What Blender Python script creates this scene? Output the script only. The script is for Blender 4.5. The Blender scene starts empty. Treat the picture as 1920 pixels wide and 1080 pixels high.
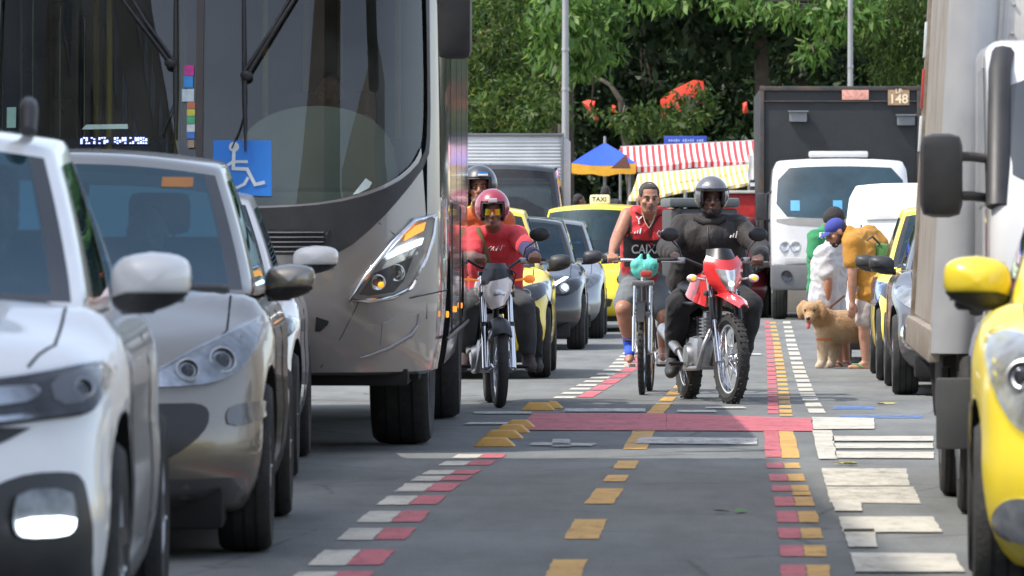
import bpy, bmesh, math, random
from mathutils import Vector, Matrix, noise
from mathutils.bvhtree import BVHTree
R = math.radians
scene = bpy.context.scene
COL = scene.collection
V = Vector
# ------------------------------------------------------------------ camera
FPX, HOR, CH = 10000.0, 460.0, 1.15       # focal length and horizon row in 1920-wide pixels, camera height in metres
cam_d = bpy.data.cameras.new('camera'); cam = bpy.data.objects.new('camera', cam_d); COL.objects.link(cam)
cam_d.sensor_width = 36.0; cam_d.lens = FPX / 1920 * 36.0
cam_d.clip_start = 0.5; cam_d.clip_end = 3000
cam.location = (0, 0, CH); cam.rotation_euler = (R(90) - math.atan((540 - HOR) / FPX), 0, 0)
cam_d.dof.use_dof = True; cam_d.dof.focus_distance = 41.0; cam_d.dof.aperture_fstop = 10.0
scene.camera = cam
# ------------------------------------------------------------------ light
SUN_TO = V((-0.50, -0.20, 0.84)).normalized()       # towards the sun: left of the street, a little behind the camera
elev = math.asin(SUN_TO.z); azim = math.atan2(SUN_TO.x, SUN_TO.y)
world = bpy.data.worlds.new('World'); scene.world = world; world.use_nodes = True
wn = world.node_tree.nodes; bgn = wn['Background']
sky = wn.new('ShaderNodeTexSky'); sky.sky_type = 'NISHITA'; sky.sun_disc = False
sky.sun_elevation = elev; sky.sun_rotation = azim; sky.air_density = 1.0; sky.dust_density = 2.0
hsv = wn.new('ShaderNodeHueSaturation'); hsv.inputs['Saturation'].default_value = .68      # humid, whitish sky
world.node_tree.links.new(sky.outputs[0], hsv.inputs['Color']); world.node_tree.links.new(hsv.outputs[0], bgn.inputs[0]); bgn.inputs[1].default_value = 0.15
sd = bpy.data.lights.new('sun', 'SUN'); sd.energy = 2.0; sd.angle = R(0.5); sd.color = (1.0, 0.95, 0.87)
so = bpy.data.objects.new('sun', sd); COL.objects.link(so)
so.rotation_euler = SUN_TO.to_track_quat('Z', 'Y').to_euler(); so.location = SUN_TO * 200
scene.view_settings.view_transform = 'Standard'; scene.view_settings.look = 'None'
scene.view_settings.exposure = 1.27; scene.view_settings.gamma = 1.0
scene.render.engine = 'CYCLES'
scene.cycles.max_bounces = 8; scene.cycles.transparent_max_bounces = 16
scene.cycles.use_denoising = True

# ------------------------------------------------------------------ helpers
def gx(px, Y): return (px - 960.0) / FPX * Y
def gz(py, Y): return CH + (HOR - py) / FPX * Y
def gd(py): return CH * FPX / (py - HOR)

def lerp(a, b, t): return a + (b - a) * t
def interp(keys, x):
    if x <= keys[0][0]: return keys[0][1]
    for (x0, y0), (x1, y1) in zip(keys, keys[1:]):
        if x <= x1:
            t = (x - x0) / (x1 - x0) if x1 > x0 else 0
            t = t * t * (3 - 2 * t) * 0.5 + t * 0.5
            return y0 + (y1 - y0) * t
    return keys[-1][1]
def rnd(a, b): return random.uniform(a, b)

# ---- materials
MATS = {}
def _nodes(name):
    m = bpy.data.materials.new(name); m.use_nodes = True
    nt = m.node_tree; n = nt.nodes; return m, nt, n, n['Principled BSDF']
def tex(nt, scale, detail=4, rough=.6, vec='Object', stretch=None, kind='ShaderNodeTexNoise'):
    c = nt.nodes.new('ShaderNodeTexCoord'); t = nt.nodes.new(kind)
    if kind == 'ShaderNodeTexNoise':
        t.inputs['Detail'].default_value = detail; t.inputs['Roughness'].default_value = rough
    t.inputs['Scale'].default_value = scale
    if stretch:
        mp = nt.nodes.new('ShaderNodeMapping'); mp.inputs['Scale'].default_value = stretch
        nt.links.new(c.outputs[vec], mp.inputs[0]); nt.links.new(mp.outputs[0], t.inputs['Vector'])
    else: nt.links.new(c.outputs[vec], t.inputs['Vector'])
    return t
def ramp(nt, src, stops, interp_='LINEAR'):
    r = nt.nodes.new('ShaderNodeValToRGB'); cr = r.color_ramp; cr.interpolation = interp_
    while len(cr.elements) < len(stops): cr.elements.new(.5)
    for e, (p, c) in zip(cr.elements, stops):
        e.position = p; e.color = (*c, 1) if len(c) == 3 else c
    nt.links.new(src, r.inputs[0]); return r
def mat(name, col, rough=.5, metal=0., coat=0., var=.12, scale=6., bump=0., bscale=40., stretch=None,
        dirt=0., dirtcol=(.12, .10, .08), dscale=3., spec=.5, bstretch=None, emit=0., sheen=0., trans=0.):
    """general procedural surface: noise-varied colour and roughness, optional bump, optional patchy dirt"""
    if name in MATS: return MATS[name]
    m, nt, n, b = _nodes(name); L = nt.links.new
    t = tex(nt, scale, stretch=stretch)
    lo = tuple(max(0, c * (1 - var)) for c in col); hi = tuple(min(1, c * (1 + var)) for c in col)
    r = ramp(nt, t.outputs['Fac'], [(.3, lo), (.7, hi)])
    src = r.outputs[0]
    if dirt > 0:
        t2 = tex(nt, dscale, detail=8, rough=.7)
        r2 = ramp(nt, t2.outputs['Fac'], [(.5 - .1, (0, 0, 0)), (.75, (dirt,) * 3)])
        mx = nt.nodes.new('ShaderNodeMix'); mx.data_type = 'RGBA'
        L(r2.outputs[0], mx.inputs[0]); L(src, mx.inputs[6]); mx.inputs[7].default_value = (*dirtcol, 1); src = mx.outputs[2]
    L(src, b.inputs['Base Color'])
    rr = ramp(nt, t.outputs['Fac'], [(.3, (max(0, rough * .85),) * 3), (.7, (min(1, rough * 1.15),) * 3)])
    L(rr.outputs[0], b.inputs['Roughness'])
    b.inputs['Metallic'].default_value = metal; b.inputs['Coat Weight'].default_value = coat
    b.inputs['Coat Roughness'].default_value = .04; b.inputs['Specular IOR Level'].default_value = spec
    if sheen: b.inputs['Sheen Weight'].default_value = sheen
    if bump:
        tb = tex(nt, bscale, stretch=bstretch); bp = nt.nodes.new('ShaderNodeBump'); bp.inputs['Strength'].default_value = bump
        bp.inputs['Distance'].default_value = .02
        L(tb.outputs['Fac'], bp.inputs['Height']); L(bp.outputs[0], b.inputs['Normal'])
    if emit:
        b.inputs['Emission Color'].default_value = (*col, 1); b.inputs['Emission Strength'].default_value = emit
    MATS[name] = m; return m
def glass(name, tint=(.45, .55, .55), refl=1.5, rough=.01, dust=.05, gcol=(1, 1, 1)):
    if name in MATS: return MATS[name]
    m = bpy.data.materials.new(name); m.use_nodes = True; nt = m.node_tree; nt.nodes.clear(); L = nt.links.new
    out = nt.nodes.new('ShaderNodeOutputMaterial'); tr = nt.nodes.new('ShaderNodeBsdfTransparent'); tr.inputs[0].default_value = (*tint, 1)
    gl = nt.nodes.new('ShaderNodeBsdfGlossy'); gl.inputs['Roughness'].default_value = rough; gl.inputs[0].default_value = (*gcol, 1)
    fr = nt.nodes.new('ShaderNodeFresnel'); fr.inputs[0].default_value = refl
    mx = nt.nodes.new('ShaderNodeMixShader'); L(fr.outputs[0], mx.inputs[0]); L(tr.outputs[0], mx.inputs[1]); L(gl.outputs[0], mx.inputs[2])
    df = nt.nodes.new('ShaderNodeBsdfDiffuse'); df.inputs[0].default_value = (.5, .5, .48, 1)
    t = tex(nt, 2.5, detail=6); r = ramp(nt, t.outputs['Fac'], [(.35, (0, 0, 0)), (.8, (dust,) * 3)])
    m2 = nt.nodes.new('ShaderNodeMixShader'); L(r.outputs[0], m2.inputs[0]); L(mx.outputs[0], m2.inputs[1]); L(df.outputs[0], m2.inputs[2])
    L(m2.outputs[0], out.inputs[0]); MATS[name] = m; return m
def stripes(name, c1, c2, period, axis=0, rough=.8, slope=0.):
    """cloth striped along one object axis"""
    if name in MATS: return MATS[name]
    m, nt, n, b = _nodes(name); L = nt.links.new
    c = n.new('ShaderNodeTexCoord'); s = n.new('ShaderNodeSeparateXYZ'); L(c.outputs['Object'], s.inputs[0])
    a = n.new('ShaderNodeMath'); a.operation = 'MULTIPLY'; a.inputs[1].default_value = 1 / period; L(s.outputs[axis], a.inputs[0])
    f = n.new('ShaderNodeMath'); f.operation = 'FRACT'; L(a.outputs[0], f.inputs[0])
    r = ramp(nt, f.outputs[0], [(0, c1), (.46, c1), (.5, c2), (.96, c2), (1, c1)])
    t = tex(nt, 3.); r2 = ramp(nt, t.outputs['Fac'], [(.3, (.8,) * 3), (.7, (1,) * 3)])
    mx = n.new('ShaderNodeMix'); mx.data_type = 'RGBA'; mx.blend_type = 'MULTIPLY'; mx.inputs[0].default_value = 1
    L(r.outputs[0], mx.inputs[6]); L(r2.outputs[0], mx.inputs[7]); L(mx.outputs[2], b.inputs['Base Color'])
    b.inputs['Roughness'].default_value = rough; MATS[name] = m; return m
def glow(name, col, k):
    if name in MATS: return MATS[name]
    m, nt, n, b = _nodes(name); b.inputs['Base Color'].default_value = (*col, 1)
    b.inputs['Emission Color'].default_value = (*col, 1)
    t = tex(nt, 30.); r = ramp(nt, t.outputs['Fac'], [(.2, (k * .7,) * 3), (.8, (k,) * 3)]); nt.links.new(r.outputs[0], b.inputs['Emission Strength'])
    MATS[name] = m; return m

# ---- objects
def tag(o, label=None, cat=None, group=None, kind=None):
    if label: o['label'] = label
    if cat: o['category'] = cat
    if group: o['group'] = group
    if kind: o['kind'] = kind
    return o
def thing(name, label, cat, loc=(0, 0, 0), rz=0., group=None):
    o = bpy.data.objects.new(name, None); COL.objects.link(o); o.empty_display_size = .2
    o.location = loc; o.rotation_euler = (0, 0, rz); return tag(o, label, cat, group)
def copy_tree(o, parent=None):
    c = o.copy(); COL.objects.link(c); c.parent = parent
    for ch in o.children: copy_tree(ch, c)
    return c
def frame(axis):
    a = V(axis).normalized(); u = a.orthogonal().normalized() if abs(a.z) > .999 else a.cross(V((0, 0, 1))).normalized()
    return a, u, a.cross(u).normalized()

class MB:
    """collects shapes and links them as ONE mesh object"""
    def __init__(s): s.v = []; s.f = []; s.m = []
    def add(s, vs, fs, mi=0):
        o = len(s.v); s.v += [tuple(v) for v in vs]; s.f += [[i + o for i in f] for f in fs]; s.m += [mi] * len(fs); return s
    def box(s, c, size, rot=None, bev=0., mi=0):
        bm = bmesh.new(); bmesh.ops.create_cube(bm, size=1)
        for v in bm.verts: v.co = V((v.co.x * size[0], v.co.y * size[1], v.co.z * size[2]))
        if bev: bmesh.ops.bevel(bm, geom=bm.edges[:], offset=min(bev, min(size) * .49), segments=2, affect='EDGES', profile=.6)
        if rot is not None:
            from mathutils import Euler
            Mx = Euler(rot).to_matrix() if not isinstance(rot, Matrix) else rot
            for v in bm.verts: v.co = Mx @ v.co
        bm.verts.index_update(); c = V(c)
        s.add([v.co + c for v in bm.verts], [[v.index for v in f.verts] for f in bm.faces], mi); bm.free(); return s
    def tube(s, pts, r, n=8, mi=0, caps=True, flat=1.):
        pts = [V(p) for p in pts]; m = len(pts); rs = r if isinstance(r, (list, tuple)) else [r] * m
        vs = []; fs = []; pu = None
        for i, p in enumerate(pts):
            d = (pts[min(i + 1, m - 1)] - pts[max(i - 1, 0)]).normalized()
            if pu is None: _, u, w = frame(d)
            else:
                u = (pu - d * pu.dot(d)); u = u.normalized() if u.length > 1e-6 else frame(d)[1]; w = d.cross(u)
            pu = u
            for k in range(n):
                a = 2 * math.pi * k / n; vs.append(p + (u * math.cos(a) + w * math.sin(a) * flat) * rs[i])
        for i in range(m - 1):
            for k in range(n): fs.append([i * n + k, i * n + (k + 1) % n, (i + 1) * n + (k + 1) % n, (i + 1) * n + k])
        if caps: fs.append(list(range(n))[::-1]); fs.append([(m - 1) * n + k for k in range(n)])
        return s.add(vs, fs, mi)
    def lathe(s, prof, c=(0, 0, 0), axis=(0, 0, 1), n=24, mi=0, closed=False, caps=False):
        a, u, w = frame(axis); c = V(c); vs = []; fs = []
        for (r, h) in prof:
            for k in range(n):
                t = 2 * math.pi * k / n; vs.append(c + a * h + (u * math.cos(t) + w * math.sin(t)) * r)
        m = len(prof)
        for i in range(m if closed else m - 1):
            j = (i + 1) % m
            for k in range(n): fs.append([i * n + k, i * n + (k + 1) % n, j * n + (k + 1) % n, j * n + k])
        if caps: fs.append(list(range(n))[::-1]); fs.append([(m - 1) * n + k for k in range(n)])
        return s.add(vs, fs, mi)
    def ball(s, c, r, M=None, nu=16, nv=10, mi=0):
        if not isinstance(r, (list, tuple)): r = (r, r, r)
        c = V(c); vs = []; fs = []
        for i in range(1, nv):
            p = math.pi * i / nv
            for k in range(nu):
                t = 2 * math.pi * k / nu
                q = V((r[0] * math.sin(p) * math.cos(t), r[1] * math.sin(p) * math.sin(t), r[2] * math.cos(p)))
                vs.append(c + (M @ q if M else q))
        q = V((0, 0, r[2])); vs.append(c + (M @ q if M else q)); vs.append(c - (M @ q if M else q)); T = len(vs) - 2
        for i in range(nv - 2):
            for k in range(nu): fs.append([i * nu + k, (i + 1) * nu + k, (i + 1) * nu + (k + 1) % nu, i * nu + (k + 1) % nu])
        for k in range(nu):
            fs.append([T, k, (k + 1) % nu]); fs.append([T + 1, (nv - 2) * nu + (k + 1) % nu, (nv - 2) * nu + k])
        return s.add(vs, fs, mi)
    def cap(s, a, b, ra, rb, n=14, mi=0):
        """tapered capsule"""
        a = V(a); b = V(b); d = b - a
        if d.length < 1e-5: return s.ball(a, max(ra, rb), mi=mi)
        ax, u, w = frame(d); prof = []
        for i in range(6): t = math.pi / 2 * i / 5; prof.append((ra * math.sin(t) + 1e-4, -ra * math.cos(t)))
        for i in range(6): t = math.pi / 2 * i / 5; prof.append((rb * math.cos(t) + 1e-4, d.length + rb * math.sin(t)))
        return s.lathe(prof, a, d, n, mi, caps=True)
    def prism(s, poly, plane='xz', d0=0., d1=.1, mi=0):
        n = len(poly)
        def P(p, d): return {'xz': (p[0], d, p[1]), 'yz': (d, p[0], p[1]), 'xy': (p[0], p[1], d)}[plane]
        vs = [P(p, d0) for p in poly] + [P(p, d1) for p in poly]
        fs = [[i, (i + 1) % n, n + (i + 1) % n, n + i] for i in range(n)] + [list(range(n))[::-1], [n + i for i in range(n)]]
        return s.add(vs, fs, mi)
    def sheet(s, fn, nu, nv, mi=0):
        vs = [fn(i / nu, j / nv) for j in range(nv + 1) for i in range(nu + 1)]
        fs = [[j * (nu + 1) + i, j * (nu + 1) + i + 1, (j + 1) * (nu + 1) + i + 1, (j + 1) * (nu + 1) + i] for j in range(nv) for i in range(nu)]
        return s.add(vs, fs, mi)
    def mesh(s, name):
        me = bpy.data.meshes.new(name); me.from_pydata(s.v, [], s.f); me.polygons.foreach_set('material_index', s.m)
        bm = bmesh.new(); bm.from_mesh(me); bmesh.ops.recalc_face_normals(bm, faces=bm.faces[:]); bm.to_mesh(me); bm.free()
        return me
    def build(s, name, m, parent=None, sharp=35, loc=None):
        return link(name, s.mesh(name), m, parent, sharp, loc)
def link(name, me, m, parent=None, sharp=35, loc=None):
    for x in (m if isinstance(m, (list, tuple)) else [m]):
        if len(me.materials) < 8: me.materials.append(x)
    if sharp and len(me.polygons):
        me.polygons.foreach_set('use_smooth', [True] * len(me.polygons))
        if sharp < 180: me.set_sharp_from_angle(angle=R(sharp))
    o = bpy.data.objects.new(name, me); COL.objects.link(o)
    if parent: o.parent = parent
    if loc is not None: o.location = loc
    return o
def bake(me, mods):
    """run modifiers on a mesh and return the resulting mesh"""
    o = bpy.data.objects.new('tmp', me); COL.objects.link(o)
    for kind, kw in mods:
        md = o.modifiers.new('m', kind)
        for k, v in kw.items(): setattr(md, k, v)
    dg = bpy.context.evaluated_depsgraph_get(); r = bpy.data.meshes.new_from_object(o.evaluated_get(dg))
    bpy.data.objects.remove(o); return r
def remesh(mb, vox=.012, it=4, fac=.5):
    me = bake(mb.mesh('tmp'), [('REMESH', dict(mode='VOXEL', voxel_size=vox)), ('SMOOTH', dict(iterations=it, factor=fac))])
    me.materials.clear(); return me
def boolean(me, cut, op='DIFFERENCE'):
    c = bpy.data.objects.new('cut', cut); COL.objects.link(c)
    r = bake(me, [('BOOLEAN', dict(object=c, operation=op, solver='EXACT', material_mode='TRANSFER'))])
    bpy.data.objects.remove(c); return r
def bvh_of(me):
    return BVHTree.FromPolygons([v.co[:] for v in me.vertices], [p.vertices[:] for p in me.polygons])
def chaikin(poly, it=2):
    for _ in range(it):
        q = []
        for a, b in zip(poly, poly[1:] + poly[:1]):
            q += [(a[0] * .75 + b[0] * .25, a[1] * .75 + b[1] * .25), (a[0] * .25 + b[0] * .75, a[1] * .25 + b[1] * .75)]
        poly = q
    return poly
AX = {'y-': ((0, 1, 0), lambda p: V((p[0], -3, p[1]))), 'x-': ((1, 0, 0), lambda p: V((-4, p[0], p[1]))),
      'x+': ((-1, 0, 0), lambda p: V((4, p[0], p[1]))), 'z+': ((0, 0, -1), lambda p: V((p[0], p[1], 6))), 'y+': ((0, -1, 0), lambda p: V((p[0], 16, p[1])))}
def decal(bvh, poly, axis='y-', off=.004, thick=.02, step=.05, smooth=2):
    """a thin shell with the given outline laid on a body surface; returns an MB"""
    if smooth: poly = chaikin(poly, smooth)
    d, org = AX[axis]; d = V(d)
    bm = bmesh.new(); vs = [bm.verts.new((p[0], p[1], 0)) for p in poly]; bm.faces.new(vs)
    for ax in (0, 1):
        lo = min(p[ax] for p in poly); hi = max(p[ax] for p in poly); k = int((hi - lo) / step)
        for i in range(1, k + 1):
            co = [0, 0, 0]; no = [0, 0, 0]; co[ax] = lo + (hi - lo) * i / (k + 1); no[ax] = 1
            bmesh.ops.bisect_plane(bm, geom=bm.verts[:] + bm.edges[:] + bm.faces[:], plane_co=co, plane_no=no)
    bad = []; last = None
    for v in bm.verts:
        o = org(v.co); h = bvh.ray_cast(o, d)
        if h[0] is None: bad.append(v); continue
        n = h[1]
        if n.dot(d) > 0: n = -n
        v.co = h[0] + (n * .5 - d * .5) * off
    if bad: bmesh.ops.delete(bm, geom=bad, context='VERTS')
    be = [e for e in bm.edges if len(e.link_faces) == 1]
    if thick and be:
        r = bmesh.ops.extrude_edge_only(bm, edges=be)
        for g in r['geom']:
            if isinstance(g, bmesh.types.BMVert): g.co += d * thick
    bm.verts.index_update(); mb = MB(); mb.add([v.co for v in bm.verts], [[v.index for v in f.verts] for f in bm.faces]); bm.free(); return mb
def boxgrid(us, vs, ws, fn, smooth=2, lam=.5):
    """surface of a grid box mapped through fn(u,v,w); returns verts, faces, tags (side, centre u, v, w)"""
    ids = {}; P = []; F = []; T = []
    nu, nv, nw = len(us), len(vs), len(ws)
    def I(i, j, k):
        if (i, j, k) not in ids: ids[(i, j, k)] = len(P); P.append(V(fn(us[i], vs[j], ws[k])))
        return ids[(i, j, k)]
    def q(a, b, c, d, tagv): F.append([a, b, c, d]); T.append(tagv)
    for i in range(nu - 1):
        for k in range(nw - 1):
            cu = (us[i] + us[i + 1]) / 2; cw = (ws[k] + ws[k + 1]) / 2
            q(I(i, 0, k), I(i + 1, 0, k), I(i + 1, 0, k + 1), I(i, 0, k + 1), ('front', cu, 0, cw))
            q(I(i + 1, nv - 1, k), I(i, nv - 1, k), I(i, nv - 1, k + 1), I(i + 1, nv - 1, k + 1), ('rear', cu, 1, cw))
        for j in range(nv - 1):
            cu = (us[i] + us[i + 1]) / 2; cv = (vs[j] + vs[j + 1]) / 2
            q(I(i, j, nw - 1), I(i + 1, j, nw - 1), I(i + 1, j + 1, nw - 1), I(i, j + 1, nw - 1), ('top', cu, cv, 1))
            q(I(i, j + 1, 0), I(i + 1, j + 1, 0), I(i + 1, j, 0), I(i, j, 0), ('bottom', cu, cv, 0))
    for j in range(nv - 1):
        for k in range(nw - 1):
            cv = (vs[j] + vs[j + 1]) / 2; cw = (ws[k] + ws[k + 1]) / 2
            q(I(0, j + 1, k), I(0, j, k), I(0, j, k + 1), I(0, j + 1, k + 1), ('left', -1, cv, cw))
            q(I(nu - 1, j, k), I(nu - 1, j + 1, k), I(nu - 1, j + 1, k + 1), I(nu - 1, j, k + 1), ('right', 1, cv, cw))
    adj = [set() for _ in P]
    for f in F:
        for a, b in zip(f, f[1:] + f[:1]): adj[a].add(b); adj[b].add(a)
    for _ in range(smooth):
        Q = []
        for p, a in zip(P, adj):
            s = V((0, 0, 0))
            for x in a: s += P[x]
            Q.append(p.lerp(s / len(a), lam))
        P = Q
    return P, F, T
def lin(a, b, n): return [a + (b - a) * i / n for i in range(n + 1)]
def text_mb(body, size, place, depth=.002, align='CENTER', xs=1.):
    """lettering as a mesh; place(x, y) -> Vector puts each outline point in space"""
    cu = bpy.data.curves.new('txt', 'FONT'); cu.body = body; cu.size = size; cu.align_x = align; cu.align_y = 'CENTER'; cu.offset = size * .02
    o = bpy.data.objects.new('txt', cu); COL.objects.link(o)
    dg = bpy.context.evaluated_depsgraph_get(); me = bpy.data.meshes.new_from_object(o.evaluated_get(dg)); bpy.data.objects.remove(o)
    mb = MB(); mb.add([place(v.co.x * xs, v.co.y) for v in me.vertices], [list(p.vertices) for p in me.polygons]); return mb
# ------------------------------------------------------------------ setting materials
def asphalt(name, base):
    m, nt, n, b = _nodes(name); L = nt.links.new
    t1 = tex(nt, .22, detail=5); t2 = tex(nt, 90., detail=3); t3 = tex(nt, 1.1, detail=7, rough=.7, stretch=(2.4, .5, 1))
    r1 = ramp(nt, t1.outputs['Fac'], [(.3, tuple(c * .82 for c in base)), (.7, tuple(c * 1.18 for c in base))])
    r2 = ramp(nt, t2.outputs['Fac'], [(.3, (.72,) * 3), (.72, (1.3,) * 3)])
    r3 = ramp(nt, t3.outputs['Fac'], [(.35, (.80,) * 3), (.6, (1.08,) * 3)])
    def mul(a, c):
        x = n.new('ShaderNodeMix'); x.data_type = 'RGBA'; x.blend_type = 'MULTIPLY'; x.inputs[0].default_value = 1
        L(a, x.inputs[6]); L(c, x.inputs[7]); return x.outputs[2]
    vo = tex(nt, .55, kind='ShaderNodeTexVoronoi'); vo.feature = 'DISTANCE_TO_EDGE'; wob = tex(nt, 3., 4)
    cm = n.new('ShaderNodeMath'); cm.operation = 'MULTIPLY_ADD'; cm.inputs[1].default_value = .05; L(wob.outputs['Fac'], cm.inputs[0]); L(vo.outputs['Distance'], cm.inputs[2])
    r4 = ramp(nt, cm.outputs[0], [(.0, (.55,) * 3), (.026, (.62,) * 3), (.034, (1,) * 3)]); t5 = tex(nt, 14., 5, .7); r5 = ramp(nt, t5.outputs['Fac'], [(.62, (1,) * 3), (.72, (.78,) * 3)])
    L(mul(mul(mul(mul(r1.outputs[0], r2.outputs[0]), r3.outputs[0]), r4.outputs[0]), r5.outputs[0]), b.inputs['Base Color'])
    b.inputs['Roughness'].default_value = .85; b.inputs['Specular IOR Level'].default_value = .3
    bp = n.new('ShaderNodeBump'); bp.inputs['Strength'].default_value = .4; bp.inputs['Distance'].default_value = .006
    L(t2.outputs['Fac'], bp.inputs['Height']); L(bp.outputs[0], b.inputs['Normal']); return m
def paint(name, col, wear=.5):
    """worn road paint: breaks up and lets the asphalt through"""
    m, nt, n, b = _nodes(name); L = nt.links.new; out = n['Material Output']
    t = tex(nt, 7., detail=9, rough=.75, stretch=(1.4, .45, 1)); t2 = tex(nt, 60., detail=3); t3 = tex(nt, 2.2, detail=4)
    r = ramp(nt, t3.outputs['Fac'], [(.3, tuple(c * .78 for c in col)), (.7, tuple(min(1, c * 1.1) for c in col))])
    L(r.outputs[0], b.inputs['Base Color']); b.inputs['Roughness'].default_value = .7
    a = n.new('ShaderNodeMath'); a.operation = 'MULTIPLY_ADD'; a.inputs[1].default_value = .3; L(t2.outputs['Fac'], a.inputs[0]); L(t.outputs['Fac'], a.inputs[2])
    w = ramp(nt, a.outputs[0], [(wear - .08, (.10,) * 3), (wear + .02, (.55,) * 3), (wear + .22, (.93,) * 3)])
    tr = n.new('ShaderNodeBsdfTransparent'); mx = n.new('ShaderNodeMixShader')
    L(w.outputs[0], mx.inputs[0]); L(tr.outputs[0], mx.inputs[1]); L(b.outputs[0], mx.inputs[2]); L(mx.outputs[0], out.inputs[0]); return m
M_road = asphalt('asphalt', (.150, .154, .147)); M_ground = asphalt('ground_asphalt', (.18, .172, .16))
P_white = paint('paint_white', (.54, .505, .42), .43); P_white2 = paint('paint_white_worn', (.52, .50, .46), .53)
P_red = paint('paint_red', (.50, .115, .13), .43); P_yel = paint('paint_yellow', (.58, .33, .075), .42); P_blue = paint('paint_blue', (.10, .22, .50), .62)
M_conc = mat('kerb_concrete', (.38, .36, .33), .9, bump=.3, dirt=.5)

# ------------------------------------------------------------------ ground, road, pavements
ROADDIR = R(2.55)                                   # the street bears a little to the right
def ground_sheet(name, x0, x1, y0, y1, z, m, kind='structure', nx=2, ny=2):
    mb = MB(); mb.sheet(lambda a, b: (lerp(x0, x1, a), lerp(y0, y1, b), z), nx, ny); o = mb.build(name, m, sharp=0); return tag(o, kind=kind)
ground_sheet('ground', -260, 260, -140, 420, -.012, M_ground)
rs = ground_sheet('road', -6.6, 5.6, -30, 140, 0, M_road); rs.rotation_euler = (0, 0, -ROADDIR)
def pavement(x0, x1):
    mb = MB(); mb.box(((x0 + x1) / 2, 55, .06), (abs(x1 - x0), 170, .14), bev=.03); o = mb.build('pavement', M_conc); o.rotation_euler = (0, 0, -ROADDIR); tag(o, kind='structure')
pavement(-10.2, -6.6); pavement(5.6, 9.0)

def gp(px, py, z=.004): Y = gd(py); return (gx(px, Y), Y, z)
def mark(name, quads, m, z=.004):
    """painted marking: quads given as four ground points (x, y) each"""
    mb = MB()
    for q in quads:
        a, b, c, d = [V((p[0], p[1], z)) for p in q]
        mb.sheet(lambda s, t: a.lerp(b, s).lerp(d.lerp(c, s), t) + (V((rnd(-.004, .004), rnd(-.009, .009), 0)) if s in (0, 1) or t in (0, 1) else V((0, 0, 0))), 8, 8)
    return tag(mb.build(name, m, sharp=0), kind='structure')
def quad(px):            # four photo points, each laid on the ground
    return [gp(*p)[:2] for p in px]
def rowquad(line, off0, off1, yt, yb):
    """a dash between two rows, at constant offsets in metres from a ground line X(Y)"""
    Yb, Yt = gd(yb), gd(yt); return [(line(Yb) + off0, Yb), (line(Yb) + off1, Yb), (line(Yt) + off1, Yt), (line(Yt) + off0, Yt)]
def line_of(pts):
    k = sorted((gd(y), gx(x, gd(y))) for x, y in pts)
    def f(Y):
        for (a, xa), (b, xb) in zip(k, k[1:]):
            if Y <= b or (b, xb) == k[-1]: return xa + (xb - xa) * (Y - a) / (b - a)
    return f
Lw = line_of([(572, 1064), (644, 1003), (680, 970), (716, 939), (750, 915), (775, 899), (830, 869), (852, 857), (1035, 748), (1095, 716), (1140, 690), (1165, 665), (1195, 640)])
rows = [(1074, 1099), (1033, 1062), (992, 1014), (960, 981), (931, 948), (908, 923), (894, 903), (883, 891), (866, 874), (853, 861)]
mark('lane_edge_white', [rowquad(Lw, 0, .138, a, b) for a, b in rows] + [rowquad(Lw, .0, .16, y, y + 3.4) for y in (661, 667, 673, 679, 686, 693, 700, 707, 714, 721, 728, 736, 744)], P_white)
mark('lane_edge_red', [rowquad(Lw, .141, .265, a - 1, b - 1) for a, b in rows] + [rowquad(Lw, .17, .29, a, b) for a, b in ((650, 655), (657, 662), (664, 670), (672, 679), (681, 688), (690, 698), (700, 709), (711, 720), (722, 732), (734, 746))], P_red)
Cy = line_of([(1030, 1066), (1066, 994), (1104, 932), (1134, 899), (1155, 873), (1174, 826), (1220, 766), (1242, 747), (1255, 735), (1290, 700), (1330, 640)])
mark('centre_dash', [rowquad(Cy, 0, w, a, b) for a, b, w in ((1051, 1090, .125), (975, 1012, .137), (917, 946, .13), (892, 904, .107), (865, 880, .112), (808, 843, .135), (757, 776, .115), (745, 753, .1), (732, 741, .1), (719, 728, .1), (708, 714, .1), (698, 703, .1), (688, 692, .1), (678, 682, .1), (668, 671, .1))], P_yel)
Ry = line_of([(1512, 1068), (1508, 1034), (1503, 1001), (1497, 970), (1491, 941), (1478, 897), (1470, 874), (1459, 815), (1463, 790), (1456, 700), (1449, 640), (1444, 610)])
rrows = [(1061, 1090), (1024, 1045), (992, 1011), (960, 981), (933, 950), (911, 922), (890, 903), (869, 879)]
mark('bike_lane_edge_yellow', [rowquad(Ry, 0, .082, a, b) for a, b in rrows + [(923, 930)]] + [rowquad(Ry, .0, .092, 809, 860)] + [rowquad(Ry, 0, .085, y, y + h) for y, h in ((604, 3), (611, 4), (618, 4), (626, 5), (634, 4), (642, 5), (650, 5), (658, 4), (665, 5), (673, 5), (681, 4), (688, 5), (696, 5), (704, 4), (711, 5), (719, 5), (728, 4), (735, 6), (744, 5), (752, 6), (761, 5), (769, 6), (778, 3))], P_yel)
mark('bike_lane_edge_red', [rowquad(Ry, -.092, -.003, a, b) for a, b in rrows] + [rowquad(Ry, -.092, -.003, 809, 858), *[rowquad(Ry, -.082, -.006, y, y + 5.2 + (y - 600) * .008) for y in range(602, 772, 8)]], P_red)
Rw = line_of([(1516, 772), (1500, 740), (1488, 700), (1476, 650), (1468, 605)])
mark('parking_edge_white', [rowquad(Rw, 0, .115, y, y + h) for y, h in ((603, 4), (612, 4), (620, 4), (628, 4), (636, 5), (645, 5), (653, 4), (660, 6), (670, 5), (679, 5), (687, 5), (695, 5), (703, 6), (712, 5), (720, 6), (729, 5), (737, 6), (746, 6), (756, 7), (767, 8))], P_white)
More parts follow.
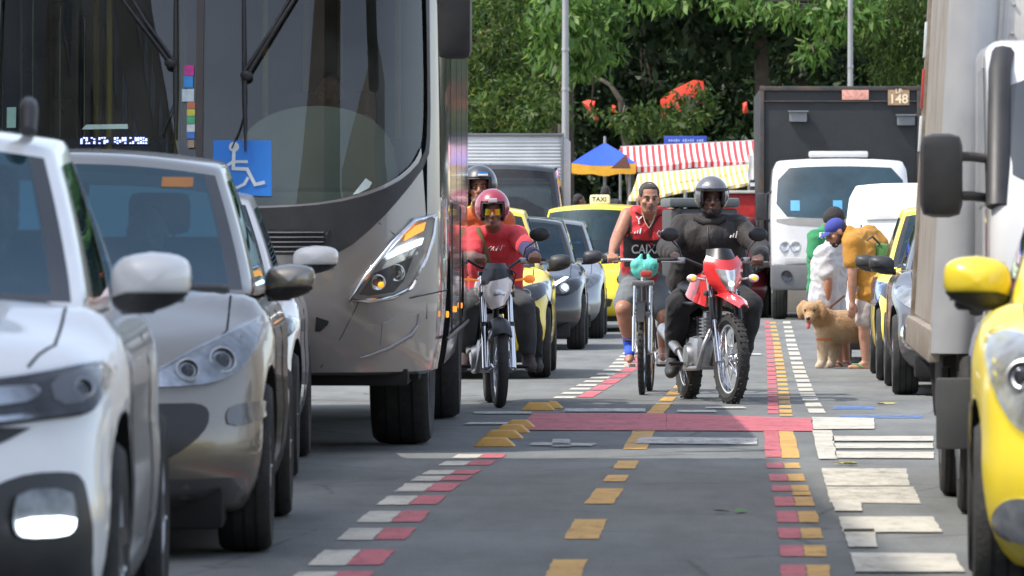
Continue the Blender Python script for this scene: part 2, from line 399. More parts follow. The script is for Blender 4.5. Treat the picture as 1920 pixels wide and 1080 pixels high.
mark('crossing_bar_red', [quad([(968, 808), (1250, 809), (1250, 777), (1000, 776)]), quad([(1250, 809), (1525, 810), (1521, 786), (1250, 777)])], P_red, .0068)
mark('crossing_white', [quad(q) for q in (
    [(1526, 807), (1640, 806), (1640, 786), (1523, 784)], [(1536, 863), (1571, 863), (1560, 809), (1523, 809)], [(1562, 829), (1750, 829), (1750, 820), (1560, 820)],
    [(1566, 843), (1750, 843), (1750, 834), (1562, 834)], [(1568, 861), (1752, 862), (1752, 850), (1566, 849)],
    [(1617, 961), (1565, 961), (1560, 944), (1614, 944)], [(1580, 1001), (1767, 1001), (1750, 972), (1573, 972)], [(1590, 1029), (1645, 1029), (1640, 995), (1582, 995)],
    [(1604, 1076), (1808, 1076), (1790, 1042), (1594, 1040)])], P_white, .0082)
mark('crossing_white_worn', [quad(q) for q in ([(1548, 912), (1706, 912), (1700, 880), (1540, 879)], [(1556, 943), (1728, 946), (1712, 914), (1550, 914)])], paint('paint_white_crossing', (.53, .49, .40), .50))
mark('faded_lines', [quad(q) for q in ([(890, 778), (996, 778), (998, 774), (888, 774)], [(1055, 774), (1210, 774), (1210, 768), (1060, 768)], [(1270, 775), (1345, 775), (1340, 771), (1270, 771)], [(1320, 768), (1400, 768), (1395, 765), (1325, 765)],
    [(1035, 840), (1071, 840), (1068, 826), (1036, 826)], [(992, 837), (1110, 839), (1120, 834), (1000, 832)], [(1190, 834), (1420, 836), (1420, 824), (1200, 822)], [(870, 798), (960, 798), (960, 794), (880, 794)], [(1310, 652), (1380, 652), (1376, 648), (1312, 648)], [(1395, 667), (1428, 667), (1426, 664), (1398, 664)])], P_white2, .0095)
mark('blue_lines', [quad(q) for q in ([(1575, 785), (1730, 785), (1730, 779), (1575, 779)], [(1560, 768), (1640, 768), (1640, 762), (1570, 762)])], P_blue)
mark('far_red_band', [quad([(1405, 590), (1445, 590), (1440, 572), (1400, 572)])], P_red)
# fallen leaves
def litter(name, label, px, py, m, n=5):
    mb = MB(); Y = gd(py); X = gx(px, Y)
    for i in range(n):
        a = rnd(0, 6.3); c = V((X + rnd(-.05, .05), Y + rnd(-.06, .06), .012)); u = V((math.cos(a), math.sin(a), .1)) * .05; w = V((-math.sin(a), math.cos(a), .15)) * .025
        mb.add([c - u, c + w, c + u, c - w], [[0, 1, 2, 3]])
    tag(mb.build(name, m, sharp=0), label, 'leaf litter')
random.seed(5)
M_leafy = mat('leaf_yellow', (.42, .36, .08), .7)
litter('leaf_scrap', 'yellow leaf scrap lying on the crossing beside the large white block', 1583, 873, M_leafy)
litter('leaf_scrap', 'green leaf blade lying flat in the shaded middle of the bike lane', 1373, 962, mat('leaf_green', (.08, .20, .05), .7), 3)
litter('leaf_scrap', 'pale leaf crumbs on the grey asphalt in front of the dark parked car', 1660, 759, M_leafy, 9)

# yellow lane separators (raised blocks)
M_sep = mat('separator_yellow', (.60, .32, .055), .55, dirt=.6, dirtcol=(.16, .10, .04), dscale=9)
def separator(x0, x1, yb, h, label):
    Yb = gd(yb); w = (x1 - x0) / FPX * Yb; mb = MB(); d = .17
    def fn(a, b): return None
    xs = (-w / 2, -w / 2 + .05, w / 2 - .055, w / 2)
    pts = [(xs[0], 0, 0), (xs[3], 0, 0), (xs[3], d, 0), (xs[0], d, 0), (xs[1], .035, h), (xs[2], .035, h), (xs[2], d - .03, h), (xs[1], d - .03, h)]
    mb.add(pts, [[0, 1, 5, 4], [1, 2, 6, 5], [2, 3, 7, 6], [3, 0, 4, 7], [4, 5, 6, 7], [3, 2, 1, 0]])
    me = bake(mb.mesh('s'), [('BEVEL', dict(width=.011, segments=2))])
    o = link('lane_separator', me, M_sep, None, 35, ((x0 + x1) / 2 / FPX * Yb - 960 / FPX * Yb, Yb, 0)); o.rotation_euler = (0, 0, -R(3))
    tag(o, label, 'lane separator', 'yellow raised blocks between bus lane and bike lane')
separator(886, 966, 838, .05, 'nearest raised yellow block in the row of four beside the bus wheel')
separator(903, 981, 823, .05, 'second nearest raised yellow block of the row of four by the bus')
separator(925, 993, 812, .05, 'third raised yellow block of the row of four by the bus')
separator(942, 1004, 803, .05, 'farthest raised yellow block of the row of four by the bus, at the red bar')
separator(976, 1040, 770, .055, 'raised yellow block beyond the red bar near the left motorcycle wheel')
separator(1015, 1056, 766, .05, 'small raised yellow block tucked behind another beyond the red bar')

# ------------------------------------------------------------------ buildings beside the street (left of the frame; they cast the shade)
M_wall1 = mat('plaster_cream', (.46, .42, .35), .9, dirt=.35, dscale=.8, bump=.15); M_wall2 = mat('plaster_grey', (.36, .36, .37), .9, dirt=.4, dscale=.8, bump=.15)
M_pane = mat('shop_glass', (.03, .04, .05), .06, spec=.8); M_frame = mat('frame_alu', (.45, .45, .46), .4, metal=.7)
def building(label, x0, x1, y0, y1, h, m, floors):
    t = thing('street_building', label, 'building', (0, 0, 0))
    mb = MB(); mb.box(((x0 + x1) / 2, (y0 + y1) / 2, h / 2), (x1 - x0, y1 - y0, h)); mb.build('wall', m, t)
    mb = MB(); mb.box(((x0 + x1) / 2, (y0 + y1) / 2, h + .0), (x1 - x0 + .02, y1 - y0 + .02, .35)); mb.build('cornice', M_conc, t)
    n = max(1, int((y1 - y0) / 3.0)); fh = (h - 3.6) / floors
    fm = pm = None
    for i in range(n):
        yc = y0 + (i + .5) * (y1 - y0) / n
        for k in range(floors):
            zc = 3.9 + fh * (k + .45)
            if fm is None:
                a = MB(); W, H = 1.5, 1.5
                for s in (-1, 1): a.box((0, s * W / 2, 0), (.1, .08, H + .08)); a.box((0, 0, s * H / 2), (.1, W, .08))
                a.box((0, 0, 0), (.08, .06, H)); fm = a.mesh('f'); b = MB(); b.box((0, 0, 0), (.04, W - .08, H - .08)); pm = b.mesh('p')
            o = link('window', fm, M_frame, t, 35, (x1 + .03, yc, zc)); link('pane', pm, M_pane, o, 35)
        mb = MB(); mb.box((x1 + .02, yc, 1.45), (.06, min(2.2, (y1 - y0) / n - .4), 2.7)); mb.build('shutter', mat('roller_shutter', (.30, .32, .34), .5, metal=.5, dirt=.4), t)
    return t
building('cream plastered block of shops along the left pavement, nearest the camera', -12.5, -7.2, -45, 25.35, 14.3, M_wall1, 3)
building('narrow grey plastered building past the alley on the left pavement', -12.5, -7.2, 27.0, 33.0, 14.1, M_wall2, 3)

# ------------------------------------------------------------------ trees
def leafmat(name, stops, transl=.35):
    m = bpy.data.materials.new(name); m.use_nodes = True; nt = m.node_tree; n = nt.nodes; L = nt.links.new; b = n['Principled BSDF']; out = n['Material Output']
    g = n.new('ShaderNodeNewGeometry'); r = ramp(nt, g.outputs['Random Per Island'], stops)
    L(r.outputs[0], b.inputs['Base Color']); b.inputs['Roughness'].default_value = .5; b.inputs['Specular IOR Level'].default_value = .3
    tl = n.new('ShaderNodeBsdfTranslucent'); hs = n.new('ShaderNodeHueSaturation'); hs.inputs['Value'].default_value = 1.5; hs.inputs['Saturation'].default_value = 1.1
    L(r.outputs[0], hs.inputs['Color']); L(hs.outputs[0], tl.inputs[0])
    mx = n.new('ShaderNodeMixShader'); mx.inputs[0].default_value = transl; L(b.outputs[0], mx.inputs[1]); L(tl.outputs[0], mx.inputs[2]); L(mx.outputs[0], out.inputs[0]); return m
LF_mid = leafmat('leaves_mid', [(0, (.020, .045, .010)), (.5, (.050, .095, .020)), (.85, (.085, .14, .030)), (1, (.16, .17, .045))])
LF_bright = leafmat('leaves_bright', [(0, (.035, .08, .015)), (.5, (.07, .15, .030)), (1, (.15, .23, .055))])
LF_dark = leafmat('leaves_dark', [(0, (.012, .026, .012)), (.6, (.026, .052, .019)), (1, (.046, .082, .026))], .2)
M_bark = mat('bark', (.075, .060, .045), .95, bump=.8, bscale=18, bstretch=(1, 1, .25), var=.3)
import numpy as np
def leaves_mesh(name, clusters, size, per, spread, droop=.5, seed=1, aspect=.36):
    """clusters: array of tips; per leaves round each tip; each leaf a folded four-sided blade"""
    g = np.random.default_rng(seed); C = np.repeat(np.asarray(clusters, float), per, axis=0); N = len(C)
    P = C + g.normal(0, spread, (N, 3)) * np.array([1, 1, .8])
    d = g.normal(0, 1, (N, 3)); d[:, 2] -= droop * 2; d /= np.linalg.norm(d, axis=1)[:, None]
    w = np.cross(d, g.normal(0, 1, (N, 3)) + np.array([0, 0, .6])); w /= np.linalg.norm(w, axis=1)[:, None]
    nrm = np.cross(d, w); L = size * g.uniform(.6, 1.25, N)[:, None]
    a = P; b = P + d * L * .45 + w * L * aspect * .5 + nrm * L * .07; c = P + d * L - nrm * L * .12; e = P + d * L * .45 - w * L * aspect * .5 + nrm * L * .07
    vs = np.stack([a, b, c, e], 1).reshape(-1, 3); me = bpy.data.meshes.new(name)
    me.vertices.add(len(vs)); me.vertices.foreach_set('co', vs.ravel())
    me.loops.add(4 * N); me.loops.foreach_set('vertex_index', np.arange(4 * N)); me.polygons.add(N)
    me.polygons.foreach_set('loop_start', np.arange(0, 4 * N, 4)); me.polygons.foreach_set('loop_total', np.full(N, 4)); me.update(calc_edges=True); return me
def blob_tips(blobs, seed):
    g = np.random.default_rng(seed); out = []
    for (c, r, n) in blobs:
        q = g.normal(0, 1, (n, 3)); q /= np.linalg.norm(q, axis=1)[:, None]; q *= g.uniform(.35, 1., (n, 1)) ** .5
        q *= 1 + .25 * np.sin(q[:, :1] * 5 + seed) * np.cos(q[:, 2:] * 4)
        out.append(np.array(c) + q * np.array(r))
    return np.concatenate(out)
def tree(label, loc, trunk, limbs, blobs, lm, size=.2, per=11, spread=.16, droop=.5, seed=1, group=None, name='tree', trunk_r=.22):
    """trunk and limbs are lists of local points; crown is leaf sprays through the blobs"""
    t = thing(name, label, 'tree', loc, group=group); mb = MB()
    mb.tube(trunk, [lerp(trunk_r, trunk_r * .6, i / (len(trunk) - 1)) for i in range(len(trunk))], 10)
    tips = blob_tips(blobs, seed)
    for l in limbs: mb.tube(l, [lerp(trunk_r * .5, .03, i / (len(l) - 1)) for i in range(len(l))], 7)
    kk = min(1., trunk_r / .22) ** 1.6
    for i, (c, r, n) in enumerate(blobs):
        p = V(trunk[-1]) if not limbs else min((V(l_) for l in limbs + [trunk] for l_ in l), key=lambda q: (q - V(c)).length)
        q = V(c); mid = p.lerp(q, .5) + V((rnd(-.2, .2), rnd(-.2, .2), rnd(0, .25))); mb.tube([p, mid, q], [.07 * kk, .05 * kk, .02 * kk], 6)
        for k in range(5):
            e = V(tips[sum(b[2] for b in blobs[:i]) + k % n]); mb.tube([q.lerp(mid, .3), q.lerp(e, .5) + V((0, 0, .1)), e], [.03 * kk, .02 * kk, .008 * kk], 5)
    mb.build('trunk', M_bark, t, 60)
    link('crown', leaves_mesh('crown', tips, size, per, spread, droop, seed), lm, t, 0)
    return t
def TP(px, py, Y): return (gx(px, Y), Y, gz(py, Y))
def local(loc, pts): return [(p[0] - loc[0], p[1] - loc[1], p[2] - loc[2]) for p in pts]
random.seed(11)
# back row: big dark trees standing close together behind the market
for i, (x, y, h, label) in enumerate(((-5.5, 138, 15, 'tall dark tree at the far left of the wood behind the bus'), (-.5, 135, 14, 'tall dark tree behind the white box van roof and the bright leafy tree'),
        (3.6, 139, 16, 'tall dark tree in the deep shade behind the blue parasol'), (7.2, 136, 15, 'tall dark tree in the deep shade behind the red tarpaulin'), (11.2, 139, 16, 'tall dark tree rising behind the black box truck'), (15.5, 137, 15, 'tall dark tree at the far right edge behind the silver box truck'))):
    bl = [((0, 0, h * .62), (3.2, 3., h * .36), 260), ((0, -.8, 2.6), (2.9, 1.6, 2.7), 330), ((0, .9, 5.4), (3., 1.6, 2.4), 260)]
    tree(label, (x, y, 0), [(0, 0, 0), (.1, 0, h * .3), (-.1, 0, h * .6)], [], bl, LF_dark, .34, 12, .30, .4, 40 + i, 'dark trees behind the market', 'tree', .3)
# front row: canopies that reach out over the street (mostly above the frame) and the sunlit sprays in it
def spray_tree(label, base, fork, blobs, lm, **k):
    b = [(tuple(np.array(c) - np.array(base)), r, n) for c, r, n in blobs]; f = V(fork) - V(base)
    return tree(label, base, [(0, 0, 0), (f.x * .4, f.y * .4, f.z * .5), tuple(f)], k.pop('limbs', []), b, lm, **k)
def canopy(label, x, y, h, seed):  # extra trees added so their high crowns shade the back row
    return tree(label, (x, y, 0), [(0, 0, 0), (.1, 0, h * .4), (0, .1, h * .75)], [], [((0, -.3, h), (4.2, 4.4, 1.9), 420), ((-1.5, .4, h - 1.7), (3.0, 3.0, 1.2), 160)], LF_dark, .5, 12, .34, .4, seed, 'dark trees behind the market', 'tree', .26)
canopy('dark spreading tree added for its shade, bare trunk left of the slanting trunk', .9, 128, 8.9, 71)
canopy('dark spreading tree added for its shade, bare trunk behind the striped awning', 6.0, 129, 8.8, 72)
canopy('dark spreading tree added for its shade, trunk hidden by the black box truck', 10.6, 128, 9.1, 73)
gw = np.random.default_rng(5); wt_ = np.stack([gw.uniform(-14, 24, 3200), gw.uniform(144, 151, 3200), gw.uniform(.2, 13, 3200)], 1)
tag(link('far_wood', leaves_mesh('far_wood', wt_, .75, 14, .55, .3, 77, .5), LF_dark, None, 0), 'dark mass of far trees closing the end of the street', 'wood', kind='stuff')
tree_l = spray_tree('broad tree with sunlit mid green leaves left of the lamp post', (-1.6, 112, 0), (-1.4, 112, 4.0),
    [(TP(905, 60, 108), (.75, 1.2, 1.1), 120), (TP(960, 190, 107), (.85, 1.1, .55), 150), (TP(1010, 130, 109), (.55, .9, .75), 95), (TP(935, 120, 108), (.9, 1.2, .8), 110), (TP(1015, 215, 106), (.5, .6, .3), 50), (TP(985, 30, 110), (.8, 1., .7), 80), (TP(880, 190, 108), (.6, 1, .6), 70), ((-1.2, 111, 8.4), (3., 3., 2.2), 240)], LF_mid, size=.17, per=12, spread=.15, droop=.35, seed=3)
tree_m = spray_tree('mango tree with long drooping leaves hanging above the blue parasol', (1.18, 119, 0), (1.2, 116, 7.2),
    [(TP(1080, 45, 102), (.55, .6, .75), 62), (TP(1120, 20, 103), (.5, .6, .45), 44), (TP(1035, 55, 101), (.38, .5, .6), 40), (TP(1085, 110, 102), (.32, .4, .28), 22), (TP(1130, 85, 103), (.25, .4, .25), 12), ((3.2, 112, 9.7), (3.2, 6., 1.9), 330), ((5.6, 116, 9.6), (2.6, 5, 2.), 220)], LF_bright, size=.25, per=11, spread=.17, droop=.75, seed=8)
tree_r = spray_tree('high tree with bright hanging leaf sprays above the black box truck', (10.2, 121, 0), (9.2, 118, 6.6),
    [(TP(1560, 45, 104), (.36, .5, .26), 24), (TP(1590, 20, 104), (.6, .6, .3), 40), (TP(1480, 20, 105), (.5, .5, .16), 20), (TP(1390, 4, 106), (.5, .5, .14), 18), (TP(1520, 95, 104), (.16, .3, .18), 8), (TP(1250, -6, 106), (.5, .5, .14), 16), ((8.6, 113, 9.7), (3.4, 6, 1.9), 330), ((12, 116, 9), (2.6, 5, 2.2), 220)], LF_bright, size=.25, per=11, spread=.15, droop=.75, seed=13)
tree_f = spray_tree('feathery tree with fine hanging foliage between the black box truck and the silver post', (9.8, 114, 0), (9.2, 112, 5.),
    [(TP(1690, 40, 108), (.75, .8, .8), 210), (TP(1720, 130, 108), (.5, .7, .6), 130), (TP(1650, 60, 109), (.5, .7, .55), 80), (TP(1670, 130, 109), (.35, .6, .35), 40)], LF_mid, size=.11, per=22, spread=.14, droop=.9, seed=17)
b0 = TP(1200, 250, 112); b0 = (b0[0], 112, 0)
tree_s = spray_tree('slanting bare trunk with a low leafy branch above the striped awning', b0, TP(1165, 190, 112),
    [(TP(1165, 225, 108), (.22, .4, .16), 14), (TP(1215, 222, 108), (.32, .4, .22), 26), (TP(1245, 235, 109), (.25, .4, .16), 16), (TP(1280, 225, 110), (.35, .4, .2), 22), (TP(1310, 205, 113), (.26, .3, .34), 34), (TP(1262, 214, 113), (.28, .3, .12), 12), (TP(1268, 180, 114), (.16, .2, .10), 4), (TP(1312, 168, 114), (.12, .2, .12), 4), (TP(1290, 196, 114), (.25, .2, .06), 5), (TP(1108, 206, 114), (.10, .2, .14), 4), (TP(1190, 240, 110), (.2, .3, .1), 8)], LF_mid, size=.2, per=10, spread=.12, droop=.5, seed=21, trunk_r=.13,
    limbs=[local(b0, [TP(1165, 190, 112), TP(1145, 160, 112), TP(1108, 138, 113)]), local(b0, [TP(1178, 225, 112), TP(1210, 216, 110), TP(1250, 222, 111), TP(1290, 214, 112)])])

# red tarpaulins glimpsed behind the leaves
M_tarp = mat('red_tarp', (.75, .06, .025), .6, bump=.3, bscale=5)
def tarp(label, pts, Y):
    mb = MB(); P = [V(TP(x, y, Y)) for x, y in pts]; n = len(P); c = sum(P, V((0, 0, 0))) / n
    c2 = c + V((0, -.12, .0)); vs = [p - c for p in P] + [c2 - c] + [p - c + V((0, .05, -.03)) for p in P]
    fs = [[i, (i + 1) % n, n] for i in range(n)] + [[i, n + 1 + i, n + 1 + (i + 1) % n, (i + 1) % n] for i in range(n)] + [list(range(2 * n, n, -1))]
    mb.add(vs, fs); o = mb.build('tarpaulin', M_tarp, None, 20, c); tag(o, label, 'tarpaulin')
tarp('big pitched red tarpaulin glowing in the sun behind the dark trees', [(1238, 187), (1262, 168), (1300, 150), (1318, 152), (1327, 190), (1328, 222), (1290, 226), (1243, 224)], 117)
tarp('small red cloth scrap showing left of the slanting bare trunk', [(1091, 191), (1104, 187), (1116, 190), (1114, 202), (1123, 222), (1114, 224), (1104, 205)], 119)
tarp('tiny red cloth scrap between the slanting trunk and the big red tarpaulin', [(1148, 196), (1155, 199), (1153, 209), (1147, 207)], 119)
tarp('narrow red cloth scrap beside the top corner of the black box truck', [(1392, 194), (1400, 190), (1402, 208), (1394, 211)], 119)
# ------------------------------------------------------------------ vehicle materials
def carpaint(name, col, metal=0., rough=.35, flake=0.):
    return mat(name, col, rough, metal, coat=.6 if 'yellow' in name else .9, var=.04, scale=3., dirt=.10, dirtcol=(.20, .17, .13), dscale=2.5)
C_white = carpaint('paint_car_white', (.80, .79, .77)); C_silver = carpaint('paint_car_silver', (.27, .245, .205), .75, .36)
C_yellow = carpaint('paint_taxi_yellow', (.80, .62, .03)); C_dark = carpaint('paint_car_dark', (.010, .011, .014), .0, .3)
C_grey = carpaint('paint_car_grey', (.34, .35, .36), .7, .32); C_maroon = carpaint('paint_car_maroon', (.22, .02, .03), .2); C_gun = carpaint('paint_car_gunmetal', (.12, .12, .125), .5, .4)
C_busgrey = carpaint('paint_bus_silver', (.285, .265, .255), .6, .38)
M_blk = mat('black_plastic', (.022, .022, .024), .5, dirt=.25, dirtcol=(.10, .09, .08)); M_rub = mat('tyre_rubber', (.022, .022, .022), .85, dirt=.5, dirtcol=(.075, .068, .06), dscale=8, bump=.3, bscale=60)
M_well = mat('wheel_well', (.012, .012, .012), .95); M_alloy = mat('alloy', (.42, .42, .43), .35, metal=.9, dirt=.3); M_chrome = mat('chrome', (.72, .72, .73), .1, metal=1.)
M_refl = mat('lamp_reflector', (.62, .63, .65), .32, metal=.9, var=.35, scale=14.); M_lampdark = mat('lamp_dark', (.06, .06, .07), .12, metal=.5, var=.5, scale=12.)
G_car = glass('car_glass', (.26, .52, .60), 1.62, .01, .035, (.62, .88, 1.)); G_side = glass('bus_side_glass', (.12, .14, .14), 1.5, .10, .10); G_dark = glass('car_glass_dark', (.16, .20, .21), 1.5, .01, .04); G_lens = glass('lamp_lens', (.92, .94, .95), 1.45, .02, .05); G_bus = glass('bus_glass', (.72, .80, .71), 1.62, .012, .06)
M_int = mat('car_interior', (.045, .047, .05), .8); M_seat = mat('car_seat', (.055, .055, .06), .9, bump=.2); M_frit = mat('glass_edge_black', (.012, .012, .013), .3)
M_amber = glow('amber_lamp', (1., .33, .02), .7); M_drl = glow('day_running_lamp', (.80, .90, 1.), 2.2); M_redglint = glow('red_glint', (1., .05, .03), 1.2); M_hl = glow('headlamp_lit', (.85, .93, 1.), 2.2)
M_blue = mat('taxi_blue_stripe', (.03, .10, .30), .3, coat=1.)
M_mirror = mat('mirror_face', (.6, .65, .7), .03, metal=1., var=.02)

def make_wheel(r=.31, w=.195, dark=False):
    t = MB(); h = w / 2
    t.lathe([(r * .66, -h * .82), (r * .80, -h), (r * .93, -h * .98), (r * .985, -h * .80), (r, -h * .35), (r, h * .35), (r * .985, h * .80), (r * .93, h * .98), (r * .80, h), (r * .66, h * .82)], axis=(1, 0, 0), n=40)
    m = MB(); m.lathe([(r * .67, -h * .8), (r * .63, -h * .5), (r * .60, h * .3), (r * .2, h * .2), (.001, h * .25)], axis=(1, 0, 0), n=28)
    m.lathe([(r * .67, h * .8), (r * .63, h * .5), (r * .6, 0)], axis=(1, 0, 0), n=28)
    for k in range(5):
        a = 2 * math.pi * k / 5; p = V((h * .45, 0, 0)); q = V((h * .6, math.cos(a) * r * .62, math.sin(a) * r * .62)); m.tube([p, p.lerp(q, .5) + V((.01, 0, 0)), q], [r * .16, r * .11, r * .10], 6, flat=.5)
    m.ball((h * .4, 0, 0), (.03, r * .18, r * .18))
    # tread grooves
    for x in (-.45, 0., .45): t.lathe([(r * 1.003, h * x - .006), (r * 1.003, h * x + .006)], axis=(1, 0, 0), n=40, mi=1)
    return t.mesh('tyre'), m.mesh('rim')
WHEELS = {}
def put_wheel(t, x, y, r=.31, w=.195, side=1, steer=0., rimmat=None):
    k = (r, w)
    if k not in WHEELS:
        WHEELS[k] = make_wheel(r, w)
    ty, ri = WHEELS[k]
    o = link('wheel', ty, [M_rub, M_well], t, 40, (x, y, r)); o.rotation_euler = (0, 0, steer + (0 if side > 0 else math.pi))
    link('rim', ri.copy() if rimmat else ri, rimmat or M_alloy, o, 40); return o
def mirror(t, side, hw, y, z, capm, w=.20, h=.14, d=.15, out=.14, low=M_blk):
    """door mirror: painted cap over a black foot, mirror face towards the rear"""
    cx = side * (hw + out - w / 2); mb = MB()
    def shell(a, b):
        th = 2 * math.pi * a; p = math.pi * b; e = .62
        sg = lambda v, q: math.copysign(abs(v) ** q, v)
        X = sg(math.cos(th), e) * math.sin(p); Z = sg(math.sin(th), e) * math.sin(p); Yy = -math.cos(p)
        taper = 1 - .22 * (X * side > 0) * abs(X)
        return V((cx + X * w / 2, y + Yy * d / 2 * (1 if Yy < 0 else .35), z + Z * h / 2 * taper + .012 * (X * side)))
    mb.sheet(shell, 24, 12); o = mb.build('mirror', capm, t, 60)
    lo = MB(); lo.sheet(lambda a, b: V((shell(lerp(.53, .97, a), b).x, shell(lerp(.53, .97, a), b).y - .004 - .01 * math.sin(b * math.pi), min(shell(lerp(.53, .97, a), b).z, z - h * .16) - .005)), 14, 10)
    lo.tube([(side * (hw - .06), y + .03, z - h * .42), (side * (hw + .02), y + .02, z - h * .42), (cx, y, z - h * .34)], [.035, .03, .035], 8, flat=.7); lo.build('mirror_foot', low, o, 60)
    fc = MB(); fc.box((cx, y + d * .155, z), (w * .82, .012, h * .74), bev=.005); fc.build('mirror_glass', M_mirror, o)
    return o
def car(name, label, cat, X, Y, yaw, paint, group=None, L=4.0, hw=.86, T=None, zs=.19, cowl=1.05, belt=.93, roof=1.48, gw0=.74, gw1=.58, yt0=1.75, yt1=3.05, yc1=3.75, pr=.42, fas=None,
        gl=None, wr=.31, axf=.82, wb=2.5, arch=.36, sidecl=None, steer=0., inside=True, plan=None, wcurve=.24, crown=.07, frameside=None, sec=None, rakes=.05, blackb=False):
    t = thing(name, label, cat, (X, Y, 0), yaw, group)
    T = T or [(0, .70), (.15, .76), (.5, .86), (cowl, .98), (cowl + .6, .96), (L - .5, .98), (L, .86)]
    fas = fas or [(0, .16), (.12, .05), (.3, .0), (.5, .0), (.66, .05), (.85, .13), (1, .24)]
    plan = plan or [(0, .94), (.06, .975), (.16, 1.), (.3, .985), (.8, .985), (.93, .95), (1, .88)]
    sec = sec or [(0, .93), (.2, .985), (.45, 1.), (.62, .985), (.8, .995), (.93, .965), (1, .90)]
    def fn(u, v, w):
        yf = interp(fas, w) + pr * abs(u) ** 3.2; yr = L - .08 * (1 - w) - .16 * max(0, w - .5) - .28 * abs(u) ** 4
        y = yf + (yr - yf) * v; top = interp(T, y) - crown * abs(u) ** 2.6 * (1.2 if y < cowl else .5)
        b = zs + .05 * max(0, 1 - y / .5) + .06 * max(0, (y - L + .5) / .5)
        return (u * hw * interp(plan, v) * interp(sec, w), y, b + (top - b) * w)
    us = [-1, -.96, -.9] + lin(-.82, .82, 16) + [.9, .96, 1]; vs = lin(0, .34, 18)[:-1] + lin(.34, 1, 20); ws = lin(0, 1, 14)
    P, F, tg = boxgrid(us, vs, ws, fn, 3, .5)
    mb = MB(); mb.add(P, F); me = mb.mesh('body'); bv = bvh_of(me)
    cut = MB()
    for s in (-1, 1):
        for yy in (axf, axf + wb): cut.lathe([(arch, -.17), (arch, .17)], (s * (hw - .08), yy, wr + .02), (1, 0, 0), 32, caps=True)
    cm = cut.mesh('c'); me.materials.append(paint); cm.materials.append(M_well); me = boolean(me, cm)
    body = link('body', me, [], t, 38)
    # dark underside between the wheels
    un = MB(); un.box((0, L * .5, zs + .03), (hw * 1.6, L * .86, .16), bev=.03); un.build('underbody', M_well, body)
    # greenhouse
    z0 = belt
    def fg(u, v, w):
        ww = w; yf = lerp(cowl, yt0, ww ** .94) + wcurve * abs(u) ** 2.4 * (1 - .3 * ww); yr = lerp(yc1, yt1, ww) - .18 * abs(u) ** 3
        y = yf + (yr - yf) * v; half = lerp(gw0, gw1, ww ** 1.25) * (1 - .05 * abs(v - .42)); top = roof - .055 * abs(u) ** 2.2 - .05 * abs(v - .45) ** 1.5 * 2
        base = max(z0, min(interp(T, y) - .03, z0 + .12)) if v < .5 else z0
        return (u * half, y, base + (top - base) * w)
    uA, uB = .905, .955
    us = [-1, -uB, -uA] + lin(-uA, uA, 12)[1:-1] + [uA, uB, 1]; vs = [0, .035, .07, .13, .2, .28, .36, .42, .455, .5, .58, .66, .74, .80, .86, .93, 1]; ws = [0, .03, .07] + lin(.07, .88, 9)[1:] + [.93, .97, 1]
    P, F, tg = boxgrid(us, vs, ws, fg, 2, .45)
    fr, wsn, rw, rub = MB(), MB(), MB(), MB(); sws = {(a, b): MB() for a in ('left', 'right') for b in (0, 1)}
    for q_ in [fr, wsn, rw, rub] + list(sws.values()): q_.v = [tuple(p) for p in P]
    for f, (sd_, cu, cv, cw) in zip(F, tg):
        k = fr
        if sd_ == 'front':
            if abs(cu) < uA and .07 < cw < .93: k = wsn
            elif abs(cu) < uB and .03 < cw < .93: k = rub
        elif sd_ in ('left', 'right') and .07 < cw < .88:
            if .13 < cv < .42 or .455 < cv < .74: k = sws[(sd_, int(cv > .44))]
            elif .07 < cv < .13 or .42 < cv < .455: k = rub
            elif .74 < cv < .9: k = fr
        elif sd_ == 'rear' and abs(cu) < uA and .2 < cw < .88: k = rw
        elif sd_ == 'bottom': continue
        k.f.append(f); k.m.append(0)
    def clean(mb, nm, m, par, sol=0.):
        if not mb.f: return None
        ids = sorted({i for f in mb.f for i in f}); mp = {a: b for b, a in enumerate(ids)}; q = MB(); q.add([mb.v[i] for i in ids], [[mp[i] for i in f] for f in mb.f])
        e = q.mesh(nm)
        if sol: e = bake(e, [('SOLIDIFY', dict(thickness=sol, offset=-1))])
        return link(nm, e, m, par, 40)
    cab = clean(fr, 'cabin', frameside or paint, t, .035); [clean(r_, 'window_seal', M_frit, cab, .012) for r_ in islands(rub)]
    glm = gl or G_car
    clean(wsn, 'windscreen', glm, t); [clean(q_, 'side_window', glm, t) for q_ in sws.values()]; clean(rw, 'rear_window', glm, t)
    if inside:
        d = MB(); d.box((0, cowl + .42, belt + .01), (gw0 * 1.75, .62, .10), bev=.04); d.box((.36, cowl + .62, belt + .07), (.40, .22, .09), bev=.03); d.build('dashboard', M_int, t)
        st = MB(); st.lathe([(.185, -.012), (.2, 0), (.185, .012), (.17, 0)], (.36, cowl + .90, belt + .02), (0, -.9, .42), 24, closed=True); st.build('steering_wheel', M_blk, t)
        for s in (-1, 1):
            m = MB(); m.box((s * .36, cowl + 1.45, belt - .02), (.46, .16, .50), rot=(-.22, 0, 0), bev=.06); m.box((s * .36, cowl + 1.55, belt + .34), (.25, .09, .17), rot=(-.2, 0, 0), bev=.04); m.tube([(s * .36 - .06, cowl + 1.5, belt + .2), (s * .36 - .06, cowl + 1.54, belt + .3)], .008); m.tube([(s * .36 + .06, cowl + 1.5, belt + .2), (s * .36 + .06, cowl + 1.54, belt + .3)], .008); m.build('seat', M_seat, t)
        m = MB(); m.box((0, cowl + 2.15, belt + .0), (gw0 * 1.6, .16, .5), rot=(-.3, 0, 0), bev=.06); m.build('rear_seat', M_seat, t)
        m = MB(); m.box((0, yt0 + .12, roof - .17), (.20, .03, .06), bev=.02); m.build('rear_view_mirror', M_blk, t)
